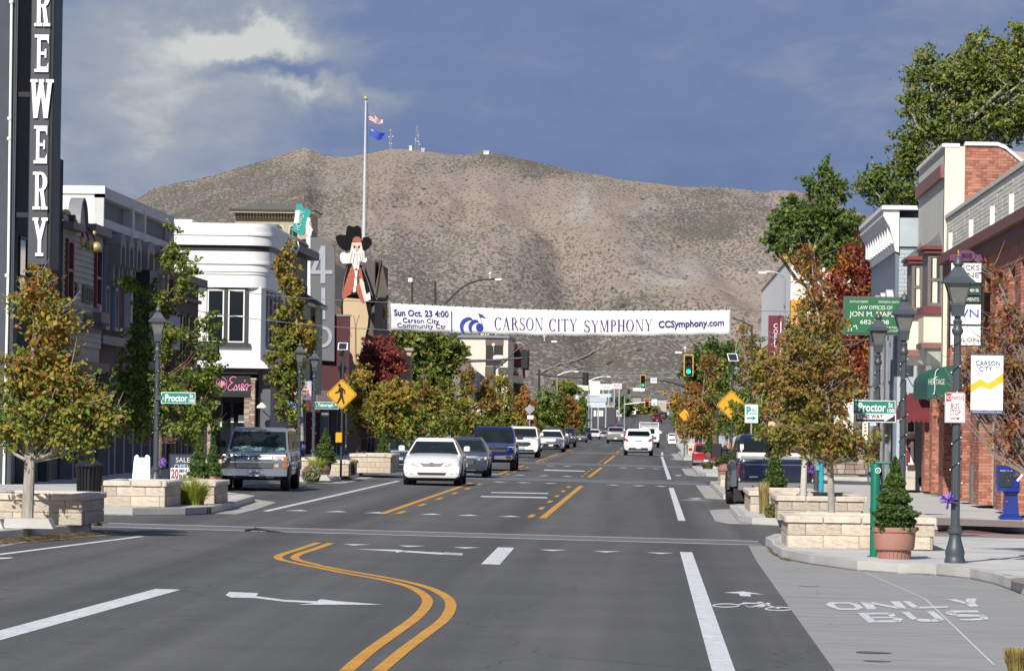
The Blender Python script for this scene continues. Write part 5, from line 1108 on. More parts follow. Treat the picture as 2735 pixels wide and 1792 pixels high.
for px in (707,746,782):
    c=at(px,640,Y-.02); w=.30; z1=at(px,612,Y).z; z0=at(px,655,Y).z; P=[(c.x-w,z0),(c.x+w,z0)]+[(c.x+w*math.cos(t),z1+w*math.sin(t)) for t in np.linspace(0,math.pi,9)]
    q=MB(); q.xz([(c.x+(x-c.x)*1.3,(z-z0)*1.05+z0) for x,z in P],Y-.08,Y-.002); w_=q.build('window',PCR,o); q.recalc(w_)
    q=MB(); q.xz(P,Y-.12,Y-.081); q.recalc(q.build('pane',GLB,w_)); q=MB(); q.box(c.x-.02,c.x+.02,Y-.14,Y-.121,z0,z1+w); q.box(c.x-w,c.x+w,Y-.14,Y-.121,(z0+z1)/2,(z0+z1)/2+.05); q.box(c.x-w,c.x+w,Y-.14,Y-.121,z1-.04,z1); q.build('glazing_bar',PCR,w_)
Y=218.2; o=thing('slab_sign','grey rounded slab sign carrying the stacked numerals 410 above the maroon front','sign',at(860,960,Y))
P=[(829,960),(893,965),(894,690),(893,668),(886,650),(873,640),(855,634),(830,634)]
q=MB(); pxpoly(q,P,Y,.5); q.recalc(q.build('sign_slab',M('slab_grey',(.13,.13,.14),.45,vary=.08),o))
NUM=M('pale_numerals',(.34,.36,.40),.4,vary=.05); 
q=MB(); pxpoly(q,[(856,657),(869,657),(869,757),(856,757)],Y-.05,.045); pxpoly(q,[(830,722),(888,722),(888,732),(830,732)],Y-.055,.05); pxpoly(q,[(830,722),(842,722),(866,668),(858,657)],Y-.06,.05); q.recalc(q.build('numeral',NUM,o,label='numeral 4'))
q=MB(); pxpoly(q,[(858,769),(869,769),(869,853),(858,853)],Y-.05,.045); q.recalc(q.build('numeral',NUM,o,label='numeral 1'))
q=MB(); c=(862,899)
for i in range(28):
    t0,t1=2*math.pi*i/28,2*math.pi*(i+1)/28; pxpoly(q,[(c[0]+25*math.cos(t0),c[1]+29*math.sin(t0)),(c[0]+25*math.cos(t1),c[1]+29*math.sin(t1)),(c[0]+16*math.cos(t1),c[1]+20*math.sin(t1)),(c[0]+16*math.cos(t0),c[1]+20*math.sin(t0))],Y-.05,.045)
q.recalc(q.build('numeral',NUM,o,label='numeral 0'))
q=MB(); pxpoly(q,[(818,633),(829,633),(829,790),(818,790)],Y+.1,.4); pxpoly(q,[(811,645),(818,645),(818,790),(811,790)],Y+.2,.3); q.recalc(q.build('white_fin',WTRIM,o))
q=MB(); pxpoly(q,[(806,639),(822,638),(822,645),(806,645)],Y+.15,.3); q.recalc(q.build('fin_cap',BLK,o))
Y=221; o=thing('bag_sign','tilted teal bag sign with white end reading HOWDY, gripped by a painted white hand','sign',at(805,630,Y))
TEAL=M('teal_sign_paint',(.02,.30,.27),.45,vary=.06); q=MB()
pxpoly(q,[(793,545),(806,545),(811,556),(831,563),(826,580),(818,602),(811,627),(800,628),(781,616),(782,606)],Y,.4); q.recalc(q.build('sign_panel',TEAL,o))
q=MB(); pxpoly(q,[(789,562),(800,562),(798,597),(785,597)],Y-.03,.4); pxpoly(q,[(800,562),(801,561),(799,597),(798,597)],Y-.02,.3); q.recalc(q.build('white_end',WTRIM,o))
v_=MB(); v,f=text_geo('HOWDY'); a0=at(801,616,Y-.03); dirx=(at(816,566,Y-.03)-a0); dirx.y=0; Lw=dirx.length; dirx.normalize(); upv=Vector((-dirx.z,0,dirx.x)); put2d(v_,v,f,a0,dirx,upv,Lw,.27,.02); v_.recalc(v_.build('lettering',M('pale_teal_letters',(.42,.62,.58),.5),o))
q=MB(); pxpoly(q,[(821,582),(827,581),(830,588),(826,598),(831,606),(838,618),(836,627),(826,633),(818,626),(816,612),(818,596)],Y-.06,.3); q.recalc(q.build('hand',M('painted_hand_white',(.66,.60,.55),.6),o))
q=MB(); pxpoly(q,[(834,615),(840,617),(846,633),(830,633)],Y-.08,.3); pxpoly(q,[(782,616),(793,622),(792,634),(782,631)],Y+.1,.3); q.recalc(q.build('cuff',BLK,o))
Y=233.0; o=thing('figure_sign','giant painted cut-out of a bearded old-timer in black hat, red waistcoat and tan trousers','figure sign',at(955,1080,Y))
SGB=M('sign_gloss_black',(.006,.006,.007),.75,vary=0,spec=.15); VST=M('rust_red_paint',(.36,.085,.04),.55,vary=.06); TANP=M('tan_trouser_paint',(.50,.37,.22),.6,vary=.05); FLE=M('painted_skin',(.66,.52,.45),.6); WBE=M('painted_beard_white',(.70,.68,.64),.6,vary=.1,vs=8)
def part(name,polys,mat,dy,th=.05):
    for p in polys: q=MB(); pxpoly(q,p,Y+dy,th); q.recalc(q.build(name,mat,o))
part('coat',[[(925,706),(944,706),(940,770),(932,900),(916,860),(911,830),(914,790),(920,740)],[(958,706),(964,708),(978,735),(972,800),(958,790)],[(976,733),(990,770),(1004,800),(1001,812),(992,822),(985,880),(966,930),(970,800)],[(940,760),(972,760),(972,890),(934,890)]],SGB,.1,.45)
part('trousers',[[(918,795),(975,800),(984,845),(982,870),(975,900),(966,945),(962,1080),(934,1080),(930,960),(922,890),(917,850),(916,815)]],TANP,.0,.09)
part('trouser_shadow_leg',[[(966,925),(968,945),(964,1080),(962,1080),(962,945)]],BLK,-.01,.05)
part('waistcoat',[[(941,706),(948,718),(945,760),(938,785),(917,798),(913,798),(918,770),(931,730)],[(958,712),(964,716),(970,745),(973,785),(972,812),(962,800),(952,778),(950,765),(960,755)]],VST,-.03,.05)
part('shirt_ruffle',[[(941,705),(960,705),(957,722),(951,715),(946,722)],[(947,722),(955,722),(954,738),(951,746),(948,738)],[(947,742),(953,742),(953,763),(949,768),(945,765)],[(944,766),(951,766),(950,780),(942,781)]],WBE,-.05,.03)
part('belt',[[(938,780),(952,782),(953,789),(938,787)]],SGB,-.045,.03)
part('arm',[[(975,712),(985,740),(997,775),(1004,796),(1000,808),(988,812),(980,790),(975,760)]],SGB,-.04,.1)
part('hand',[[(960,746),(966,744),(972,754),(975,772),(978,784),(981,800),(974,806),(967,782),(964,768),(961,760)]],FLE,-.06,.05)
part('cuff',[[(975,788),(988,780),(990,800),(977,806)]],WBE,-.08,.06)
part('face',[[(940,648),(965,648),(968,664),(965,678),(953,688),(941,678),(937,664)]],FLE,-.02,.12)
part('beard',[[(936,668),(942,662),(947,668),(953,664),(959,668),(964,662),(969,670),(974,690),(962,700),(955,710),(948,708),(940,703),(932,702),(930,695),(935,685)]],WBE,-.045,.06)
part('moustache',[[(942,673),(953,669),(964,673),(968,681),(960,680),(953,676),(946,680),(938,682)]],WTRIM,-.06,.03)
part('eye',[[(944,657),(949,657),(949,662),(944,662)],[(956,657),(961,657),(961,662),(956,662)]],SGB,-.045,.03)
part('nose',[[(951,659),(956,659),(958,669),(950,669)]],M('painted_nose',(.55,.33,.25),.6),-.065,.03)
part('pipe',[[(965,688),(977,690),(979,686),(980,696),(978,701),(968,700)]],WBE,-.07,.05)
part('hat_brim',[[(897,632),(905,627),(925,628),(932,650),(940,655),(936,667),(924,671),(912,665),(903,654),(897,640)],[(966,645),(970,634),(984,632),(992,640),(991,652),(985,662),(972,671),(966,662)]],SGB,-.0,.4)
part('hat_crown',[[(926,607),(932,602),(944,606),(955,602),(963,607),(965,640),(966,655),(940,655),(921,650)]],SGB,.05,.45)
part('hat_band',[[(943,637),(950,632),(960,633),(966,640),(964,648),(941,646)]],VST,-.02,.06)
part('white_drum',[[(908,682),(913,674),(940,673),(940,703),(915,704),(909,694)]],WTRIM,.15,.4)
part('steel_frame',[[(896,705),(925,722),(918,800),(912,825),(896,815)]],M('dark_sign_steel',(.03,.032,.036),.5),.6,.3)
q=MB(); 
for st in ([(944,842),(948,862),(949,900),(948,980)],[(960,841),(952,865),(951,900),(952,980)],[(933,880),(938,900)]): pxstroke(q,st,Y-.02,1.2)
q.build('painted_outline',BROWN,o,kind='stuff')
q=MB()
for st in ([(941,670),(938,685),(934,700)],[(947,676),(944,692),(943,704)],[(953,678),(953,694),(955,708)],[(960,676),(962,690),(959,702)],[(966,672),(969,686),(966,696)],[(943,655),(946,654),(950,656)],[(956,656),(960,654),(963,655)],[(948,668),(953,671),(959,668)]): pxstroke(q,st,Y-.10,.9)
q.build('painted_beard_lines',M('painted_grey_line',(.16,.15,.14),.6),o,kind='stuff')
q=MB()
for st in ([(928,712),(920,745),(914,790)],[(967,714),(980,745),(994,790)],[(926,610),(924,640)],[(899,636),(906,655),(922,668)]): pxstroke(q,st,Y-.06 if st[0][0]>930 else Y+.07,.8)
q.build('painted_highlights',M('painted_pale_line',(.45,.45,.48),.6),o,kind='stuff')
q=MB()
for i,(a,b2) in enumerate(((936,720),(933,735),(930,750),(961,735),(963,752),(965,770))): c=at(a,b2,Y); q.ball((c.x,Y-.05,c.z),.022,6,4)
q.build('waistcoat_buttons',GOLD,o,kind='stuff')
Y0,Y1=218.8,237.5; o=thing('maroon_building','dark maroon ribbed front beneath the 410 slab and the figure sign','building',(XL-4,228,.2))
zt=at(895,845,219).z; CRI=M('crimson_ribbed_metal',(.060,.007,.013),.6,vary=.12,vs=3)
MB().box(XL-9,XL,Y0,Y1,-.2,zt-.3).build('wall',CRI,o)
q=MB()
for i in range(26): a=Y0+.1+i*.72; fbox(q,'E',XL,a,a+.25,.0,.06,3.4,zt-.3)
q.build('rib',CRI,o,kind='stuff')
xf=at(930,900,Y0).x; MB().box(XL,XL+1.4,Y0-.3,Y0+.1,at(900,1040,219).z,zt).build('marquee_end',CRI,o); MB().box(XL,XL+1.45,Y0-.34,Y0+.14,zt,zt+.08).build('marquee_trim',GREY,o)
MB().box(XL,XL+2.6,Y0-.3,Y1,at(900,1048,219).z-.5,at(900,1040,219).z).build('canopy',M('dark_maroon_canopy',(.05,.008,.012),.6),o)
a=at(843,1075,Y0-.36); b_=at(886,1043,Y0-.36); MB().box(a.x,b_.x+.5,Y0-.42,Y0-.35,a.z,b_.z).build('name_board',M('slate_board',(.10,.10,.11),.6),o)
textc(o,'CACTUS',a.x+.1,b_.x+.4,a.z+.32,b_.z-.04,Y0-.425,M('dark_red_letters',(.20,.05,.05),.6)); textc(o,"JACK'S",a.x+.1,b_.x+.4,a.z+.02,a.z+.27,Y0-.425,M('dark_red_letters',(.20,.05,.05)))
FB(o,'shop_front',GLS,'E',XL,(Y0+.4,Y1-.4,.0,.08,.3,3.0)); FB(o,'shop_post',GREY,'E',XL,(219,219.4,.0,.4,.15,3.1),(225,225.4,0,.4,.15,3.1),(231,231.4,0,.4,.15,3.1))
# dark gabled roof behind
Y=238; o=thing('gabled_building','dark brown shingled gable roof behind the figure sign','building',at(1010,1180,Y))
q=MB(); g0,g1=at(1000,800,Y),at(1036,798,Y); ap=at(1019,694,Y); q.add([(g0.x,Y,g0.z),(g1.x,Y,g1.z),(ap.x,Y,ap.z),(g0.x-1.6,Y+14,g0.z),(g1.x-1.6,Y+14,g1.z),(ap.x-1.6,Y+14,ap.z)],[(0,1,2),(0,2,5,3),(1,4,5,2),(3,5,4)]); q.box(XL-8,ap.x-.35,Y+.3,Y+12,6,ap.z-.05); q.recalc(q.build('roof',M('brown_shingle',(.10,.085,.07),.9,vary=.15),o))
q=MB(); q.tube([(g0.x,Y-.1,g0.z),(ap.x,Y-.1,ap.z),(g1.x,Y-.1,g1.z)],.08,4); q.tube([(g0.x,Y-.1,g0.z),(g1.x,Y-.1,g1.z)],.08,4); q.build('barge_board',M('dark_gable_trim',(.16,.14,.12),.8),o)
MB().box(XL-8,XL-.1,Y+.2,Y+11.5,.1,g0.z).build('wall',M('brown_wall',(.12,.08,.06),.9),o)
# red round sign with a pale T
Y=246; c=at(1003,836,Y); o=thing('round_sign','scalloped gold-edged red round sign with a pale letter T','sign',c)
q=MB(); P=[]; 
for i in range(40):
    t=2*math.pi*i/40; r_=.64+.05*abs(math.sin(t*5)); P.append((c.x+r_*math.cos(t),c.z+r_*1.08*math.sin(t)))
q.xz(P,Y,Y+.25); q.recalc(q.build('gold_rim',M('gold_paint',(.48,.38,.16),.5),o))
q=MB(); q.xz([(c.x+.53*math.cos(2*math.pi*i/30),c.z+.57*math.sin(2*math.pi*i/30)) for i in range(30)],Y-.04,Y-.001); q.recalc(q.build('sign_face',M('sign_red',(.36,.03,.045),.5),o))
v,f=serif_text('T'); q=MB(); put2d(q,v,f,(c.x-.22,Y-.045,c.z-.30),(1,0,0),(0,0,1),.55,.58,.01); q.build('lettering',M('pale_pink_letter',(.62,.45,.40),.5),o)
# beyond the next junction
o=thing('brown_brick_building','plain brown brick building behind the wine-red tree and yellow post','building',(XL-4,258,.2)); zt=at(1010,990-128,250).z
MB().box(XL-10,XL+.3,251,300,-.2,zt).build('wall',M('far_brown_brick',(.14,.085,.07),.9,vary=.15,vs=2,fine=.1,fs=12),o)
for i in range(5): window(o,'S',251,XL-8+i*1.7,XL-7+i*1.7,4.0,5.6,BROWN)
a=at(1044,985,252); b_=at(1052,884,252); o=thing('yellow_post','square mustard-yellow post under the banner left end','post',(a.x,252,.3)); MB().bbox(a.x,b_.x,252,252.4,.2,b_.z,.02).build('shaft',M('mustard_paint',(.60,.33,.02),.6,vary=.1),o); MB().bbox(a.x-.04,b_.x+.04,251.9,252.44,.2,1.0,.02).build('base',DGREY,o)
a=at(1062,1010,256); b_=at(1099,936,256); o=thing('stone_pier','cream stone gate pier with moulded cap before the dark green tree','gate pier',((a.x+b_.x)/2,256,.2))
MB().bbox(a.x,b_.x,256,257,.1,b_.z,.03).build('shaft',M('cream_stone_pier',(.48,.38,.26),.85,vary=.08),o)
for z in (b_.z-.02,b_.z-1.0): MB().bbox(a.x-.12,b_.x+.12,255.88,257.1,z,z+.16,.03).build('moulding',M('pier_mould',(.36,.29,.21),.85),o)
# pale modern building
Y=330.0; o=thing('pale_office_building','pale concrete office block with brown window bay and rooftop units','building',at(1290,1180,Y))
PB=M('pale_concrete_panels',(.62,.59,.50),.8,vary=.05,vs=1.5); BRP=M('brown_panel',(.14,.10,.10),.7)
x0,x1=at(1226,1000,Y).x,at(1356,1000,Y).x; zt=at(1290,902,Y).z
MB().box(x0,x1,Y,Y+16,.1,zt).build('wall',PB,o); MB().box(x0-.3,x1+.1,Y-.2,Y+16,zt,zt+.18).build('roof_edge',GREY,o)
FB(o,'brown_band',BRP,'S',Y,(at(1297,900,Y).x,at(1345,900,Y).x,.001,.05,at(1300,922,Y).z,zt-.05))
w=FB(o,'bay_window',M('bronze_glass',(.05,.045,.035),.2),'S',Y,(at(1298,900,Y).x,at(1344,900,Y).x,.001,.04,at(1300,976,Y).z,at(1300,923,Y).z))
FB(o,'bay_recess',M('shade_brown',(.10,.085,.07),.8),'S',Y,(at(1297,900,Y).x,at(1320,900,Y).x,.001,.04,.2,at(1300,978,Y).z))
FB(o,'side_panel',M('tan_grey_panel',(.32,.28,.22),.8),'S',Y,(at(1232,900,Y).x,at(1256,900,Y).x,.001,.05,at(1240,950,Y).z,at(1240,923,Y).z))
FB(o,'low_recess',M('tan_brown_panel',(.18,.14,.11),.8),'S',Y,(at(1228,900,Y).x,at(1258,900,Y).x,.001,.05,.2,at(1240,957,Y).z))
for px,w_,h in ((1290,.35,.8),(1308,1.0,.7),(1313,.5,1.1),(1217,.8,1.3)):
    p=at(px,902,Y+4); MB().bbox(p.x-w_/2,p.x+w_/2,Y+4,Y+5,zt+.1,zt+.1+h,.05).build('rooftop_unit',WPAINT if px!=1217 else M('navy_unit',(.04,.05,.09),.6),o)
aw=MB(); c=at(1275,1012,Y-1); aw.lathe([(1.05,-.4),(1.0,.0),(.75,.45),(.35,.75),(.02,.85)],(c.x-.35,Y-.2,c.z-.2),14); aw.build('dome_awning',M('dark_blue_canvas',(.035,.035,.06),.8),o)
q=MB()
for i in range(12): x=at(1270+i*2.3,1060,Y-.5).x; q.tube([(x,Y-.5,at(1270,1077,Y).z),(x,Y-.5,at(1270,1050,Y).z)],.03,4)
q.tube([(at(1268,1050,Y).x,Y-.5,at(1270,1050,Y).z),(at(1297,1050,Y).x,Y-.5,at(1270,1050,Y).z)],.04,4); q.build('railing',BLK,o,kind='stuff')
o=thing('casino_building','dark-red and white arcade front right of the pale office block','building',at(1385,1180,345)); Y=345.0
MB().box(at(1358,1000,Y).x,at(1372,1000,Y).x,Y,Y+10,.1,at(1360,915,Y).z).build('dark_wing',M('dark_olive_wall',(.10,.095,.08),.8),o)
MB().box(at(1370,1000,Y).x,at(1402,1000,Y).x,Y-.5,Y+4,at(1380,980,Y).z,at(1380,932,Y).z).build('red_sign_tower',M('crimson_panel',(.16,.02,.035),.6),o)
MB().box(at(1374,1000,Y).x,at(1397,1000,Y).x,Y-.6,Y-.501,at(1380,960,Y).z,at(1380,938,Y).z).build('sign_screen',BLK,o)
q=MB(); pxstroke(q,[(1371,930),(1376,920),(1386,915),(1396,919),(1402,928)],Y-.4,2.6); q.build('neon_arch',M('gold_paint',(.48,.38,.16)),o)
MB().box(at(1320,1000,Y).x,at(1398,1000,Y).x,Y-2.2,Y+2,at(1350,1022,Y).z,at(1350,1003,Y).z).build('white_canopy',WPAINT,o)
MB().box(at(1325,1000,Y).x,at(1388,1000,Y).x,Y-2.3,Y-2.21,at(1350,1003,Y).z,at(1350,998,Y).z).build('red_stripe',M('sign_red',(.36,.03,.045)),o)
q=MB(); pxstroke(q,[(1328,996),(1340,982),(1357,976),(1374,982),(1385,994)],Y-2,1.8); pxstroke(q,[(1336,988),(1378,988)],Y-2,1.4); q.build('white_truss_arch',WPAINT,o)
MB().box(at(1322,1000,Y).x,at(1400,1000,Y).x,Y-.4,Y+6,.1,at(1350,1024,Y).z).build('glass_front',M('dark_arcade_front',(.06,.06,.07),.4),o)
MB().box(at(1396,1000,Y).x,at(1402,1000,Y).x,Y-.6,Y+1,at(1350,1010,Y).z,at(1350,985,Y).z).build('red_post',M('sign_red',(.36,.03,.045)),o)
# ================================================================= right side
XR=8.45
o=thing('brick_building','red brick building on the right with white painted parapet and deep brick piers','building',(XR+4,125,.1))
Y0,Y1=96.0,129.4; zt=8.05
BF=XR+.75
MB().box(BF,BF+12,Y0,Y1,-.2,zt).build('wall',MORT,o)
MB().box(XR,BF+12.02,Y0-.12,Y0-.003,-.2,7.0).build('end_wall',BRK2,o)
# parapet painted white with brick courses, brown cornice
WB=M('white_painted_brick',(.68,.67,.59),.85,vary=.10,vs=3,fine=.08,fs=30); CORN=M('brown_cornice',(.155,.062,.042),.75,vary=.12,vs=3)
MB().box(XR-.02,BF,Y0,Y1,7.0,zt).build('parapet',M('parapet_shadow_joint',(.26,.26,.25),.9),o)
q=MB(); z=7.02
while z<zt-.06:
    a=Y0; 
    while a<Y1: fbox(q,'W',XR-.02,a,min(a+1.6,Y1),.0,.028+random.uniform(0,.01),z,z+.085); a+=1.62
    z+=.102
q.build('brickwork',WB,o,kind='stuff')
FB(o,'parapet_coping',M('pale_coping',(.58,.57,.52),.8,vary=.1),'W',XR,(Y0,Y1+.05,-.85,.10,zt,zt+.10))
for px in (2540,2595,2652,2703): a=XR*F/(px-VX); FB(o,'scupper_post',WB,'W',XR,(a,a+.35,.03,.16,7.05,7.55))
FB(o,'cornice',CORN,'W',XR,(Y0,Y1,-.7,.30,6.72,6.98),(Y0,Y1,-.7,.16,6.40,6.72)); FB(o,'frieze',BRK,'W',XR,(Y0,Y1,-.7,.02,5.95,6.40))
cap=[250]; BR=[BRK,BRK2,BRK3]
bricks(o,'S',Y1-.001,0,0,0,0,[0],BR)
piers=[(2443,2452,142.8),(2468,2470,139.0),(2470,2488,135.6),(2488,2520,130.4)]
def pier(y,depth_in,ylen,z0,z1,ind=0):
    q=MB(); q.box(XR-ind,BF,y,y+ylen,z0,z1); q.build('pier',MORT,o)
    bricks(o,'S',y,XR-ind,XR-ind+depth_in,z0,z1,cap,BR)
    bricks(o,'W',XR-ind,y,y+ylen,z0,z1,[0],BR,bl=.43)
for y,dp,yl in ((116.3,.34,3.2),(108.7,.36,2.6),(122.4,.75,1.0)): pier(y,dp,yl,.12,3.45)
for y in (104.2,): pier(y,.36,2.5,.12,3.45)
# ground floor dark glazing bays between the piers, with upper shadow board
for y0,y1 in ((106.7,108.6),(111.4,116.2),(119.6,122.3),(124.2,129.3)):
    w=FB(o,'window',M('bronze_frame',(.06,.05,.042),.5),'W',BF,(y0,y1,.0,.10,.9,3.35)); FB(w,'pane',GLS,'W',BF,(y0+.1,y1-.1,.101,.12,1.0,3.25)); FB(o,'sill_wall',BRK,'W',BF,(y0,y1,.0,.25,.12,.9))
# lower stretch of solid brick beneath the sign (bright lower wall right of the lamp)
y=123.6; MB().box(XR-.02,BF,y,y+.5,.1,1.55).build('low_wall',MORT,o); bricks(o,'S',y,XR-.02,BF,.1,1.55,[40],BR)
FB(o,'stone_plinth',M('grey_stone_plinth',(.20,.19,.175),.8,vary=.15),'W',XR,(118.4,119.4,-.4,.03,.12,1.15)); MB().box(XR-.02,XR+.22,118.2,118.4,.12,1.15).build('stone_plinth',M('grey_stone_plinth',(.20,.19,.175)),o)
# string course and upper floor piers with tall dark windows between them
FB(o,'string_course',M('stone_string_course',(.30,.25,.21),.8,vary=.1),'W',XR,(Y0,Y1,-.7,.12,3.46,3.66))
cap2=[0]
for y,yl,dp in ((103.6,1.7,.32),(107.2,1.8,.34),(111,1.9,.3),(115,2.0,.34),(119.2,2.2,.34),(123.8,2.3,.36),(127.9,1.5,.4)):
    MB().box(XR,BF,y,y+yl,3.66,5.95).build('pier',MORT,o); bricks(o,'S',y,XR,XR+dp+.2,3.66,5.95,[40] if y>119 else [0],BR); bricks(o,'W',XR,y,y+yl,3.66,5.95,[0],BR,bl=.43)
for y0,y1 in ((105.3,107.1),(109,110.9),(112.9,114.9),(117,119.1),(121.4,123.7),(126.1,127.8)):
    window(o,'W',BF,y0,y1,3.7,5.9,M('bronze_frame',(.06,.05,.042)),.12,proud=.16)
X2=8.45; Y0,Y1=129.5,142.0; zt=at(2527,393,129.5).z
o=thing('cream_building','cream building with two witch-hat bay windows and curved brick side parapet','building',(X2+4,136,.1))
MB().box(X2,X2+11,Y0+.2,Y1,3.5,zt-.1).build('wall',MORT,o); MB().box(BF,BF+10,Y0+.2,145,-.1,3.5).build('ground_floor_wall',MORT,o)
GCR=M('greyish_cream_stucco',(.56,.55,.49),.85,vary=.06,vs=1.5)
FB(o,'street_front',GCR,'W',X2,(Y0,Y1,.0,.12,3.5,zt)); xk=at(2576,500,Y0).x
MB().box(X2-.12,xk,Y0-.02,Y0+.3,3,zt+.02).build('corner_pilaster',CREAM,o)
FB(o,'front_coping',WSTU,'W',X2,(Y0-.05,Y1,-.3,.20,zt,zt+.10)); zm=at(2527,452,129.5).z
FB(o,'belt',M('dusty_maroon_belt',(.22,.10,.09),.7),'W',X2,(Y0-.02,Y1,.121,.24,zm-.25,zm+.12))
xe=X2+6.5; 
# south side wall of individual bricks, with its curved coping
zs=lambda x:(zt+.05 if x<xk+.9 else zt+.05-.55*min(1,(x-xk-.9)/.95)**1.0*(.5-.5*math.cos(math.pi*min(1,(x-xk-.9)/.95)))/max(.001,min(1,(x-xk-.9)/.95)) if x<xk+1.85 else zt-.5)
q=MB(); n=26; xs=[xk+.0+(6)*i/n for i in range(n+1)]
for a,b2 in zip(xs,xs[1:]):
    q.add([(a,Y0-.10,zs(a)-.0),(b2,Y0-.10,zs(b2)),(b2,Y0+.35,zs(b2)),(a,Y0+.35,zs(a)),(a,Y0-.10,zs(a)+.10),(b2,Y0-.10,zs(b2)+.10),(b2,Y0+.35,zs(b2)+.10),(a,Y0+.35,zs(a)+.10)],[(0,3,2,1),(4,5,6,7),(0,1,5,4),(2,3,7,6)])
q.build('curved_coping',WSTU,o)
cap=[120]
for y,dp,yl in ((130.2,.75,2.2),(135.6,.42,1.2),(139.2,.36,1.4),(143.0,.3,2.0)): pier(y,dp,yl,.12,3.3)
for y0,y1 in ((132.5,135.5),(136.9,139.1),(140.7,142.9)):
    w=FB(o,'window',M('bronze_frame',(.06,.05,.042)),'W',BF,(y0,y1,.0,.10,.9,3.25)); FB(w,'pane',GLS,'W',BF,(y0+.1,y1-.1,.101,.12,1.0,3.15)); FB(o,'sill_wall',BRK,'W',BF,(y0,y1,.0,.25,.12,.9))
q=MB(); x=at(2461,1200,142.8).x; q.tube([(x,142.7,.9),(x,142.7,3.2)],.04,6); q.build('downpipe',M('tan_pipe',(.33,.24,.18),.6),o)
l_=MB(); p=at(2461,1290,142.4); l_.lathe([(.03,-.12),(.09,.0),(.10,.14),(.05,.2)],p,8); l_.build('wall_light',IR,o)
cap=[170]; row=0; z=7.2; rr=random.Random(5); mj=[MB(),MB(),MB()]
while z<zt:
    a=xk+.01-(.11 if row%2 else 0)
    while a<xk+3.6:
        s0=max(a,xk+.01); s1=a+.205
        if z+.07<min(zs(s0),zs(s1)):
            k=rr.randrange(3); dd=.012+rr.uniform(-.003,.004)
            if cap[0]>0 and s1-s0>.05:
                cap[0]-=1; inst('brick',BM[('brick',k)],o,((s0+s1)/2,Y0+.0-dd/2,z+.035),(s1-s0,dd,.07))
            else: mj[k].box(s0,s1,Y0-dd,Y0,z,z+.07)
        a+=.217
    z+=.082; row+=1
for k in range(3):
    if mj[k].v: mj[k].build('brickwork',BR[k],o,kind='stuff')
MB().prism([(xk,Y0),(xk+6,Y0),(xk+6,Y0+.25),(xk,Y0+.25)],3,lambda x,y:zs(x)-.02).build('side_wall',MORT,o)
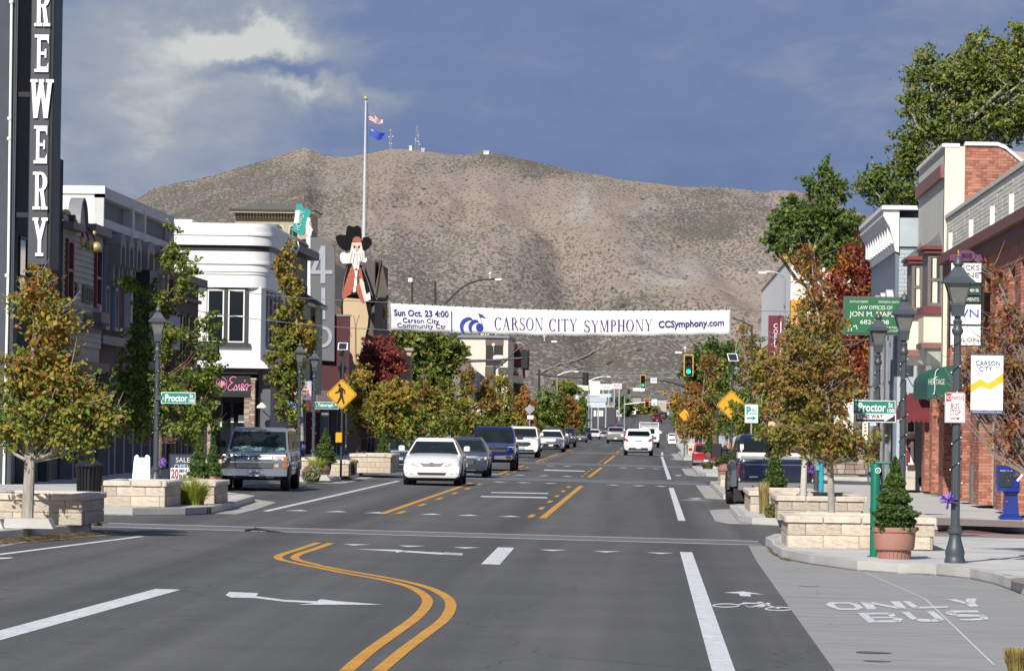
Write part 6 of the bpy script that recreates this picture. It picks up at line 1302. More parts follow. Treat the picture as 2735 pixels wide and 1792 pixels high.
# bays
BWN=M('bay_window_frame',(.15,.125,.115),.6); TIN=M('weathered_tin_roof',(.15,.15,.13),.6,metal=.2,vary=.15,vs=3)
def bay2(pxl,pxr,Yb,pyr,pyc0,pyc1,pyw0,pyw1,pyp1,pyb1,pyf,label):
    x0,x1=at(pxl,800,Yb).x,at(pxr,800,Yb).x; z=lambda py:at((pxl+pxr)/2,py,Yb).z; d=2.6
    ins=.12
    b_=MB().box(x0+ins,x1+.3,Yb,Yb+d,z(pyw1),z(pyc1)).build('bay_window',BWN,o,label=label)
    w=x1-x0
    q=MB(); q.box(x0+ins+.07,x1-ins*.8,Yb-.02,Yb-.001,z(pyw1)+.08,z(pyc1)-.10); q.build('pane',GLB,b_)
    q=MB(); zmid=(z(pyw1)+z(pyc1))/2+.0; q.box(x0+ins+.02,x1-ins*.4,Yb-.06,Yb-.021,zmid-.04,zmid+.04); q.box(x0+ins,x0+ins+.09,Yb-.05,Yb-.021,z(pyw1),z(pyc1)); q.box(x1-ins-.04,x1-ins+.04,Yb-.05,Yb-.021,z(pyw1),z(pyc1)); q.box(x0+ins+.09,x1-ins-.04,Yb-.045,Yb-.021,z(pyw1),z(pyw1)+.1); q.box(x0+ins+.09,x1-ins-.04,Yb-.045,Yb-.021,z(pyc1)-.12,z(pyc1)); q.build('sash',BWN,b_)
    q=MB(); q.box(x0+ins+.14,x0+ins+.14+w*.22,Yb-.03,Yb-.0205,z(pyw1)+.10,zmid-.05); q.box(x0+ins+.14,x0+ins+.12+w*.2,Yb-.03,Yb-.0205,zmid+.05,z(pyc1)-.14); q.build('curtain',CREAM,b_)
    MB().bbox(x0,x1,Yb-.15,Yb+d+.15,z(pyc1),z((pyc0+pyc1)/2)-.01,.02).build('bay_cornice',MAROON,o); MB().bbox(x0-.05,x1+.04,Yb-.22,Yb+d+.2,z((pyc0+pyc1)/2),z(pyc0),.02).build('bay_cornice',MAROON,o)
    # concave witch hat roof
    q=MB(); n=8; V=[]; zr0,zr1=z(pyc0),z(pyr); xa=x1-.06; ym=Yb+d/2
    for i in range(n+1):
        t=i/n; k=(1-t)**1.7; z_=zr0+(zr1-zr0)*t; V+=[(xa-(xa-x0+.02)*k,ym-(d/2+.15)*k,z_),(xa,ym-(d/2+.15)*k,z_),(xa-(xa-x0+.02)*k,ym+(d/2+.15)*k,z_),(xa,ym+(d/2+.15)*k,z_)]
    Fs=[]
    for i in range(n): a=4*i; b2=a+4; Fs+=[(a,a+1,b2+1,b2),(a+2,a,b2,b2+2),(a+3,a+2,b2+2,b2+3)]
    q.add(V,Fs); q.recalc(q.build('bay_roof',TIN,o,smooth=True,ang=40))
    xs_=x0-.02; MB().bbox(xs_,x1+.04,Yb-.12,Yb+d+.1,z(pyw1)-.0+ (z(pyw1)-z(pyw1+20))*-1,z(pyw1),.02).build('bay_sill',MAROON,o)
    MB().box(x0+.02,x1+.03,Yb,Yb+d,z(pyp1),z(pyw1+20)).build('bay_panel',CREAM,o)
    MB().bbox(x0-.04,x1+.05,Yb-.08,Yb+d,z(pyb1),z(pyp1),.02).build('bay_band',M('dusty_maroon_belt',(.22,.10,.09)),o)
    q=MB(); q.add([(x0+.02,Yb,z(pyb1)),(x1,Yb,z(pyb1)),(x1,Yb+d,z(pyb1)),(x0+.02,Yb+d,z(pyb1)),(x1-.45,Yb+.5,z(pyf)),(x1,Yb+.2,z(pyf)),(x1,Yb+d-.3,z(pyf)),(x1-.45,Yb+d-.3,z(pyf))],[(0,1,5,4),(1,2,6,5),(2,3,7,6),(3,0,4,7),(7,6,5,4)]); q.recalc(q.build('bay_corbel',GCR,o))
bay2(2466,2524,130.3,604,657,677,678,818,915,930,975,'nearer bay window with cream curtains')
bay2(2424,2471,136.9,634,686,704,706,830,934,950,974,'farther, lower bay window')

# green awning
AY=124.3; a=at(2476,1065,AY); b_=at(2545,975,AY)
o=thing('green_awning','dark green curved canvas awning with a white script initial over the brick corner','awning',(a.x,AY,a.z))
AG=M('green_canvas',(.008,.085,.06),.75,vary=.08,vs=2); q=MB(); n=10; V=[]; x1=XR-.03
for i in range(n+1):
    t=math.pi/2*i/n; xx=x1-(x1-a.x)*math.sin(t) if 0 else a.x+(x1-a.x)*(1-math.cos(t)); z_=a.z+.45+(b_.z-a.z-.45)*math.sin(t); V+=[(xx,AY,z_),(xx,AY+6.5,z_)]
V+=[(a.x,AY,a.z),(a.x,AY+6.5,a.z)]
Fs=[(2*i,2*i+1,2*i+3,2*i+2) for i in range(n)]+[(2*n+2,2*n+3,1,0)]; k=len(V)
q.add(V,Fs)
side=[(V[2*i][0],V[2*i][2]) for i in range(n+1)]+[(x1,a.z),(a.x,a.z)]
q.add([(x,AY,z_) for x,z_ in side],[tuple(range(len(side)))]); q.recalc(q.build('canvas',AG,o))
q=MB(); q.xz(side,AY-.02,AY-.06); q.recalc(q.build('valance_end',AG,o))
WS=M('awning_white_print',(.62,.68,.64),.7); q=MB()
for st in ([(2507,985),(2500,992),(2497,1010),(2497,1035),(2495,1052),(2492,1050)],[(2493,1012),(2504,1006)]): pxstroke(q,st,AY-.1,3.0)
q.build('script_initial',WS,o); textc(o,'HERITAGE',at(2480,1020,AY-.08).x,at(2523,1020,AY-.08).x,at(2500,1027,AY-.08).z,at(2500,1012,AY-.08).z,AY-.08,WS,fill=0)
# maroon awning further on
o=thing('maroon_awning','maroon barrel awning over the doorway beyond the green one','awning',at(2430,1115,139)); q=MB(); a=at(2408,1120,139); b_=at(2452,1045,139)
q.xz([(a.x,a.z),(b_.x+.4,a.z),(b_.x+.4,b_.z),(a.x+.32,b_.z-.05),(a.x+.05,b_.z-.35),(a.x,b_.z-.6)],138.8,141.9); q.recalc(q.build('canvas',M('maroon_canvas',(.14,.018,.025),.8,vary=.1),o))
q=MB(); pxstroke(q,[(2420,1000),(2432,1022),(2450,1048)],138.6,2.5); q.build('stay_rod',IR,o)
q=MB(); z0=a.z
for i in range(6): 
    x=a.x+(b_.x+.4-a.x)*i/6; w=(b_.x+.4-a.x)/6; q.xz([(x,z0),(x+w,z0),(x+w*.85,z0-.07),(x+w*.5,z0-.10),(x+w*.15,z0-.07)],138.8,138.9)
q.recalc(q.build('scalloped_edge',M('maroon_canvas',(.14,.018,.025)),o))
# pale stone jamb with big red and white numeral poster
o=thing('poster_panel','dark red poster with a large white numeral 1 on the pale stone jamb','poster',at(2432,1244,141.6)); Y=141.6
a=at(2420,1244,Y); b_=at(2444,1172,Y); MB().bbox(a.x,b_.x,Y,Y+.06,a.z,b_.z,.008).build('panel',M('poster_dark_red',(.16,.012,.018),.6),o)
v,f=serif_text('I'); q=MB(); q.xz([(a.x+.13,a.z+.08),(a.x+.23,a.z+.08),(a.x+.23,b_.z-.1),(a.x+.17,b_.z-.06),(a.x+.06,b_.z-.22),(a.x+.06,b_.z-.27),(a.x+.13,b_.z-.25)],Y-.012,Y-.001); q.xz([(a.x+.06,a.z+.04),(a.x+.27,a.z+.04),(a.x+.27,a.z+.10),(a.x+.06,a.z+.10)],Y-.0125,Y-.0012); q.recalc(q.build('numeral',WPAINT,o))
o=thing('stone_jamb','pale tiled stone jamb and doorway beyond the brick building','doorway',(at(2425,1300,141.9).x,141.9,.1))
a=at(2404,1310,141.8); b_=at(2447,1110,141.8)
for i in range(6):
    z0=.12+(b_.z-.12)*i/6; MB().bbox(a.x+.02,b_.x,141.8,142.1,z0+.006,z0+(b_.z-.12)/6-.006,.01).build('stone_tile',M('pale_stone_tile',(.48,.44,.38),.8,vary=.08),o)
w=MB().box(at(2422,1120,141.7).x,at(2444,1120,141.7).x,141.70,141.79,at(2430,1157,141.7).z,at(2430,1118,141.7).z).build('window',WTRIM,o); MB().box(at(2425,1120,141.7).x,at(2441,1120,141.7).x,141.68,141.699,at(2430,1153,141.7).z,at(2430,1121,141.7).z).build('pane',GLS,w)
Y0,Y1=142.4,158; X3=at(2400,700,Y0).x; zt=at(2400,582,Y0).z
o=thing('blue_grey_building','blue-grey painted brick building with heavy white bracketed cornice','building',(X3+4,150,.1))
BG=M('blue_grey_brick_joint',(.17,.20,.23),.9); BG2=M('blue_grey_painted_brick',(.38,.43,.47),.8,vary=.06,vs=3)
MB().box(X3,X3+10,Y0+.05,Y1,-.1,zt).build('wall',BG,o)
cap=[200]; bricks(o,'S',Y0+.05,X3+.0,X3+1.15,5.2,zt-.9,cap,[BG2],bl=.40,bh=.115,mj=.014,proto='painted_brick')
MB().box(X3,X3+1.2,Y0-.02,Y0+.05,zt-.9,zt).build('upper_wall',BG2,o); MB().box(X3,X3+1.2,Y0-.0,Y0+.05,.1,5.2).build('lower_wall',BG2,o)
FB(o,'street_front',M('slate_blue_front',(.13,.16,.21),.7,vary=.06),'W',X3,(Y0,Y1,.0,.10,.2,zt))
q=MB(); f=mp('W',X3); 
pr=[(0,zt+.25),(.50,zt+.25),(.50,zt+.05),(.42,zt-.1),(.30,zt-.3),(.18,zt-.7),(.12,zt-1.05),(0,zt-1.1)]
V=[(X3-d,Y0-.1,z) for d,z in pr]+[(X3-d,Y1,z) for d,z in pr]; n=len(pr); q.add(V,[tuple(range(n)),tuple(range(2*n-1,n-1,-1))]+[(i,(i+1)%n,(i+1)%n+n,i+n) for i in range(n)]); q.recalc(q.build('cornice',M('white_cornice',(.66,.66,.64),.7,vary=.06),o))
MB().box(X3-.55,X3+1.0,Y0-.2,Y1,zt+.25,zt+.38).build('cornice_cap',WSTU,o)
for i in range(10):
    a=Y0+.3+i*1.55; q=MB(); fbox(q,'W',X3,a,a+.28,.1,.36,zt-.8,zt-.2); q.build('cornice_bracket',WTRIM,o)
for i in range(4):
    a=Y0+1.0+i*3.4; z1=at(2385,810,145).z; window(o,'W',X3-.10,a,a+1.3,z1-2.6,z1,M('slate_frame',(.18,.20,.22)),.12)
    q=MB(); poly_f(q,'W',X3-.10,[(a-.2,z1),(a+1.5,z1),(a+1.5,z1+.15),(a+1.1,z1+.32),(a+.65,z1+.4),(a+.2,z1+.32),(a-.2,z1+.15)],.0,.2); q.recalc(q.build('window_hood',WTRIM,o))
    FB(o,'fluted_pilaster',GREY,'W',X3-.10,(a+1.7,a+2.9,.0,.12,.2,z1-1.2))
FB(o,'shop_window',GLS,'W',X3-.10,(Y0+.5,Y1-.5,.0,.05,.5,3.0))
Y=140.8; a=at(2256,889,Y); b_=at(2404,798,Y); o=thing('law_office_sign','large green law office board with white capitals between the red maple and the lamps','sign',((a.x+b_.x)/2,Y,.1))
MB().bbox(a.x-.06,b_.x+.06,Y,Y+.18,a.z-.06,b_.z+.06,.02).build('sign_frame',DGREY,o); MB().bbox(a.x,b_.x,Y-.03,Y-.001,a.z,b_.z,.005).build('sign_face',M('law_green',(.012,.13,.045),.55,vary=.05),o)
q=MB(); 
q.box(b_.x,b_.x+.5,Y+.04,Y+.12,a.z+.3,a.z+.38); q.box(b_.x,b_.x+.5,Y+.04,Y+.12,b_.z-.3,b_.z-.22)
q.build('wall_bracket',DGREY,o,kind='stuff'); H_=b_.z-a.z; Wd=b_.x-a.x; yy=Y-.034
for t_,x0,x1,z0,z1 in (('AUTO ACCIDENTS',.08,.42,.87,.93),('WRONGFUL DEATH',.60,.98,.87,.93),('LAW OFFICES OF',.24,.86,.68,.79),('JON M. MAPLE',.08,.97,.43,.62),('682-3108',.28,.80,.26,.38),('SLIP & FALL',.70,.97,.14,.20),('PERSONAL INJURY',.68,.98,.04,.10)): textc(o,t_,a.x+Wd*x0,a.x+Wd*x1,a.z+H_*z0,a.z+H_*z1,yy,WPAINT,fill=0)
q=MB()
for st in ([(2266,884),(2267,872),(2276,869),(2282,873),(2286,869),(2290,880)],[(2274,884),(2275,876)]): pxstroke(q,st,yy,2.4)
q.build('emblem',WPAINT,o)
# stone low wall, lawn and bench corner beyond
q=gnd(2290,1245,.15); o=thing('stone_wall','rough brown stone wall behind the trees on the right pavement','wall',(at(2270,1210,175).x,183.5,.1))
SW=[M('fieldstone',(.24,.19,.15),.9,vary=.2,vs=4),M('fieldstone_light',(.31,.26,.21),.9,vary=.2,vs=4)]
xa=at(2190,1210,184).x; xb=at(2320,1210,184).x; MB().box(xa,xb,184,184.4,.1,at(2200,1190,184).z-.02).build('core',M('pier_mortar',(.13,.10,.08)),o)
z=.15
for r_ in range(7):
    x=xa+random.uniform(-.1,0)
    while x<xb:
        w=random.uniform(.25,.45); q=MB(); q.bbox(max(xa,x)+.008,min(xb,x+w)-.008,183.93-random.uniform(0,.03),184.3,z+.006,z+.19,.02); q.build('stone',SW[random.randrange(2)],o); x+=w
    z+=.2
flat('lawn',[G(2246,1268),G(2330,1262),G(2330,1280),G(2300,1282)],M('lawn_grass',(.07,.11,.02),.95,vary=.3,vs=8,bump=.5),.165)
X4=9.5; Y0,Y1=305,385; o=thing('ochre_building','white-parapeted ochre building with cream corner, far on the right','building',(X4+5,340,.1)); zt=at(2112,687,305).z
MB().box(X4,X4+12,Y0,Y1,.0,zt-.1).build('wall',M('white_cream_wall',(.68,.66,.58),.8,vary=.04),o)
zo=at(2112,800,305).z; FB(o,'ochre_front',M('ochre_stucco',(.55,.29,.045),.85,vary=.08),'W',X4,(Y0,Y1,.0,.10,.2,zo-2)); FB(o,'white_front',WSTU,'W',X4,(Y0,Y1,.0,.14,zo-2,zt))
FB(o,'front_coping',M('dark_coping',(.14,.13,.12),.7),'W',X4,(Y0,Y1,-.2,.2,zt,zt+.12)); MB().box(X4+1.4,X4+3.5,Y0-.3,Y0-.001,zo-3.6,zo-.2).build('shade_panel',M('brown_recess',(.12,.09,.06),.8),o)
MB().box(X4-.2,X4+.6,Y0-3,Y0-.2,zo-8.4,zo-.1).build('ochre_pier',M('ochre_stucco',(.55,.29,.045)),o)
for i in range(6): window(o,'W',X4-.10,308+i*12,311+i*12,3.5,5.6,BROWN,.15)
q=MB(); a0=at(2104,985,300); q.xz([(a0.x-.9,a0.z-1.1),(a0.x+1.3,a0.z-.1),(a0.x+1.3,a0.z+.5),(a0.x-.9,a0.z-.2)],299.5,304.5); q.recalc(q.build('white_canopy',WSTU,o))
Y=252; a=at(2053,990,Y); b_=at(2096,843,Y); o=thing('coffee_sign','tall maroon blade sign with vertical white lettering COFFEE','sign',(a.x,Y,a.z)); x0=at(2052,900,Y).x; x1=at(2096,900,Y).x
MB().bbox(x0,x1,Y,Y+.2,a.z,b_.z,.01).build('sign_face',M('coffee_maroon',(.13,.012,.035),.6),o); MB().box(at(2084,900,Y).x,at(2086.5,900,Y).x,Y-.02,Y-.001,a.z,b_.z-.3).build('white_bar',WPAINT,o)
for i,ch in enumerate('COFFEE'): zc=at(2070,866+i*15,Y).z; textc(o,ch,at(2066,900,Y).x,at(2077,900,Y).x,zc-.22,zc+.04,Y-.01,WPAINT)
Y=170; a=at(2078,1115,Y); b_=at(2104,1088,Y); o=thing('wave_sign','white and blue wave-patterned square sign behind the brown kiosk','sign',a); MB().bbox(a.x,b_.x,Y,Y+.05,a.z,b_.z,.005).build('sign_face',WPAINT,o)
q=MB()
for dy_ in (0,7,14): pxstroke(q,[(2079,1096+dy_),(2086,1092+dy_),(2094,1098+dy_),(2103,1094+dy_)],Y-.02,4)
q.build('wave',M('sign_blue',(.02,.16,.42),.5),o,kind='stuff'); q=MB(); q.tube([(a.x+.15,Y+.02,.1),(a.x+.15,Y+.02,a.z)],.03,6); q.build('post',DGREY,o)
Y=141; o=thing('kiosk_sign','brown-capped cream city kiosk board beside the blue pickup','kiosk',at(2072,1290,Y)); a=at(2051,1175,Y); b_=at(2095,1122,Y)
MB().bbox(a.x,b_.x,Y,Y+.25,.1,b_.z,.02).build('board',M('kiosk_cream',(.62,.47,.28),.7),o)
q=MB(); P=[(2047,1122),(2097,1122),(2099,1114),(2092,1110),(2088,1103),(2078,1100),(2066,1100),(2057,1103),(2053,1110),(2046,1114)]; pxpoly(q,P,Y-.05,.35); q.recalc(q.build('crest',M('kiosk_brown_red',(.20,.05,.035),.6),o))
textc(o,'CARSON CITY',at(2052,1115,Y).x,at(2092,1115,Y).x,at(2072,1117,Y).z,at(2072,1112.5,Y).z,Y-.06,WPAINT,fill=0); q=MB(); pxstroke(q,[(2070,1110),(2073,1105),(2077,1109)],Y-.07,2); q.build('emblem',WPAINT,o)
# ================================================================== street furniture
LMP=M('lamp_post_grey',(.050,.062,.072),.45,vary=.08,vs=4,spec=.6); LGL=M('lantern_glass',(.22,.22,.21),.15,vary=.2,vs=8,trans=.35); BULB=M('bulb_glass',(.6,.58,.52),.2)
GLD_=M('gold_finial',(.6,.4,.08),.3,metal=.8); CORD=M('black_cord',(.01,.01,.01),.6); FAIRY=M('clear_fairy_bulb',(.75,.75,.72),.3)
def make_lamp():
    o=thing('street_lamp','','street lamp',(0,0,0))
    q=MB(); q.lathe([(.155,0),(.155,.05),(.14,.08),(.14,.12),(.150,.15),(.125,.24),(.10,.33),(.085,.40),(.085,.42),(.115,.44),(.118,.48),(.10,.50),(.10,.53),(.078,.55)],(0,0,0),20); q.build('base',LMP,o,smooth=True)
    q=MB(); n=24; V=[]
    zs=[.55,1.4,2.4,3.40]
    for i,z in enumerate(zs):
        for k in range(n): t=2*math.pi*k/n; r=(.068-.012*i/3)*(1 if k%2 else .93); V.append((r*math.cos(t),r*math.sin(t),z))
    q.add(V,[(i*n+k,i*n+(k+1)%n,(i+1)*n+(k+1)%n,(i+1)*n+k) for i in range(3) for k in range(n)]); q.build('post',LMP,o)
    q=MB(); q.lathe([(.06,3.38),(.085,3.42),(.085,3.46),(.062,3.50),(.062,3.56),(.075,3.58),(.058,3.60),(.045,3.62),(.05,3.66)],(0,0,0),16); q.build('collar',LMP,o,smooth=True)
    q=MB(); r=math.sqrt(2); q.lathe([(.085*r,3.66),(.10*r,3.80),(.108*r,3.81),(.108*r,3.84),(.09*r,3.85)],(0,0,0),4,math.pi/4); q.build('lantern_seat',LMP,o)
    g=MB(); g.lathe([(.090*r,3.85),(.172*r,4.15)],(0,0,0),4,math.pi/4); gl=g.build('lantern_glass',LGL,o)
    for sx,sy in ((1,1),(1,-1),(-1,1),(-1,-1)):
        q=MB(); q.tube([(sx*.092,sy*.092,3.84),(sx*.176,sy*.176,4.16)],.011,5); q.build('lantern_bar',LMP,o)
    q=MB(); q.ball((0,0,3.97),.055,12,8,1.25); q.build('bulb',BULB,o,smooth=True)
    q=MB(); q.lathe([(.232*r,4.145),(.235*r,4.165),(.16*r,4.24),(.105*r,4.32),(.065*r,4.38),(.06*r,4.385)],(0,0,0),4,math.pi/4); q.build('lantern_roof',LMP,o)
    q=MB(); q.lathe([(.055,4.38),(.058,4.41),(.078,4.42),(.082,4.44),(.055,4.50),(.035,4.535),(.012,4.545)],(0,0,0),14); q.build('roof_cap',LMP,o,smooth=True)
    q=MB(); q.lathe([(.01,4.54),(.022,4.56),(.008,4.585),(.016,4.60),(.002,4.65)],(0,0,0),8); q.build('finial',GLD_,o)
    q=MB(); P=[]
    for i in range(90): t=i*.42; z=1.2+i*.024; P.append((.072*math.cos(t),.072*math.sin(t),z))
    q.tube(P,.006,4); c_=q.build('light_string',CORD,o)
    q=MB()
    for i in range(0,90,4): x,y,z=P[i]; q.ball((x*1.25,y*1.25,z-.01),.012,5,4)
    q.build('fairy_bulbs',FAIRY,c_,kind='stuff')
    return o
LP0=make_lamp(); 
def lamp(x,y,label,first=False,rz=.05):
    c=place(LP0,(x,y,gz(x,y)+.15),rz,label,first); c['group']='lantern street lamps'; return c
p=gnd(2550,1503,.15); NL=(p.x,p.y); lamp(p.x,p.y,'nearest grey lantern lamp post, carrying the bus stop sign at right',True)
def lamp_at(px,top,label,rz=.05):
    # distance from its height: finial 4.65 m above the pavement
    lo,hi=50.0,400.0
    for _ in range(40):
        m=(lo+hi)/2; q=at(px,top,m); 
        if q.z<gz(q.x,m)+.15+4.65: lo=m
        else: hi=m
    q=at(px,top,lo); return lamp(q.x,lo,label,False,rz),q.x,lo
_,LX,LY=lamp_at(423,806,'lantern lamp post on the left carrying the W Proctor street sign')
_,R2x,R2y=lamp_at(2416,770,'second lantern lamp on the right, between the nearest one and the E Proctor sign')
_,R3x,R3y=lamp_at(2347,823,'lantern lamp behind the E Proctor sign, left of the green law office board edge')
lamp_at(2050,975,'far right lantern lamp in front of the ochre pier, above the brown kiosk')
lamp_at(802,906,'lantern lamp left of the pair in front of the olive Victorian front')
_,TX,TY=lamp_at(841,926,'lantern lamp carrying the W Telegraph street sign')
lamp_at(915,956,'lantern lamp just behind the yellow crossing sign and solar panel')
lamp_at(991,970,'lantern lamp poking out above the golden-olive tree')
for px,t_,lb in ((1120,990,'rear lantern of the cluster before the dark green tree, leftmost'),(1129,988,'front lantern of the cluster before the dark green tree'),(1149,990,'third lantern of the cluster beside the signal mast'),(1186,1006,'lantern standing apart right of the signal mast')): lamp_at(px,t_,lb)
lamp_at(1953,1010,'lantern lamp almost hidden in leaves behind the solar panel pole')
SGN=M('street_sign_green',(.006,.20,.135),.5,vary=.03); SWH=M('sign_white',(.80,.81,.80),.5,vary=.03); SBK=M('sign_black',(.012,.012,.012),.5); SYL=M('sign_yellow',(.62,.32,.008),.5,vary=.04); SRD=M('sign_red_print',(.34,.03,.04),.5)
def name_sign(x0,x1,y0,y1,Y,main,pre,suf,num,label,post=None):
    a=at(x0,y1,Y); b_=at(x1,y0,Y); o=thing('street_name_sign',label,'street sign',(a.x,Y,a.z)); W_=b_.x-a.x; H_=b_.z-a.z; e=.03*W_/1.2
    MB().bbox(a.x,b_.x,Y,Y+.02,a.z,b_.z,.004).build('sign_border',SWH,o); MB().box(a.x+.015,b_.x-.015,Y-.004,Y-.0005,a.z+.015,b_.z-.015).build('sign_face',SGN,o)
    y=Y-.006; textc(o,main,a.x+W_*.12,a.x+W_*.77,a.z+H_*.17,a.z+H_*.82,y,SWH,fill=0,bold=.02); textc(o,pre,a.x+W_*.03,a.x+W_*.095,a.z+H_*.25,a.z+H_*.55,y,SWH,fill=0); textc(o,suf,a.x+W_*.83,a.x+W_*.94,a.z+H_*.5,a.z+H_*.86,y,SWH,fill=0,bold=.02)
    if num: textc(o,num,a.x+W_*.81,a.x+W_*.97,a.z+H_*.12,a.z+H_*.42,y,SWH,fill=0,bold=.02)
    return o,a,b_
o,a,b_=name_sign(430,522,1048,1077,LY-.10,'Proctor','W','St','100','green W Proctor St 100 sign on the left lamp post')
MB().box(a.x-.14,a.x+.02,LY-.1,LY+.03,a.z+.08,b_.z-.08).build('clamp',LMP,o)
o,a,b_=name_sign(2279,2392,1070,1105,R3y-.12,'Proctor','E','St','100','green E Proctor St 100 sign above the one way sign')
MB().box(R3x-.06,R3x+.06,R3y-.1,R3y+.0,a.z+.05,b_.z-.05).build('clamp',LMP,o)
o,a,b_=name_sign(841,905,1074,1092,TY-.1,'Telegraph','W','St','','green W Telegraph St sign partly behind the yellow diamond'); MB().box(a.x-.1,a.x+.02,TY-.1,TY+.02,a.z+.05,b_.z-.05).build('clamp',LMP,o)
Y=R3y-.16; a=at(2284,1127,Y); b_=at(2393,1105,Y); o=thing('one_way_sign','black and white ONE WAY arrow sign under E Proctor St','sign',(a.x,Y,a.z))
MB().bbox(a.x,b_.x,Y,Y+.02,a.z,b_.z,.003).build('sign_border',SWH,o); MB().box(a.x+.02,b_.x-.02,Y-.004,Y-.0005,a.z+.02,b_.z-.03).build('sign_face',SBK,o)
W_=b_.x-a.x;H_=b_.z-a.z; q=MB(); q.xz([(a.x+.04,a.z+H_*.34),(a.x+W_*.72,a.z+H_*.34),(a.x+W_*.72,a.z+H_*.1),(b_.x-.04,a.z+H_*.75),(b_.x-.3,b_.z-.01),(a.x+.04,b_.z-.01)],Y-.008,Y-.0041); q.recalc(q.build('white_arrow',SWH,o)); textc(o,'ONE WAY',a.x+W_*.10,a.x+W_*.68,a.z+H_*.45,a.z+H_*.92,Y-.01,SBK,fill=0,bold=.02)
a2=at(2326,1137,Y); MB().box(a2.x-.02,a2.x+.12,Y,Y+.02,a2.z,a.z-.01).build('small_plate',M('pale_blue_plate',(.45,.6,.65),.5),o)
# bus stop sign
Y=NL[1]-.10; a=at(2523,1128,Y); b_=at(2578,1048,Y); o=thing('bus_stop_sign','white and red NO PARKING BUS STOP sign strapped to the nearest lamp post','sign',((a.x+b_.x)/2,Y,a.z)); W_=b_.x-a.x;H_=b_.z-a.z
MB().bbox(a.x,b_.x,Y,Y+.012,a.z,b_.z,.015).build('sign_plate',SWH,o)
q=MB(); e=.012
for bx in ((a.x+e,b_.x-e,a.z+e,a.z+e+.008),(a.x+e,b_.x-e,b_.z-e-.008,b_.z-e),(a.x+e,a.x+e+.008,a.z+e+.009,b_.z-e-.009),(b_.x-e-.008,b_.x-e,a.z+e+.009,b_.z-e-.009)): q.box(bx[0],bx[1],Y-.003,Y-.0005,bx[2],bx[3])
q.build('red_border',SRD,o); MB().box(a.x+.022,a.x+W_*.32,Y-.003,Y-.0006,b_.z-H_*.30,b_.z-.022).build('red_block',SRD,o); MB().box(a.x+W_*.32,b_.x-.022,Y-.003,Y-.0006,b_.z-H_*.30,b_.z-H_*.29).build('red_rule',SRD,o)
textc(o,'NO',a.x+W_*.08,a.x+W_*.29,b_.z-H_*.25,b_.z-H_*.10,Y-.005,SWH,fill=0); textc(o,'PARKING',a.x+W_*.35,a.x+W_*.93,b_.z-H_*.25,b_.z-H_*.11,Y-.005,SRD,fill=0); textc(o,'BUS',a.x+W_*.28,a.x+W_*.72,a.z+H_*.47,a.z+H_*.65,Y-.005,SRD,fill=0); textc(o,'STOP',a.x+W_*.25,a.x+W_*.78,a.z+H_*.25,a.z+H_*.43,Y-.005,SRD,fill=0)
q=MB(); q.xz([(a.x+W_*.28,a.z+H_*.12),(a.x+W_*.62,a.z+H_*.12),(a.x+W_*.62,a.z+H_*.08),(a.x+W_*.76,a.z+H_*.14),(a.x+W_*.62,a.z+H_*.20),(a.x+W_*.62,a.z+H_*.155),(a.x+W_*.28,a.z+H_*.155)],Y-.005,Y-.0005); q.recalc(q.build('red_arrow',SRD,o))
# lamp banners
def banner(x0,x1,y0,y1,Y,label,build,lampx,topbar=True):
    a=at(x0,y1,Y); b_=at(x1,y0,Y); o=thing('lamp_banner',label,'banner',(a.x,Y,a.z)); build(o,a,b_,Y)
    q=MB(); q.tube([(lampx,Y+.02,b_.z+.02),(b_.x if lampx<b_.x else a.x,Y+.02,b_.z+.02)],.012,6); q.build('banner_arm',LMP,o); return o
def b1(o,a,b_,Y):
    W_=b_.x-a.x;H_=b_.z-a.z; q=MB(); q.add([(a.x,Y,a.z),(b_.x,Y,a.z),(b_.x,Y,b_.z),(a.x,Y,b_.z),(a.x,Y+.01,a.z),(b_.x,Y+.01,a.z),(b_.x,Y+.01,b_.z),(a.x,Y+.01,b_.z)],[(0,1,2,3),(7,6,5,4),(0,4,5,1),(1,5,6,2),(2,6,7,3),(3,7,4,0)]); q.build('cloth',SWH,o)
    MB().box(a.x,b_.x,Y-.004,Y-.0005,a.z,a.z+H_*.065).build('navy_hem',M('banner_navy',(.03,.06,.16),.6),o)
    q=MB(); q.xz([(a.x,a.z+H_*.50),(a.x+W_*.3,a.z+H_*.60),(a.x+W_*.55,a.z+H_*.52),(b_.x,a.z+H_*.70),(b_.x,a.z+H_*.55),(a.x+W_*.6,a.z+H_*.42),(a.x+W_*.3,a.z+H_*.47),(a.x,a.z+H_*.36)][::-1],Y-.004,Y-.0005); q.recalc(q.build('yellow_ribbon',M('banner_yellow',(.70,.45,.02),.6),o))
    textc(o,'CARSON',a.x+W_*.14,b_.x-W_*.10,b_.z-H_*.17,b_.z-H_*.09,Y-.006,M('banner_navy',(.03,.06,.16)),fill=0); textc(o,'CITY',a.x+W_*.25,b_.x-W_*.35,b_.z-H_*.27,b_.z-H_*.19,Y-.006,M('banner_navy',(.03,.06,.16)),fill=0)
    textc(o,'VisitCarsonCity.com',a.x+W_*.05,b_.x-W_*.05,a.z+H_*.015,a.z+H_*.05,Y-.006,SWH,fill=0)
banner(2592,2680,950,1105,NL[1]+.02,'white CARSON CITY banner with yellow ribbon hanging beside the nearest lamp post',b1,NL[0])
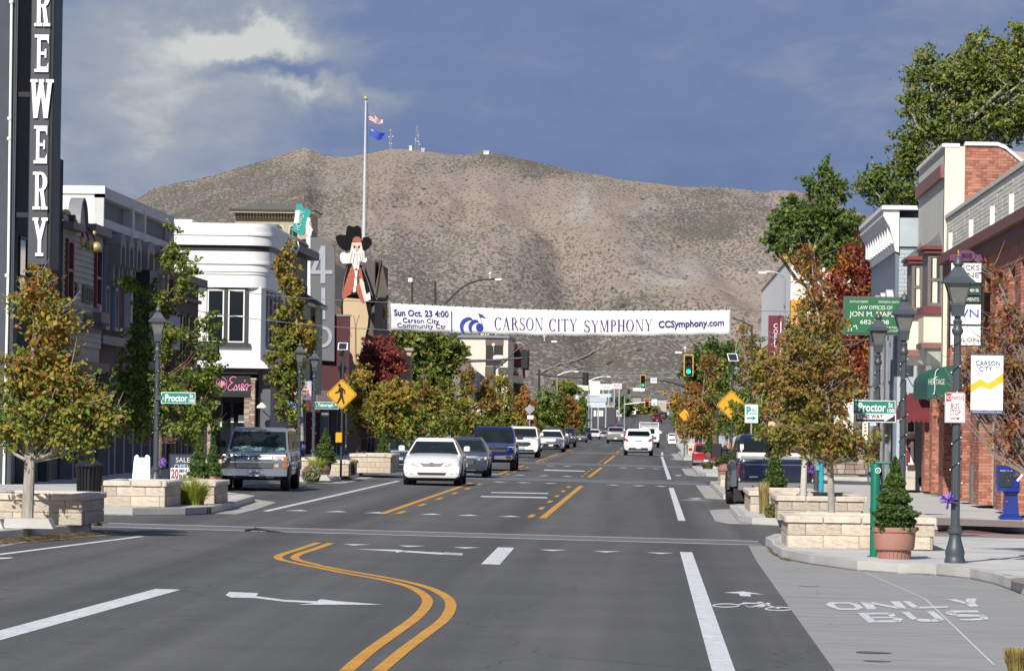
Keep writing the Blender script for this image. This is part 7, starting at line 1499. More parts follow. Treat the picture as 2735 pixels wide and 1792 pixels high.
def b2(o,a,b_,Y):
    W_=b_.x-a.x;H_=b_.z-a.z; MB().box(a.x,b_.x,Y,Y+.01,a.z,b_.z).build('cloth',M('banner_sky',(.55,.66,.78),.6),o)
    q=MB(); q.xz([(a.x,a.z+H_*.25),(b_.x,a.z+H_*.1),(b_.x,a.z+H_*.55),(a.x+W_*.6,a.z+H_*.62),(a.x+W_*.3,a.z+H_*.45),(a.x,a.z+H_*.5)],Y-.004,Y-.0005); q.recalc(q.build('blue_hills',M('banner_blue',(.06,.22,.50),.6),o)); MB().box(a.x+.04,b_.x,Y-.006,Y-.0041,a.z,a.z+H_*.16).build('yellow_base',M('banner_yellow',(.70,.45,.02)),o)
Yb_=TY-6; banner(770,793,1030,1103,Yb_,'blue and white painted banner left of the lamp before the Victorian front',b2,at(802,1030,Yb_).x)
def b3(o,a,b_,Y):
    W_=b_.x-a.x;H_=b_.z-a.z; MB().box(a.x,b_.x,Y,Y+.01,a.z,b_.z).build('cloth',M('banner_lilac',(.45,.40,.62),.6),o); MB().box(a.x,b_.x,Y-.004,Y-.0005,a.z+H_*.25,a.z+H_*.7).build('pink_sky',M('banner_pink',(.70,.42,.42),.6),o)
    q=MB(); q.xz([(a.x,a.z),(b_.x,a.z),(b_.x,a.z+H_*.2),(a.x+W_*.5,a.z+H_*.33),(a.x,a.z+H_*.3)],Y-.006,Y-.0041); q.recalc(q.build('dark_ground',M('banner_dusk',(.13,.12,.2),.6),o)); MB().box(a.x+W_*.55,a.x+W_*.68,Y-.008,Y-.0061,a.z+H_*.28,a.z+H_*.55).build('figure_shape',SBK,o)
banner(808,832,1018,1068,TY,'lilac and pink sunset banner between the two Victorian-front lamps',b3,TX)
Y=158.5; TL=at(1042,810,Y); TRR=at(1950,828,Y); BL=at(1043,880,Y); BRR=at(1949,893,Y)
o=thing('street_banner','long white banner for the Carson City Symphony strung across the street','banner',(BL.x,Y,BL.z))
def bpt(u,v):   # u along, v 0 bottom..1 top ; sagging middle, light billow
    t=TL.lerp(TRR,u); b0=BL.lerp(BRR,u); sag=-.13*math.sin(math.pi*u) -.10*math.sin(math.pi*u)*0; p=b0.lerp(t,v); p.z+=sag*(.95 if v>.5 else 1.0)
    p.y=Y+.05*math.sin(u*23)*(.4+.6*(1-v))+.03*math.sin(u*57+v*4); return p
q=MB(); n=120; V=[bpt(i/n,j/6) for j in range(7) for i in range(n+1)]; q.add(V,[(j*(n+1)+i,j*(n+1)+i+1,(j+1)*(n+1)+i+1,(j+1)*(n+1)+i) for j in range(6) for i in range(n)])
BCL=M('banner_vinyl',(.80,.80,.79),.55,vary=.03,vs=3); c_=q.build('cloth',BCL,o,smooth=True); c_.modifiers.new('s','SOLIDIFY').thickness=.01
NAV=M('banner_indigo',(.035,.03,.16),.6,vary=.15,vs=6); NAV2=M('banner_blue_ink',(.02,.04,.30),.6)
def on_banner(v,f,x0,x1,y0,y1,mat,name='lettering'):
    """flat print mapped on to the hanging cloth; x0..y1 measured on the banner itself"""
    xs=[a for a,_ in v]; ys=[b_ for _,b_ in v]; X0,X1,Y0_,Y1_=min(xs),max(xs),min(ys),max(ys); V=[]
    for a,b_ in v:
        px=x0+(x1-x0)*(a-X0)/(X1-X0); py=y0+(y1-y0)*(1-(b_-Y0_)/(Y1_-Y0_)); u=(px-1042.5)/907; ty=810+18*u; by=880+13*u; vv=(by-py)/(by-ty); sg=0
        p=bpt(u,vv); p.y-=.03; V.append(p)
    q=MB(); q.add(V,f); return q.build(name,mat,o)
def bt(s,x0,x1,y0,y1,mat=NAV,bold=0):
    v,f=text_geo(s,bold); return on_banner(v,f,x0,x1,y0,y1,mat)
bt('Sun Oct. 23 4:00',1052,1199,825,843,NAV,.03); bt('Carson City',1075,1173,847,864,NAV,.015); bt('Community Ctr',1060,1192,861,877,NAV,.015)
on_banner([(0,0),(1,0),(1,1),(0,1)],[(0,1,2,3)],1205,1208.5,827,878,NAV)
v,f=serif_text('CARSON CITY',.8); on_banner(v,f,1321,1941-0-0-0 if False else 1941-0,0,0,NAV) if False else None
def bs(s,x0,x1,y0,y1,c=.85): v,f=serif_text(s,c); on_banner(v,f,x0,x1,y0,y1,NAV)
bs('CARSON',1321,1451,839,872.5); bs('CITY',1467,1542,842,874.5); bs('SYMPHONY',1561,1743,845.5,877)
bt('CCSymphony.com',1759,1934,851,875,NAV,.03)
# printed swoosh-and-note emblem
def epx(pts,mat=NAV2):
    v=[(a,-b_) for a,b_ in pts]; xs=[a for a,_ in pts]; ys=[b_ for _,b_ in pts]
    on_banner(v,[tuple(range(len(v)))],min(xs),max(xs),min(ys),max(ys),mat,'emblem')
def cres(cx,cy,r,R_,a0,a1,sh):
    O=[(cx+R_*math.cos(t),cy-R_*1.0*math.sin(t)) for t in np.linspace(a0,a1,14)]; I=[(cx+sh+r*math.cos(t),cy+sh*.5-r*math.sin(t)) for t in np.linspace(a1,a0,14)]
    n=14
    for i in range(n-1): epx([O[i],O[i+1],I[n-2-i],I[n-1-i]][::-1])
cres(1253,866,21,25,math.pi*.42,math.pi*1.22,6); cres(1271,867,16,20,math.pi*.42,math.pi*1.2,5)
epx([(1281.5+10*math.cos(t),867-11*math.sin(t)) for t in np.linspace(0,2*math.pi,20)[:-1]][::1])
epx([(1277,829),(1278.5,829),(1290,858),(1288.5,858)][::-1],NAV); epx([(1278,830),(1290,834),(1299,844),(1288,840),(1282,840)][::-1],NAV)
q=MB()
for i in range(44): 
    for v_ in (0,1): p=bpt((i+.5)/44,v_); q.ball((p.x,p.y-.01,p.z+(.02 if v_ else -.02)),.028,5,4)
q.build('grommet_ties',CORD,o,kind='stuff')
for u in (-.001,1.001):
    q=MB(); a=bpt(u,-.05); b_=bpt(u,1.08); q.tube([a,b_],.035,8); q.build('end_pole',M('grey_pole_metal',(.5,.5,.5),.4,metal=.5),o)
q=MB(); WIRE=M('steel_cable',(.25,.25,.26),.5,metal=.5)
def cable(pts,r=.012,lab=None): 
    q.tube(pts,r,4,cap=False)
for (pxa,pya,pxb,pyb) in ((523,765,1042,808),(523,830,1043,882)):
    a=at(pxa,pya,158.6); b_=at(pxb,pyb,158.5); P=[a.lerp(b_,i/10)+Vector((0,0,-.10*math.sin(math.pi*i/10))) for i in range(11)]; cable(P)
for (pxa,pya,pxb,pyb) in ((1950,828,2420,820),(1950,893,2420,905)):
    a=at(pxa,pya,158.5); b_=at(pxb,pyb,157); P=[a.lerp(b_,i/10)+Vector((0,0,-.10*math.sin(math.pi*i/10))) for i in range(11)]; cable(P)
top=[bpt(i/40,1)+Vector((0,0,.03)) for i in range(41)]; bot=[bpt(i/40,0)-Vector((0,0,.03)) for i in range(41)]; cable(top); cable(bot)
q.build('support_cables',WIRE,o)
# distant overhead wires
q=MB()
for (a0,a1,Y_) in (((1200,965),(1960,992),520),((1200,985),(1900,1003),560),((1300,945),(1830,1010),480)):
    a=at(*a0,Y_); b_=at(*a1,Y_); q=MB(); q.tube([a.lerp(b_,i/14)+Vector((0,0,-.6*math.sin(math.pi*i/14))) for i in range(15)],.022,3,cap=False)
    single('overhead_wire',q,WIRE,{520:'middle',560:'lowest',480:'highest'}[Y_]+' of the three thin wires crossing high above the far street','wire')
def diamond(cx,cy,h,Y,label,walk=True,name='crossing_sign',pole=None,back=False,group=None):
    c=at(cx,cy,Y); r=h/(F/Y); g=gz(c.x,Y)+.15; o=thing(name,label,'road sign',(c.x,Y,g))
    def dia(rr): 
        e=rr*.06; return [(c.x-e,c.z-rr+e),(c.x+e,c.z-rr+e),(c.x+rr-e,c.z-e),(c.x+rr-e,c.z+e),(c.x+e,c.z+rr-e),(c.x-e,c.z+rr-e),(c.x-rr+e,c.z+e),(c.x-rr+e,c.z-e)]
    q=MB(); q.xz(dia(r),Y-.02,Y); q.recalc(q.build('sign_plate',SYL if not back else M('sign_back_aluminium',(.36,.38,.41),.45,metal=.4),o))
    if not back:
        q=MB(); P=dia(r*.94); I=dia(r*.90); n=8
        for i in range(n):
            j=(i+1)%n; q.add([(P[i][0],Y-.023,P[i][1]),(P[j][0],Y-.023,P[j][1]),(I[j][0],Y-.023,I[j][1]),(I[i][0],Y-.023,I[i][1])],[(0,1,2,3)])
        q.recalc(q.build('black_border',SBK,o))
    if walk:
        q=MB(); k=.3015; b=lambda x,y:(550+x*k,850+y*k)
        dx_,dy_=cx-913,cy-1053; sc=h/39
        def s(L_): return [((a-913)*sc+cx,(d-1053)*sc+cy) for a,d in L_]
        head=[(b(1185,600)[0]+3.6*math.cos(t),b(1185,600)[1]+4*math.sin(t)) for t in np.linspace(0,2*math.pi,12)[:-1]]
        for pg in (head,[b(1180,620),b(1195,612),(b(1212,622)),b(1216,650),b(1212,682),b(1188,684),b(1184,655)],[b(1182,622),b(1190,640),b(1178,660),b(1150,668),b(1148,657),b(1170,648)],[b(1205,616),b(1232,640),b(1233,672),b(1222,668),b(1222,645),b(1208,636)],[b(1188,682),b(1205,682),b(1198,710),b(1172,750),b(1160,744),b(1182,706)],[b(1196,682),b(1214,682),b(1218,708),b(1228,748),b(1214,752),b(1204,715)]): pxpoly(q,s(pg),Y-.03,.005)
        q.recalc(q.build('walking_figure',SBK,o))
    return o,c,r,g
Y=142; o,c,r,g=diamond(913,1053,42,Y,'yellow diamond pedestrian crossing sign on the left, with solar panel above'); 
q=MB(); q.tube([(c.x+.0,Y+.05,g),(at(917,930,Y).x,Y+.05,at(917,930,Y).z)],.036,10); q.build('pole',M('dark_green_pole',(.03,.05,.045),.5),o)
a=at(902,934,Y); b_=at(928,915,Y); q=MB(); q.add([(a.x,Y-.1,a.z),(b_.x+.02,Y-.1,a.z),(b_.x,Y+.25,b_.z),(a.x-.0,Y+.25,b_.z)]+[(a.x,Y-.06,a.z-.02),(b_.x+.02,Y-.06,a.z-.02),(b_.x,Y+.29,b_.z-.02),(a.x,Y+.29,b_.z-.02)],[(0,1,2,3),(7,6,5,4),(0,4,5,1),(1,5,6,2),(2,6,7,3),(3,7,4,0)]); sp_=q.build('solar_panel',SWH,o)
q=MB(); e=.03; q.add([(a.x+e,Y-.115+.02,a.z+e*.9),(b_.x-e,Y-.095,a.z+e*.9),(b_.x-e,Y+.22,b_.z-e*.6),(a.x+e,Y+.22,b_.z-e*.6)],[(0,1,2,3)]); q.build('solar_cells',M('solar_cell_dark',(.02,.025,.035),.25),sp_)
a=at(896,1181,Y-.1); b_=at(914,1155,Y-.1); MB().bbox(a.x,b_.x,Y-.12,Y+.0,a.z,b_.z,.02).build('push_button_box',SYL,o); 
q=MB(); q.ball(at(911,945,Y),.07,8,6); q.build('beacon_box',IR,o)
Y=157; o,c,r,g=diamond(1953,1081,40,Y,'yellow diamond crossing sign half hidden in leaves under the right-hand solar panel',walk=False)
q=MB(); q.tube([(c.x+.02,Y+.05,g),(at(1957,965,Y).x,Y+.05,at(1957,965,Y).z)],.04,10); q.build('pole',M('dark_green_pole',(.03,.05,.045)),o)
a=at(1944,964,Y); b_=at(1971,944,Y); q=MB(); q.add([(a.x+.03,Y-.15,a.z),(b_.x+.02,Y-.15,a.z),(b_.x-.03,Y+.2,b_.z),(a.x-.03,Y+.2,b_.z)]+[(a.x+.03,Y-.11,a.z-.02),(b_.x+.02,Y-.11,a.z-.02),(b_.x-.03,Y+.24,b_.z-.02),(a.x-.03,Y+.24,b_.z-.02)],[(0,1,2,3),(7,6,5,4),(0,4,5,1),(1,5,6,2),(2,6,7,3),(3,7,4,0)]); sp_=q.build('solar_panel',SWH,o)
q=MB(); q.add([(a.x+.055,Y-.145,a.z+.03),(b_.x-.015,Y-.145,a.z+.03),(b_.x-.055,Y+.17,b_.z-.02),(a.x-.005,Y+.17,b_.z-.02)],[(0,1,2,3)]); q.build('solar_cells',M('solar_cell_dark',(.02,.025,.035)),sp_)
Y=270; o,c,r,g=diamond(1829,1108,17,Y,'small far yellow diamond sign among the rust trees',walk=False); q=MB(); q.tube([(c.x,Y+.05,g),(c.x,Y+.05,c.z+r)],.04,6); q.build('pole',DGREY,o)
Y=262; o,c,r,g=diamond(1415,1093,14,Y,'grey back of a diamond road sign among the left trees, white plate below',walk=False,back=True); q=MB(); q.tube([(c.x,Y+.05,g),(c.x,Y+.05,c.z+r)],.035,6); q.build('pole',MSTL,o)
a=at(1408,1119,Y); b_=at(1425,1109,Y); MB().bbox(a.x,b_.x,Y-.02,Y,a.z,b_.z,.01).build('lower_plate',SWH,o)
# public parking sign
Y=138; a=at(1989,1129,Y); b_=at(2025,1080,Y); o=thing('parking_sign','pale sign with green P reading Public Parking and an arrow','sign',((a.x+b_.x)/2,Y,.1)); W_=b_.x-a.x;H_=b_.z-a.z
PG=M('parking_green',(.01,.22,.15),.5); MB().bbox(a.x,b_.x,Y,Y+.015,a.z,b_.z,.012).build('sign_plate',M('pale_mint_sign',(.60,.74,.73),.5,vary=.02),o)
q=MB(); q.tube([((a.x+b_.x)/2,Y+.04,gz(2,Y)+.1),((a.x+b_.x)/2,Y+.04,b_.z)],.03,6); q.build('pole',MSTL,o)
textc(o,'P',a.x+W_*.12,a.x+W_*.45,a.z+H_*.45,a.z+H_*.88,Y-.004,PG,fill=0,bold=.03); textc(o,'UBLIC',a.x+W_*.46,a.x+W_*.92,a.z+H_*.63,a.z+H_*.76,Y-.004,PG,fill=0); textc(o,'ARKING',a.x+W_*.30,a.x+W_*.93,a.z+H_*.46,a.z+H_*.57,Y-.004,PG,fill=0)
q=MB(); q.xz([(a.x+W_*.14,a.z+H_*.22),(a.x+W_*.6,a.z+H_*.22),(a.x+W_*.6,a.z+H_*.13),(a.x+W_*.84,a.z+H_*.26),(a.x+W_*.6,a.z+H_*.39),(a.x+W_*.6,a.z+H_*.30),(a.x+W_*.14,a.z+H_*.30)],Y-.006,Y-.0005); q.recalc(q.build('arrow',PG,o))
SIG=M('signal_black',(.012,.012,.013),.5); BPY=M('backplate_yellow',(.62,.36,.005),.5)
def lens(name,col,on): return M(name,col,.3,vary=0,emit=(col,on) if on else None)
def signal(cx,cy,w,h,Y,lit,label,back=False,plate=True,grp='traffic signals facing the camera'):
    c=at(cx,cy,Y); S=F/Y; w/=S; h/=S; o=thing('traffic_signal',label,'traffic signal',(c.x,Y,c.z),grp)
    if plate:
        MB().bbox(c.x-w/2,c.x+w/2,Y+.02,Y+.05,c.z-h/2,c.z+h/2,.005).build('backplate',SIG,o)
        if not back:
            q=MB(); e=w*.10
            for bx in ((c.x-w/2,c.x+w/2,c.z-h/2,c.z-h/2+e),(c.x-w/2,c.x+w/2,c.z+h/2-e,c.z+h/2),(c.x-w/2,c.x-w/2+e,c.z-h/2+e,c.z+h/2-e),(c.x+w/2-e,c.x+w/2,c.z-h/2+e,c.z+h/2-e)): q.box(bx[0],bx[1],Y-.0,Y+.019,bx[2],bx[3])
            q.build('yellow_border',BPY,o)
    hw=w*.32; MB().bbox(c.x-hw,c.x+hw,Y-.14,Y+.018,c.z-h*.42,c.z+h*.42,.02).build('housing',SIG,o)
    for i,(nm,col) in enumerate((('red',(1,.03,.02)),('amber',(.9,.35,.02)),('green',(.02,.95,.72)))):
        z=c.z+(1-i)*h*.27; on=(lit==i); q=MB(); r_=w*.24; yy_=Y-.142 if not back else Y+.1
        n=16; q.add([(c.x+r_*math.cos(2*math.pi*k/n),yy_-.012,z+r_*math.sin(2*math.pi*k/n)) for k in range(n)]+[(c.x,yy_-.03,z)],[(k,(k+1)%n,n) for k in range(n)]); q.recalc(q.build('lens',lens('lens_'+nm+('_lit' if on else '_off'),col if on else tuple(v*.03+.01 for v in col),1.15 if on else 0),o))
        if not back:
            q=MB(); P=[(math.cos(t),math.sin(t)) for t in np.linspace(-.35,math.pi+.35,14)]; V=[(c.x+r_*1.12*a,Y-.14,z+r_*1.12*b2) for a,b2 in P]+[(c.x+r_*1.12*a,Y-.36,z+r_*1.12*b2+.02) for a,b2 in P]; m=len(P); q.add(V,[(k,k+1,k+1+m,k+m) for k in range(m-1)]); q.build('visor',SIG,o)
    return o
YR_=298
signal(1839,976,26,58,YR_,2,'largest green-lit signal with yellow-edged backplate, right of the banner'); signal(1717,1019,15,35,345,2,'green-lit signal on the far mast arm left of a small white sign'); signal(1728,1076,13,24,560,0,'red-lit far signal beside a pale square sign'); signal(1793,1079,11,21,560,0,'red-lit far signal above the distant queue of cars')
signal(1776,1050,8,12,900,1,'tiny amber-lit signal farthest away in the centre'); signal(1808,1053,8,12,900,1,'tiny amber-lit signal farthest away beside the right trees')
signal(1403,961,22,54,YR_-4,None,'black back of a signal at the tip of the left mast arm',back=True,grp=None); signal(1564,1012,16,35,345,None,'black back of a signal on the centre-left far mast arm',back=True,grp=None); signal(1679,1046,7,14,560,None,'small black signal back far off',back=True,grp=None)
MAST=M('mast_dark_steel',(.028,.030,.032),.5,vary=.1)
def mastarm(name,label,polepx,poleY,polebot,poletop,arms,r=.11,cat='mast pole',extra=None,arot=None,mat=None):
    q0=at(polepx,polebot,poleY); g=gz(q0.x,poleY)+.1; t_=at(polepx,poletop,poleY); o=thing(name,label,cat,(q0.x,poleY,g))
    q=MB(); q.tube([(q0.x,poleY,g),(t_.x,poleY,t_.z)],[r,r*.6],10); q.build('pole',mat or MAST,o); q=MB(); q.lathe([(r*1.8,0),(r*1.8,.12),(r*1.2,.3)],(q0.x,poleY,g),10); q.build('base',mat or MAST,o)
    for pts,r0,r1 in arms:
        P=[at(a,b2,poleY) for a,b2 in smooth(pts,4)] if len(pts)>2 else [at(a,b2,poleY) for a,b2 in pts]; n=len(P); q=MB(); q.tube(P,[r0+(r1-r0)*i/(n-1) for i in range(n)],8); q.build('arm',mat or MAST,o)
    return o
def camhead(o,px,py,Y,lum=True):
    c=at(px,py,Y); q=MB(); q.bbox(c.x-.22,c.x+.22,Y-.1,Y+.1,c.z-.06,c.z+.05,.02); q.build('luminaire',WPAINT,o)
o=mastarm('signal_mast','dark signal mast with long arm over the left lane and curved street light','1163' and 1163,294,1180,752,[([(1163,968),(1230,965),(1320,962),(1415,954)],.12,.06)]); Ym=294
q=MB(); q.tube([at(a,b2,Ym) for a,b2 in smooth([(1163,848),(1200,800),(1240,765),(1280,749),(1322,746)],4)],.06,6); q.build('light_arm',MAST,o); camhead(o,1331,746,Ym)
q=MB(); q.tube([at(1309,745,Ym),at(1309,733,Ym)],.03,5); q.ball(at(1309,731,Ym),.10,8,6); q.build('sensor',WPAINT,o)
o=mastarm('signal_mast','slim dark pole with camera left of the curved street light, behind the banner',1101,270,1180,745,[],.09); q=MB(); c=at(1098,748,270); q.bbox(c.x-.16,c.x+.10,269.8,270.2,c.z-.12,c.z+.12,.03); q.build('camera',WPAINT,o); MB().bbox(c.x-.15,c.x+.2,269.7,270.1,c.z-2.9+.5,c.z-2.2+.5,.03).build('control_box',MAST,o)
o=mastarm('signal_mast','second left mast with street light arm behind the pale office block',1321,330,1170,925,[([(1321,985),(1352,962),(1380,935),(1420,916),(1475,912)],.08,.04)],.13); camhead(o,1480,912,330); c=at(1330,953,329); MB().bbox(c.x-.35,c.x+.45,328.7,329,c.z-.3,c.z+.12,.1).build('sign_back',WPAINT,o); q=MB(); c=at(1318,921,330); q.ball(c,.14,8,6); q.tube([c,at(1319,965,330)],.05,5); q.build('camera',WPAINT,o); q=MB(); q.tube([at(1454,912,330),at(1454,901,330)],.03,5); q.ball(at(1454,899,330),.11,8,6); q.build('sensor',WPAINT,o)
o=mastarm('signal_mast','right mast with arm reaching left to the big green signal',1915,YR_+2,1180,905,[([(1915,976),(1880,974),(1851,972)],.08,.06),([(1915,960),(1890,950),(1860,944),(1825,941)],.05,.03)],.13); camhead(o,1812,941,YR_+2); q=MB(); q.ball(at(1830,930,YR_+2),.1,8,6); q.tube([at(1830,930,YR_+2),at(1830,942,YR_+2)],.03,5); q.build('sensor',WPAINT,o)
a=at(1940,986,YR_+1); b_=at(1985,978,YR_+1); s=thing('street_name_sign','faded green Robinson St sign hidden in the leaves on the right mast','street sign',(a.x,YR_+1,a.z)); MB().bbox(a.x,b_.x,YR_+1,YR_+1.03,a.z,b_.z,.005).build('sign_face',SGN,s); textc(s,'Robinson',a.x+.05,b_.x-.05,a.z+.05,b_.z-.04,YR_+.99,SWH,fill=0)
o=mastarm('signal_mast','far right mast arm sweeping down to the green signal in mid street',1860,345,1180,1030,[([(1860,1047),(1815,1028),(1780,1018),(1750,1014),(1722,1013)],.10,.06)],.12); a=at(1737,1023,344.9); b_=at(1755,1009,344.9); MB().bbox(a.x,b_.x,344.85,344.9,a.z,b_.z,.01).build('lane_sign',M('pale_blue_grey_sign',(.55,.6,.66),.5),o); 
q=MB(); q.bbox(a.x+.1,a.x+.45,344.84,344.849,a.z+.2,a.z+.24,.001); q.build('sign_print',GREY,o)
o=mastarm('signal_mast','far left mast arm with the centre-left black signal back',1440,345,1180,985,[([(1440,1000),(1480,988),(1520,1005-0),(1556,1008)],.09,.06)] if 0 else [([(1440,998),(1475,1008-4),(1510,1006),(1557,1008)],.09,.06)],.12)
o=mastarm('signal_mast','distant pale mast arm carrying the red signals',1668,560,1110,1058,[([(1668,1080),(1730,1074),(1800,1077)],.07,.05)],.10,mat=MSTL); a=at(1740,1083,559.8); b_=at(1755,1066,559.8); MB().bbox(a.x,b_.x,559.7,559.8,a.z,b_.z,.01).build('lane_sign',M('pale_sign',(.6,.68,.7),.5),o); MB().box(a.x+.25,b_.x-.25,559.68,559.699,a.z+.1,a.z+.3).build('green_symbol',PG,o)
o=mastarm('street_light','right-hand pale cobra street light above the ochre building',2096,240,1180,745,[([(2096,742),(2080,731),(2060,726),(2038,727)],.05,.035)],.07,cat='street light',mat=MSTL); camhead(o,2036,728,240)
for px,t_,ex,Yx,lb in ((1573,1018,1626,520,'far galvanised street light over the white sign boxes'),(1488,1004,1540,500,'far galvanised street light over the cream sign')):
    o=mastarm('street_light',lb,px,Yx,1130,t_,[([(px,t_),(px+15,t_-7),(px+35,t_-12),(ex,t_-12)],.06,.04)],.08,cat='street light',mat=MSTL); camhead(o,ex,t_-12,Yx)
o=mastarm('street_light','short dark arm light right of the banner',2008,158,1180,870,[([(2008,872),(1990,862),(1975,856),(1955,850)],.03,.02)],.05,cat='street light')
Y=300; b_=at(969,1180,Y); t_=at(977,268,Y); o=thing('flagpole','very tall white flagpole with gold ball rising behind the figure sign','flagpole',(at(969,1100,Y).x,Y,.3)); q=MB(); q.tube([(at(968,900,Y).x,Y,.2),(at(972,600,Y).x,Y,at(972,600,Y).z),(t_.x,Y,t_.z)],[.13,.11,.05],10); q.build('shaft',M('flagpole_white',(.55,.56,.57),.4,vary=.1,vs=.6),o); q=MB(); q.ball((t_.x,Y,t_.z+.13),.15,14,10); q.build('gold_ball',M('dull_brass_ball',(.40,.36,.24),.5),o,smooth=True)
q=MB(); q.tube([(t_.x+.12,Y,t_.z-.2),(at(983,500,Y).x,Y,at(983,500,Y).z),(at(975,680,Y).x,Y,at(975,680,Y).z)],.012,4); q.build('halyard',CORD,o)
def flag(name,label,TLp,TRp,BRp,BLp,build):
    Yf=Y; P=[at(*p,Yf) for p in (TLp,TRp,BRp,BLp)]; o=thing(name,label,'flag',P[0])
    def fp(u,v): # v 0 top
        a=P[0].lerp(P[1],u); b2=P[3].lerp(P[2],u); p=a.lerp(b2,v); p.z+=.07*math.sin(u*7+v); p.y=Yf+.16*math.sin(u*8+v*2)*u; return p
    build(o,fp); return o
def patch(o,fp,name,mat,u0,u1,v0,v1,off=0,n=10):
    q=MB(); m=max(2,int(n*(v1-v0))+1); V=[]
    for j in range(m+1):
        for i in range(n+1): p=fp(u0+(u1-u0)*i/n,v0+(v1-v0)*j/m); V.append((p.x,p.y-off,p.z))
    q.add(V,[(j*(n+1)+i,j*(n+1)+i+1,(j+1)*(n+1)+i+1,(j+1)*(n+1)+i) for j in range(m) for i in range(n)]); return q.build(name,mat,o,smooth=True)
FR=M('flag_red',(.34,.03,.05),.7); FW=M('flag_white',(.72,.72,.72),.7); FBL=M('flag_blue',(.03,.035,.13),.7)
def us(o,fp):
    for i in range(13): patch(o,fp,'stripe',FR if i%2==0 else FW,0,1,i/13,(i+1)/13,0)
    patch(o,fp,'canton',FBL,0,.42,0,7/13,.012)
    q=MB()
    for j in range(5):
        for i in range(6): p=fp(.04+i*.065,.05+j*.11); q.ball((p.x,p.y-.016,p.z),.02,5,4)
    q.build('stars',FW,o,kind='stuff')
flag('national_flag','striped United States flag flying right from the tall pole',(984,297),(1022,320),(1023,334),(986,325),us)
def nv(o,fp):
    patch(o,fp,'field',M('flag_cobalt',(.035,.07,.38),.7,vary=.1),0,1,0,1); 
    q=MB()
    for k in range(16): t=math.pi*k/15*1.0; p=fp(.17+.09*math.cos(t),.24+.12*math.sin(t)); q.ball((p.x,p.y-.015,p.z),.028,5,4)
    p=fp(.17,.22); q.ball((p.x,p.y-.015,p.z),.05,6,4); q.build('emblem',M('flag_silver_gold',(.6,.5,.35),.6),o)
flag('state_flag','blue Nevada state flag flying below the striped flag',(986,341),(1031,357),(1029,375),(987,368),nv)
PBK=[M('planter_block',(.52,.43,.33),.9,two=(.43,.36,.28),twos=5,twot=.56,vary=.14,vs=3,bump=.8,bs=14,fine=.08,fs=25),M('planter_block_pale',(.58,.50,.40),.9,two=(.49,.42,.34),twos=5,twot=.56,vary=.14,vs=3,bump=.8,bs=14,fine=.08,fs=25),M('planter_block_grey',(.47,.41,.33),.9,two=(.40,.35,.28),twos=5,twot=.56,vary=.14,vs=3,bump=.8,bs=14,fine=.08,fs=25)]
CAPM=M('planter_cap_stone',(.58,.50,.41),.85,two=(.46,.40,.33),twos=4,twot=.58,vary=.12,vs=3,bump=.6,bs=12); PSOIL=M('planter_mulch',(.10,.07,.05),.95,vary=.4,vs=12)
blkm=[]
for k in range(3):
    u=MB(); rr=random.Random(k); q_=[(-.5,-.5),(.5,-.5),(.5,.5),(-.5,.5)]
    b_=.04; u.add([(-.5,-.5,-.5),(.5,-.5,-.5),(.5,.5,-.5),(-.5,.5,-.5),(-.5,-.5,.5),(.5,-.5,.5),(.5,.5,.5),(-.5,.5,.5),(-.47,-.53,-.43),(.47,-.53,-.43),(.47,-.53,.43),(-.47,-.53,.43),(.1,-.545+.02*rr.random(),.02)],[(3,2,1,0),(4,5,6,7),(1,2,6,5),(2,3,7,6),(3,0,4,7),(0,1,9,8),(1,5,10,9),(5,4,11,10),(4,0,8,11),(8,9,12),(9,10,12),(10,11,12),(11,8,12)]); blkm.append(umesh('block',u,PBK[k]))
def planter(x0,x1,y0,y1,h,label,courses=2,cap=.10,bl=.58,left=True,dz=.15,group='stone block planters'):
    g=gz((x0+x1)/2,y0)+dz; o=thing('stone_planter',label,'planter',((x0+x1)/2,y0,g),group); bh=(h-cap)/courses; rr=random.Random(int(x0*91+y0)); t=.22
    MB().box(x0+.03,x1-.03,y0+.03,y1-.03,g,g+h-cap-.02).build('core',M('planter_joint_mortar',(.36,.31,.25),.95),o); MB().box(x0+.2,x1-.2,y0+.2,y1-.2,g+h-cap-.02,g+h-cap+.02).build('soil',PSOIL,o)
    for c_ in range(courses):
        z=g+bh*c_; x=x0-(bl*.5 if c_%2 else 0)
        while x<x1-.02:
            s0,s1=max(x,x0),min(x+bl,x1)
            if s1-s0>.08: inst('block',blkm[rr.randrange(3)],o,((s0+s1)/2,y0+t/2,z+bh/2),(s1-s0-.006,t,bh-.007))
            x+=bl
        for xe,sgn in ((x0,1),(x1,-1)):
            y=y0+t+(0 if c_%2 else bl*.3)
            while y<y1-.05:
                s1=min(y+bl,y1); inst('block',blkm[rr.randrange(3)],o,(xe+sgn*t/2,(y+s1)/2,z+bh/2),(s1-y-.006,t,bh-.007),rz=(-math.pi/2 if sgn>0 else math.pi/2)); y+=bl
    zc=g+h-cap; x=x0-.04
    while x<x1+.03:
        s1=min(x+.62,x1+.04); MB().bbox(x+.004,s1-.004,y0-.045,y0+.27,zc,zc+cap,.022).build('cap_stone',CAPM,o); x+=.62
    for xe in (x0-.045,x1-.225):
        y=y0+.275
        while y<y1: s1=min(y+.62,y1+.04); MB().bbox(xe,xe+.27,y+.004,s1-.004,zc,zc+cap,.022).build('cap_stone',CAPM,o); y+=.62
    MB().bbox(x0-.04,x1+.04,y1-.22,y1+.04,zc,zc+cap,.02).build('cap_stone',CAPM,o); return o,g
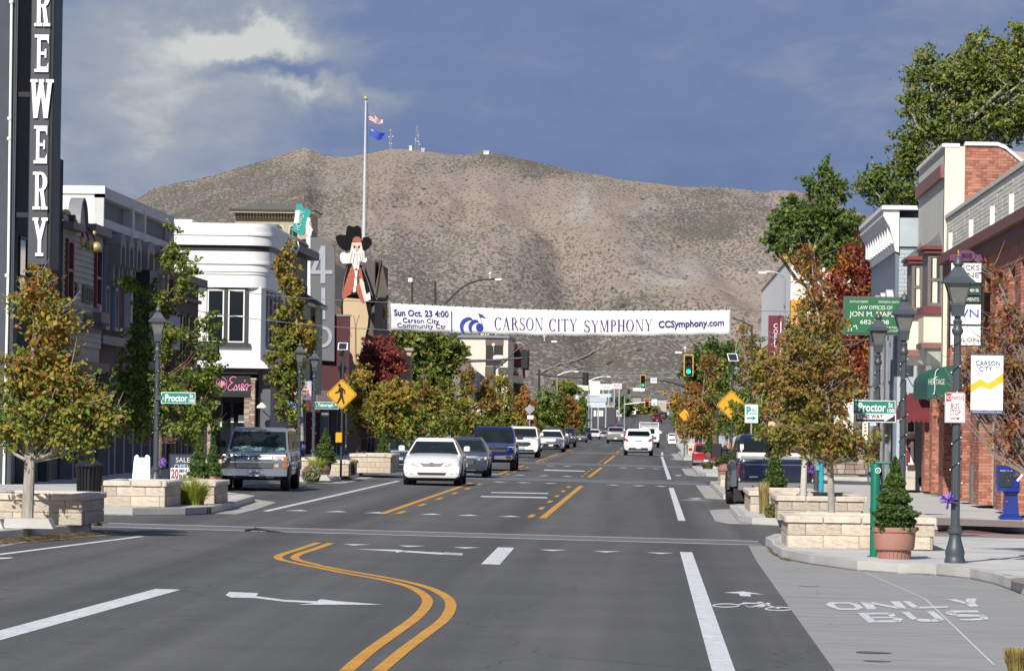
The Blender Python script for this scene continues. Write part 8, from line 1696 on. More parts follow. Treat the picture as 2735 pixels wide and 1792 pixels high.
def pl_px(px0,px1,pyb,pyt,length,label,**k):
    a=gnd((px0+px1)/2,pyb,.15); Y=a.y; x0=at(px0,pyb,Y).x; x1=at(px1,pyb,Y).x; h=at((px0+px1)/2,pyt,Y).z-a.z; return planter(x0,x1,Y,Y+length,h,label,**k)
pl_px(2103,2496,1466,1380,3.2,'nearest right stone planter, behind the large terracotta pot')
pl_px(2078,2307,1391,1325,6.0,'second right stone planter with the white-forked tree')
pl_px(2004,2185,1371,1312,6.0,'third right stone planter, just behind the blue pickup bumper')
a=gnd(2130,1290,.15); pl_px(1925,1942,1300,1252,5,'narrow stone planter end left of the blue pickup',courses=2)
pl_px(1862,1905,1228,1198,18,'far right planter wall before the red parked pickup',courses=3); pl_px(1838,1866,1215,1185,18,'farthest right low planter wall by the white parked cars',courses=2)
pl_px(-60,218,1401,1318,3.0,'near left stone planter dappled with tree shadow')
pl_px(272,440,1353,1284,3.0,'left stone planter between the dark bin and the W Proctor lamp')
pl_px(442,572,1345,1284,3.0,'left stone planter in shade behind the daylilies')
pl_px(872,931,1271,1230,4,'cream block planter on the left bulb-out under the crossing sign',courses=3); pl_px(935,1043,1263,1212,5,'long pale planter wall left of the white sedan',courses=3)
pl_px(805,872,1262,1222,4,'low planter wall stub just right of the parked wagon',courses=2)
# ramp-shaped precast kerb blocks
def wedge(px0,px1,px2,px3,pyb,pyt,Y,label):
    g=at((px0+px3)/2,pyb,Y).z; zt=at((px0+px3)/2,pyt,Y).z; x=[at(p,pyb,Y).x for p in (px0,px3,px2,px1)]; q=MB(); q.xz([(x[0],g),(x[1],g),(x[2],zt),(x[3],zt)],Y,Y+.5); o=single('concrete_block',q,WALK,label,'concrete block'); return o
Yw=gnd(70,1413,.15).y; wedge(8,12,128,142,1411,1385,Yw,'white wedge-shaped concrete block before the near left planter'); wedge(-70,-60,-2,12,1420,1386,Yw-.2,'end of another white concrete block cut off by the left frame edge')
Yw=gnd(810,1285,.15).y; wedge(787,792,800,812,1286,1268,Yw,'small white concrete block beside the grey-green shrub'); wedge(852,858,872,882,1283,1268,Yw,'white concrete block under the clay pot on the left bulb-out')
wedge(1880,1888,1904,1914,1250,1240,gnd(1900,1250,.15).y,'white concrete block on the right bulb-out past the pickup')
b_=gnd(240,1350,.15); Y=b_.y; S=F/Y; o=thing('litter_bin','black slatted litter bin between the two left planters','litter bin',(at(238,1350,Y).x,Y,b_.z)); cx=at(238,1300,Y).x; r0=36/S; h=112/S
for k in range(22):
    t=2*math.pi*k/22; q=MB(); q.tube([(cx+r0*.86*math.cos(t),Y+r0*.86*math.sin(t),b_.z+.06),(cx+r0*.9*math.cos(t),Y+r0*.9*math.sin(t),b_.z+h*.7),(cx+r0*1.02*math.cos(t),Y+r0*1.02*math.sin(t),b_.z+h*.95)],.016,4); q.build('slat',BLK,o)
q=MB(); q.lathe([(r0*.8,0),(r0*.8,h*.9)],(cx,Y,b_.z+.03),18); q.build('liner',SIG,o); q=MB(); q.lathe([(r0*1.0,h*.93),(r0*1.05,h*.95),(r0*1.05,h*.98),(r0*.6,h*1.06),(r0*.35,h*1.07)],(cx,Y,b_.z),18); q.build('lid',BLK,o); q=MB(); q.lathe([(r0*.9,0),(r0*.9,.05)],(cx,Y,b_.z),18); q.build('base_ring',BLK,o)
Y=100.5; o=thing('sandwich_board','white plastic A-frame board without clear writing behind the left planter','sandwich board',(at(380,1290,Y).x,Y,.3)); a=at(356,1288,Y); b_=at(402,1215,Y); z0=gz(a.x,Y)+.15
for s_,nm in ((-1,'front_panel'),(1,'back_panel')):
    q=MB(); P=[(a.x-.02,z0),(b_.x+.02,z0),(b_.x-.01,b_.z-.05),(b_.x-.05,b_.z),(a.x+.33 if 0 else (a.x+b_.x)/2+.09,b_.z),((a.x+b_.x)/2+.07,b_.z-.06),((a.x+b_.x)/2-.07,b_.z-.06),((a.x+b_.x)/2-.09,b_.z),(a.x+.06,b_.z),(a.x+.02,b_.z-.05)]
    q.xz(P,Y-.02,Y+.02); 
    q.v=[(x,y+s_*.28*(b_.z-z)/(b_.z-z0)+s_*.02,z) for x,y,z in q.v]; q.recalc(q.build(nm,M('white_plastic_board',(.78,.80,.84),.4,vary=.02),o))
q=MB()
for i in range(3): zz_=z0+.35+.09*i; q.box(a.x+.07,b_.x-.08,Y-.30+.28*(zz_-z0)/(b_.z-z0)-.025,Y-.30+.28*(zz_-z0)/(b_.z-z0)-.02,zz_,zz_+.012)
q.build('faint_print',M('faint_blue_print',(.45,.52,.68),.5),o,kind='stuff')
Y=101.5; a=at(455,1277,Y); b_=at(519,1250,Y); o=thing('sign_board','white and red 20 MINUTE PARKING board leaning behind the daylilies','sign',(a.x,Y,a.z-.3)); MB().bbox(a.x,b_.x,Y,Y+.03,a.z-.1,b_.z,.01).build('board',SWH,o); W_=b_.x-a.x;H_=b_.z-a.z
textc(o,'20',a.x+W_*.03,a.x+W_*.34,a.z+.0,b_.z-.02,Y-.004,SRD,fill=0,bold=.03); textc(o,'MINUTE',a.x+W_*.37,b_.x-.02,a.z+H_*.54,b_.z-.02,Y-.004,SBK,fill=0,bold=.02); textc(o,'PARKING',a.x+W_*.37,b_.x-.02,a.z+.0,a.z+H_*.45,Y-.004,SBK,fill=0,bold=.02); 
q=MB(); q.box(a.x+.1,a.x+.15,Y+.04,Y+.08,gz(a.x,Y)+.1,a.z); q.box(b_.x-.15,b_.x-.1,Y+.04,Y+.08,gz(a.x,Y)+.1,a.z); q.build('stand',IR,o,kind='stuff')
Y=104; a=at(450,1262,Y); b_=at(520,1212,Y); o=thing('sandwich_board','dark navy SALE OPEN board in a black frame behind the parking board','sandwich board',(a.x,Y,.3)); MB().bbox(a.x,b_.x,Y,Y+.05,gz(a.x,Y)+.15,b_.z,.01).build('frame',BLK,o); MB().box(a.x+.05,b_.x-.03,Y-.01,Y-.0005,a.z,b_.z-.04).build('panel',M('navy_board',(.03,.035,.08),.5),o); W_=b_.x-a.x;H_=b_.z-a.z
textc(o,'SALE',a.x+W_*.25,b_.x-W_*.15,a.z+H_*.55,a.z+H_*.80,Y-.015,M('pale_yellow_print',(.6,.62,.4),.5)); textc(o,'OPEN',a.x+W_*.2,b_.x-W_*.1,a.z+H_*.2,a.z+H_*.45,Y-.015,M('pale_blue_print',(.5,.56,.7),.5))
# teal small notice left of entrance
Y=120; a=at(528,1102,Y); b_=at(547,1072,Y); o=thing('small_sign','small pale teal notice on a pole at the white corner building, by the green tree','sign',(at(546,1230,Y).x,Y,.3)); MB().bbox(a.x,b_.x,Y,Y+.015,a.z,b_.z,.005).build('sign_face',M('pale_teal_notice',(.45,.66,.66),.5),o); q=MB(); q.tube([(at(546,1230,Y).x,Y+.03,gz(-11,Y)+.12),(b_.x,Y+.03,b_.z)],.025,6); q.build('pole',MSTL,o)
q=MB()
for i in range(3): q.box(a.x+.03,b_.x-.03,Y-.004,Y-.0005,a.z+.05+.08*i,a.z+.08+.08*i)
q.build('print',PG,o,kind='stuff')
Y=gnd(2338,1490,.15).y+.6; x=at(2337,1400,Y).x; z0=gz(x,Y)+.15; zt=at(2337,1240,Y).z; GP=M('pump_green',(.004,.15,.085),.4,vary=.04); o=thing('bicycle_pump','dark green bicycle pump post with round white emblem behind the big terracotta pot','bicycle pump',(x,Y,z0))
q=MB(); q.lathe([(.075,0),(.075,zt-z0-.03),(.068,zt-z0),(.02,zt-z0+.01)],(x,Y,z0),20); q.build('post',GP,o,smooth=True); q=MB(); q.lathe([(.11,0),(.11,.02)],(x,Y,z0),20); q.build('base_plate',GP,o)
a=at(2338,1236,Y); b_=at(2378,1236,Y); q=MB(); q.tube([a,b_],.022,8); q.tube([at(2340,1236,Y),at(2340,1250,Y)],.02,8); q.build('handle',GP,o); q=MB(); q.tube([at(2352,1240,Y),at(2356,1290,Y),at(2352,1320,Y)],.018,6); q.build('hose',BLK,o)
c=at(2345,1256,Y-.08); q=MB(); q.xz([(c.x-.0+.045*math.cos(2*math.pi*i/18),c.z+.045*math.sin(2*math.pi*i/18)) for i in range(18)],Y-.085,Y-.072); q.recalc(q.build('emblem_disc',SWH,o)); q=MB(); q.xz([(c.x+.032*math.cos(2*math.pi*i/18),c.z+.032*math.sin(2*math.pi*i/18)) for i in range(18)],Y-.088,Y-.0851); q.recalc(q.build('emblem_ring',GP,o)); q=MB(); q.tube([(c.x-.015,Y-.09,c.z-.015),(c.x,Y-.09,c.z+.02),(c.x+.015,Y-.09,c.z-.015),(c.x-.015,Y-.09,c.z-.015)],.004,4); q.build('emblem_figure',SWH,o)
Y=105; TQ=M('turquoise_paint',(.02,.34,.42),.4,vary=.05); x=at(2194,1310,Y).x; z0=gz(x,Y)+.15; o=thing('repair_stand','bright turquoise bicycle repair stand right of the blue pickup','repair stand',(x,Y,z0)); q=MB(); a=at(2194,1228,Y); q.tube([(x,Y,z0),(a.x,Y,a.z)],.055,12); q.tube([at(2178,1227,Y),at(2207,1226,Y)],.035,8); q.build('post',TQ,o)
q=MB(); a=at(2174,1256,Y); b_=at(2188,1234,Y); 
for i in range(5): zz_=a.z+(b_.z-a.z)*i/4; q.box(a.x,b_.x+.1,Y-.06,Y-.03,zz_,zz_+.015)
for i in range(4): xx=a.x+(b_.x-a.x)*i/3; q.box(xx,xx+.015,Y-.061,Y-.029,a.z,b_.z)
q.build('tool_grille',TQ,o,kind='stuff'); MB().bbox(x-.12,x+.14,Y-.12,Y+.12,z0,z0+.03,.005).build('base_plate',TQ,o)
Y=104; x=at(2180,1315,Y).x; z0=gz(x,Y)+.15; o=thing('bollard','dark grey bollard next to the turquoise stand','bollard',(x,Y,z0)); q=MB(); zt=at(2180,1256,Y).z-z0; q.lathe([(.12,0),(.10,.06),(.055,.12),(.055,zt),(.02,zt+.01)],(x,Y,z0),14); q.build('post',LMP,o,smooth=True)
# purple flower baskets / bows
PUR=M('purple_petals',(.22,.12,.50),.7,vary=.2,vs=20)
def bow(px,py,Y,r,label):
    c=at(px,py,Y); o=thing('purple_bow',label,'bow',c,'purple bows tied to lamp posts'); rr=random.Random(px); q=MB()
    for i in range(26):
        d=Vector((rr.gauss(0,1),rr.gauss(0,1),rr.gauss(0,1))).normalized()*r; s_=d.cross(Vector((0,0,1))).normalized()*r*.25; u=Vector((0,0,r*.12)); q.add([c,c+d*.6+s_,c+d+u,c+d*.6-s_],[(0,1,2,3)])
    q.build('ribbon_loops',PUR,o); q=MB(); q.ball(c,r*.28,8,6); q.build('knot',PUR,o)
bow(434,1236,LY-.1,.14,'purple bow on the left lamp with the W Proctor sign'); bow(2532,1338,NL[1]-.1,.15,'faded lilac bow on the nearest right lamp'); bow(2326,1270,R3y-.1,.12,'purple bow beside the green pump post'); bow(2168,1255,104,.12,'purple bow by the dark bollard'); bow(808,1195,150,.12,'purple bow above the planter by the parked wagon mirror')
b_=gnd(2697,1388,.15); Y=b_.y; S=F/Y; NB=M('newsbox_blue',(.010,.030,.20),.35,vary=.08,vs=3,coat=.4); cx=at(2700,1388,Y).x; z0=b_.z; o=thing('newspaper_box','dark blue newspaper box on a pedestal beside the brick wall','newspaper box',(cx,Y,z0))
q=MB(); w=62/S/2; r2=math.sqrt(2); q.lathe([(w*r2,0),(w*r2,.05),(w*.86*r2,.09),(w*.70*r2,.12),(w*.56*r2,.55),(w*.62*r2,.60),(w*.80*r2,.64)],(cx,Y+.2,z0),4,math.pi/4); q.build('pedestal',NB,o)
zb=z0+.64; zt=at(2700,1244,Y).z; x0,x1=at(2663,1300,Y).x,at(2730,1300,Y).x; q=MB(); q.yz([(Y-.08,zb),(Y+.5,zb),(Y+.5,zt-.14),(Y+.38,zt-.02),(Y+.15,zt),(Y-.03,zt-.18),(Y-.08,zt-.24)],x0,x1-.06); q.recalc(q.build('case',NB,o))
MB().bbox(x0+.04,x0+.04+.30,Y-.10,Y-.081,zb+.10,zb+.42,.01).build('door',M('newsbox_door_glass',(.03,.04,.05),.15),o); q=MB(); q.tube([(x0+.05,Y-.12,zb+.46),(x0+.33,Y-.12,zb+.46)],.012,6); q.build('handle',MSTL,o); MB().bbox(x0+.38,x1-.08,Y-.09,Y-.081,zb+.1,zb+.5,.01).build('coin_panel',NB,o)
q=MB(); q.box(x0+.07,x0+.28,Y-.02-.05,Y-.0305-.02,zt-.23,zt-.16); q.build('price_card',SWH,o); q=MB(); q.add([(x0+.42,Y-.095,zb+.25),(x0+.46,Y-.095,zb+.22),(x0+.60,Y-.095,zb+.40),(x0+.57,Y-.095,zb+.43)],[(0,1,2,3)]); q.build('name_strip',SWH,o)
q=MB(); c=at(2690,1340,Y); q.ball((c.x,Y+.03,c.z),.035,8,6); q.build('sticker',SRD,o)
def board(name,label,x0,x1,y0,y1,Y,mat,texts=(),posts=True,cat='sign',thick=.4):
    a=at(x0,y1,Y); b_=at(x1,y0,Y); g=gz((a.x+b_.x)/2,Y); o=thing(name,label,cat,((a.x+b_.x)/2,Y,g)); MB().bbox(a.x,b_.x,Y,Y+thick,a.z,b_.z,.05).build('sign_box',mat,o)
    if posts:
        q=MB(); w=b_.x-a.x
        for k in (.25,.75): q.box(a.x+w*k-.12,a.x+w*k+.12,Y+.1,Y+.34,g-.2,a.z)
        q.build('post',MSTL,o,kind='stuff')
    W_=b_.x-a.x;H_=b_.z-a.z
    for t_,u0,u1,v0,v1,m in texts: textc(o,t_,a.x+W_*u0,a.x+W_*u1,a.z+H_*v0,a.z+H_*v1,Y-.02,m,fill=0,thick=.02)
    return o
SB=M('sign_blue_paint',(.03,.09,.42),.5); FADEG=M('faded_sea_green',(.30,.48,.42),.6); CRY=M('pale_cream_sign',(.74,.74,.58),.6)
board('far_sign','pale cream ROUND HOUSE sign over blue and white boards, far left of road',1500,1576,1029,1042,700,CRY,[('ROUND HOUSE',.04,.97,.2,.8,FADEG)])
board('far_sign','plain pale yellow board under the cream lettered sign',1537,1576,1042,1052,701,CRY); board('far_sign','blue panel beneath the cream lettered sign',1499,1536,1043,1053,702,SB,[('INN',.3,.7,.2,.8,SWH)])
board('far_sign','white panel with faint orange and blue print below the blue one',1503,1531,1056,1067,703,WPAINT,[('Motor',.1,.9,.2,.8,M('faded_orange_print',(.6,.4,.25),.6))]); board('far_sign','small pale square board right of the white printed panel',1537,1550,1056,1067,704,M('pale_lilac_board',(.6,.6,.68),.6))
board('far_sign','large blank white sign tower behind the mast',1570,1603,1018,1057,760,WPAINT); board('far_sign','white far sign with dark script and an underline',1603,1634,1026,1041,800,WPAINT,[('Carson',.15,.85,.35,.8,M('dark_slate_print',(.1,.14,.16),.6))])
board('far_sign','white far sign with red letters INN',1634,1661,1024,1038,820,WPAINT,[('INN',.2,.9,.15,.85,M('red_print',(.5,.05,.05),.6))]); board('far_sign','pale green-edged board below the script sign',1601,1632,1052,1060,780,M('pale_green_board',(.5,.66,.58),.6)); board('far_sign','small turquoise board right of the green-edged board',1631,1636,1050,1061,781,M('sign_turquoise',(.05,.3,.42),.5))
Y=620; a=at(1561,1088,Y); b_=at(1622,1060,Y); o=thing('carport','pale grey carport roof on thin posts at the far left roadside','carport',(a.x,Y,gz(-8,Y))); MB().bbox(a.x,b_.x,Y,Y+12,at(1590,1073,Y).z,b_.z,.1).build('roof',M('pale_grey_metal',(.42,.46,.50),.5,vary=.06),o); MB().bbox(a.x,b_.x-.2,Y-.2,Y,a.z,at(1590,1074,Y).z,.02).build('fascia',M('pale_blue_grey_metal',(.50,.55,.60),.5),o)
for px in (1563,1580,1598,1618): p=at(px,1088,Y); MB().box(p.x-.09,p.x+.09,Y-.15,Y+.1,gz(p.x,Y),a.z).build('post',MSTL,o)
Y=640; a=at(1561,1105,Y); b_=at(1645,1088,Y); o=thing('far_shop','dark low shop front under the carport with white panels','building',((a.x+b_.x)/2,Y,1)); MB().box(a.x,b_.x,Y,Y+10,gz(-8,Y)-.5,b_.z).build('wall',M('dark_shop_wall',(.05,.05,.055),.7),o)
for i,(u0,u1,m) in enumerate(((1586,1592,WPAINT),(1594,1599,M('pale_blue_grey_metal',(.50,.55,.60))),(1599,1606,CREAM),(1607,1611,WPAINT))): MB().box(at(u0,1100,Y).x,at(u1,1100,Y).x,Y-.1,Y-.001,at(u0,1112,Y).z,at(u0,1096,Y).z).build('panel',m,o)
board('far_building','long low white building at the foot of the mountain',1690,1722,1036,1044,1400,WPAINT,posts=False,cat='building',thick=8)
for i,(u0,u1,v0,v1,Yx,m,lb) in enumerate(((1640,1668,1064,1076,1000,M('pale_grey_wall',(.5,.5,.48),.8),'pale grey far building beside the red signals'),(1600,1640,1078,1092,1050,M('tan_wall',(.45,.38,.28),.8),'tan far building behind the carport'),(1690,1712,1060,1068,1500,M('grey_roof_house',(.3,.28,.26),.8),'grey far house at the mountain foot'),(1752,1780,1066,1073,1500,M('tan_house',(.4,.34,.28),.8),'tan far house right of the pale square sign'))):
    a=at(u0,v1,Yx); b_=at(u1,v0,Yx); o=thing('far_house',lb,'building',((a.x+b_.x)/2,Yx,gz(a.x,Yx))); MB().box(a.x,b_.x,Yx,Yx+10,gz(a.x,Yx)-1,b_.z).build('wall',m,o); q=MB(); q.add([(a.x-.4,Yx-.4,b_.z),(b_.x+.4,Yx-.4,b_.z),(b_.x+.4,Yx+10.4,b_.z),(a.x-.4,Yx+10.4,b_.z),(a.x-.4,Yx+5,b_.z+1.4),(b_.x+.4,Yx+5,b_.z+1.4)],[(0,1,5,4),(2,3,4,5),(1,2,5),(3,0,4)]); q.build('roof',ROOFG,o)
# two distant pedestrians on the left pavement
def person(px,py,Y,h,top,legs,label,step=.12,skin=(.45,.28,.2)):
    b_=at(px,py,Y); z0=gz(b_.x,Y)+.15; o=thing('person',label,'person',(b_.x,Y,z0)); k=h/1.72
    me=bpy.data.meshes.new('body'); V=[(0,0,.95),(0,0,1.15),(0,0,1.38),(0,0,1.50),(0,0,1.62),(0,0,1.70),(.10,0,.90),(.11,step,.48),(.11,step-.02,.06),(.11,step-.12,.03),(-.10,0,.90),(-.11,-step,.48),(-.11,-step*1.2,.06),(-.11,-step*1.2-.12,.03),(.19,0,1.38),(.25,-step*.8,1.12),(.25,-step*1.6,.86),(-.19,0,1.38),(-.25,step*.8,1.12),(-.25,step*1.2,.88)]
    E=[(0,1),(1,2),(2,3),(3,4),(4,5),(0,6),(6,7),(7,8),(8,9),(0,10),(10,11),(11,12),(12,13),(2,14),(14,15),(15,16),(2,17),(17,18),(18,19)]; Rr=[.13,.14,.15,.055,.10,.075,.10,.07,.05,.04,.10,.07,.05,.04,.065,.045,.035,.065,.045,.035]
    me.from_pydata([(x*k,y*k,z*k) for x,y,z in V],E,[]); ob=bpy.data.objects.new('body',me); COL.objects.link(ob); ob.parent=o; mo=ob.modifiers.new('skin','SKIN')
    for i,r in enumerate(Rr): me.skin_vertices[0].data[i].radius=(r*k,r*k*.85)
    me.skin_vertices[0].data[0].use_root=True; ob.modifiers.new('sub','SUBSURF').levels=1
    for m in (M('skin',skin,.6),): me.materials.append(m)
    q=MB(); q.lathe([(.155*k,.92*k),(.165*k,1.1*k),(.20*k,1.36*k),(.13*k,1.47*k),(.06*k,1.49*k)],(b_.x,Y,z0),12); q.build('jacket',top,o,smooth=True); q=MB()
    q.tube([(b_.x+.10*k,Y,z0+.97*k),(b_.x+.11*k,Y+step*k,z0+.5*k),(b_.x+.11*k,Y+(step-.02)*k,z0+.09*k)],[.115*k,.09*k,.07*k],8); q.tube([(b_.x-.10*k,Y,z0+.97*k),(b_.x-.11*k,Y-step*k,z0+.5*k),(b_.x-.11*k,Y-step*1.2*k,z0+.09*k)],[.115*k,.09*k,.07*k],8)
    q.build('trousers',legs,o,smooth=True); q=MB(); q.ball((b_.x,Y+.02,z0+1.66*k),.108*k,10,8); q.build('hair',M('dark_hair',(.03,.02,.015),.7),o,smooth=True)
person(1187,1192,330,1.7,M('purple_top',(.13,.06,.30),.8),M('khaki_trousers',(.22,.17,.11),.8),'distant pedestrian in purple top and khaki trousers on the left pavement')
person(1203,1190,345,1.7,M('coral_top',(.55,.16,.13),.8),M('grey_trousers',(.14,.14,.15),.8),'distant pedestrian in coral top beside the one in purple')

Y=113.8; o=thing('tenant_sign','tall black framed stack of white tenant panels with purple 805 crest on the brick wall','sign',at(2580,925,Y)); z=lambda py:at(2580,py,Y).z; x=lambda px:at(px,800,Y).x
q=MB(); q.bbox(x(2535),x(2539),Y,Y+.1,z(930),z(696),.01); q.build('frame_post',BLK,o); q=MB(); q.bbox(x(2622),x(2630),Y,Y+.1,z(930),z(696),.01); q.build('frame_post',BLK,o); MB().box(x(2539),x(2622),Y+.04,Y+.08,z(925),z(700)).build('backing',BLK,o)
TG=M('tenant_green',(.02,.06,.045),.6); TI=M('tenant_ink',(.10,.10,.11),.6); TB=M('tenant_blue',(.06,.06,.35),.6)
for y0,y1,m,t in ((703,754,SWH,(('BRICKS',708,722,TI),('WINE',728,741,TI))),(764,788,TG,(('Jones',768,783,SWH),)),(792,808,TG,(('INVESTMENTS',795,804,SWH),)),(813,866,SWH,(('SVN',826,848,TB),)),(871,922,SWH,(('SALON',902,912,TI),))):
    MB().box(x(2540),x(2620),Y,Y+.039,z(y1),z(y0)).build('panel',m,o)
    for s_,a,b2,mm in t: textc(o,s_,x(2548),x(2614),z(b2),z(a),Y-.008,mm,fill=0)
PU=M('plum_crest',(.13,.035,.11),.6); q=MB(); q.xz([(x(2580)+.23*math.cos(t),z(683)+.145*math.sin(t)) for t in np.linspace(0,2*math.pi,24)[:-1]],Y-.04,Y); q.recalc(q.build('crest_oval',PU,o)); MB().bbox(x(2535),x(2625),Y-.01,Y+.05,z(697),z(680),.02).build('crest_bar',PU,o)
textc(o,'805',x(2566),x(2595),z(689),z(677),Y-.05,BLK,fill=0,bold=.03)
# ================================================================== vehicles
TYR=M('tyre_rubber',(.014,.014,.015),.8,vary=.1); RIM=M('alloy_rim',(.38,.39,.40),.3,metal=.7,vary=.05); CHR=M('chrome',(.62,.63,.65),.18,metal=.9,vary=.05); CGL=M('car_glass',(.012,.017,.018),.08,vary=.3,vs=2,spec=.22)
PLS=M('black_plastic',(.016,.016,.017),.6,vary=.05); HLT=M('headlight_glass',(.50,.50,.47),.12,vary=.25,vs=14); AMB=M('amber_lens',(.50,.13,.01),.2); TLT=M('tail_light_red',(.30,.008,.012),.2); TLTL=M('brake_light_lit',(.6,.02,.03),.3,emit=((1,.05,.08),.8)); PLT=M('licence_plate',(.66,.67,.68),.5,vary=.1,vs=30); PLB=M('blue_plate',(.30,.45,.62),.5)
def paint(n,c,metal=.0,rough=.28): return M('paint_'+n,c,rough,metal=metal,vary=.03,vs=1,coat=.8)
KIND={ # L, W, H, hood z, belt z, sill z, windscreen base/roof front/roof rear/rear base (from front), roof half-width share, wheel r, wheel y from front/back
'sedan':(4.8,1.82,1.46,.90,.96,.21,(1.20,2.05,3.45,4.25),.64,.32,(.95,1.05)),
'suv':(4.75,1.88,1.70,1.06,1.10,.27,(1.15,1.85,4.05,4.55),.76,.36,(.92,.98)),
'bigsuv':(5.5,1.98,1.86,1.14,1.17,.38,(1.25,1.95,5.2,5.45),.80,.39,(.95,1.1)),
'pickup':(5.9,2.03,1.93,1.22,1.26,.42,(1.35,2.1,3.45,3.75),.78,.41,(1.0,1.25))}
def car(name,label,cat,kind,pl,pr,pyb,col,front=True,feat=(),hdg=0.0,group=None,rail=False,mirror=None,dy=0,Yset=None,glass=None,rows=2,belt=0,plate=PLT,detail=True):
    L,Wd,Hh,hz,bz,sz,(g0,g1,g2,g3),rw,wr,(wf,wb)=KIND[kind]; w=Wd/2
    g=gnd((pl+pr)/2,pyb); Y=Yset or g.y; S=F/Y; sc=(pr-pl)/S/Wd; X_=at((pl+pr)/2,pyb,Y).x
    o=thing(name,label,cat,(0,0,0),group); yf=lambda d:-L/2+d
    def shell(sts,ring,mat,nm,par=o):
        q=MB(); n=len(ring)*2-2; V=[]
        for y,wf_,zb,zt,cr in sts:
            P=[(a*wf_*w,zb+(zt-zb)*b2 if b2<=1 else zt+cr*(b2-1)) for a,b2 in ring]; P+= [(-a,b2) for a,b2 in P[1:-1][::-1]]; V+=[(a,y,b2) for a,b2 in P]
        m=len(sts); q.add(V,[(i*n+k,i*n+(k+1)%n,(i+1)*n+(k+1)%n,(i+1)*n+k) for i in range(m-1) for k in range(n)]+[tuple(range(n-1,-1,-1)),tuple(range((m-1)*n,m*n))]); ob=q.build(nm,mat,par,smooth=True,ang=38); return q.recalc(ob)
    ring=[(0,0),(.84,0),(.95,.10),(.995,.36),(1,.55),(.985,.78),(.95,.92),(.87,1),(.5,1.8),(0,2)]
    tail=L-.02
    st=[(yf(0),.84,sz+.10,hz-.22,.01),(yf(.05),.94,sz+.03,hz-.12,.02),(yf(.3),.975,sz,hz-.05,.03),(yf(g0*.7),1,sz,hz-.01,.04),(yf(g0+.05),1,sz,bz,.03),(yf(g1+.6),1,sz,bz+.01,.0),(yf(g2),1,sz,bz+.02,.0)]
    if kind=='sedan': st+=[(yf(g3),1,sz,bz+.05,.02),(yf(L-.25),.97,sz+.02,bz+.04,.02),(yf(L-.06),.93,sz+.08,bz-.05,.01),(yf(L),.86,sz+.16,bz-.22,0)]
    elif kind=='pickup': st+=[(yf(g3),1,sz,bz+.02,0),(yf(L-.25),.99,sz+.04,bz+.03,0),(yf(L-.03),.975,sz+.10,bz+.02,0),(yf(L),.95,sz+.16,bz-.02,0)]
    else: st+=[(yf(L-.3),.99,sz+.02,bz+.02,0),(yf(L-.05),.95,sz+.06,bz,0),(yf(L),.90,sz+.14,bz-.08,0)]
    body=shell(st,ring,col,'body')
    # cabin
    b0=bz-.04; tw=rw*w; A=[(-w*.93,yf(g0),b0),(w*.93,yf(g0),b0),(w*.93,yf(g3),b0),(-w*.93,yf(g3),b0)]; zs=Hh-.10
    def lerp(a,b2,t): return tuple(a[i]+(b2[i]-a[i])*t for i in range(3))
    B=[(-tw-.03,yf(g1)-.05,zs),(tw+.03,yf(g1)-.05,zs),(tw+.03,yf(g2)+.04,zs),(-tw-.03,yf(g2)+.04,zs)]; C=[(-tw+.06,yf(g1)+.18,Hh),(tw-.06,yf(g1)+.18,Hh),(tw-.06,yf(g2)-.12,Hh),(-tw+.06,yf(g2)-.12,Hh)]
    q=MB(); D=[(-tw+.02,yf(g1)+.04,Hh-.035),(tw-.02,yf(g1)+.04,Hh-.035),(tw-.02,yf(g2)-.02,Hh-.035),(-tw+.02,yf(g2)-.02,Hh-.035)]
    V=A+B+D+C; Fs=[(12,13,14,15)]
    for r_ in (0,4,8): Fs+=[(r_+i,r_+(i+1)%4,r_+4+(i+1)%4,r_+4+i) for i in range(4)]
    q.add(V,Fs); q.recalc(q.build('cabin',col,o,smooth=True,ang=28))
    def pane(c0,c1,c2,c3,u0,u1,v0,v1,nm,mt=CGL,off=.012):
        def pt(u,v): a=lerp(c0,c1,u); b2=lerp(c3,c2,u); return Vector(lerp(a,b2,v))
        n_=(Vector(c1)-Vector(c0)).cross(Vector(c3)-Vector(c0)).normalized(); ctr=(pt(.5,.5)-Vector((0,(yf(g1)+yf(g2))/2,bz))); n_=n_ if n_.dot(ctr)>0 else -n_
        P=[pt(u0,v0),pt(u1,v0),pt(u1,v1),pt(u0,v1)]; q=MB(); k=[p+n_*off for p in P]; q.add(k+[p-n_*.02 for p in P],[(0,1,2,3),(7,6,5,4),(0,4,5,1),(1,5,6,2),(2,6,7,3),(3,7,4,0)]); return q.recalc(q.build(nm,mt,o))
    gm=glass or CGL
    pane(A[0],A[1],B[1],B[0],.035,.965,.10,.95,'windscreen',gm); pane(A[3],A[2],B[2],B[3],.07,.93,.30 if kind in('suv','bigsuv') else .12,.92,'rear_window',gm)
    for s_ in (0,1):
        c=(A[1],A[2],B[2],B[1]) if s_ else (A[0],A[3],B[3],B[0])
        for i in range(rows): pane(*c,.05+.90*i/rows+.012,.05+.90*(i+1)/rows-.012,.14,.90,'side_window',gm)
    if kind=='pickup':
        q=MB(); q.box(-w*.86,w*.86,yf(g3+.05),yf(L-.12),bz+.0,bz+.035); q.build('bed_cover',PLS,o)
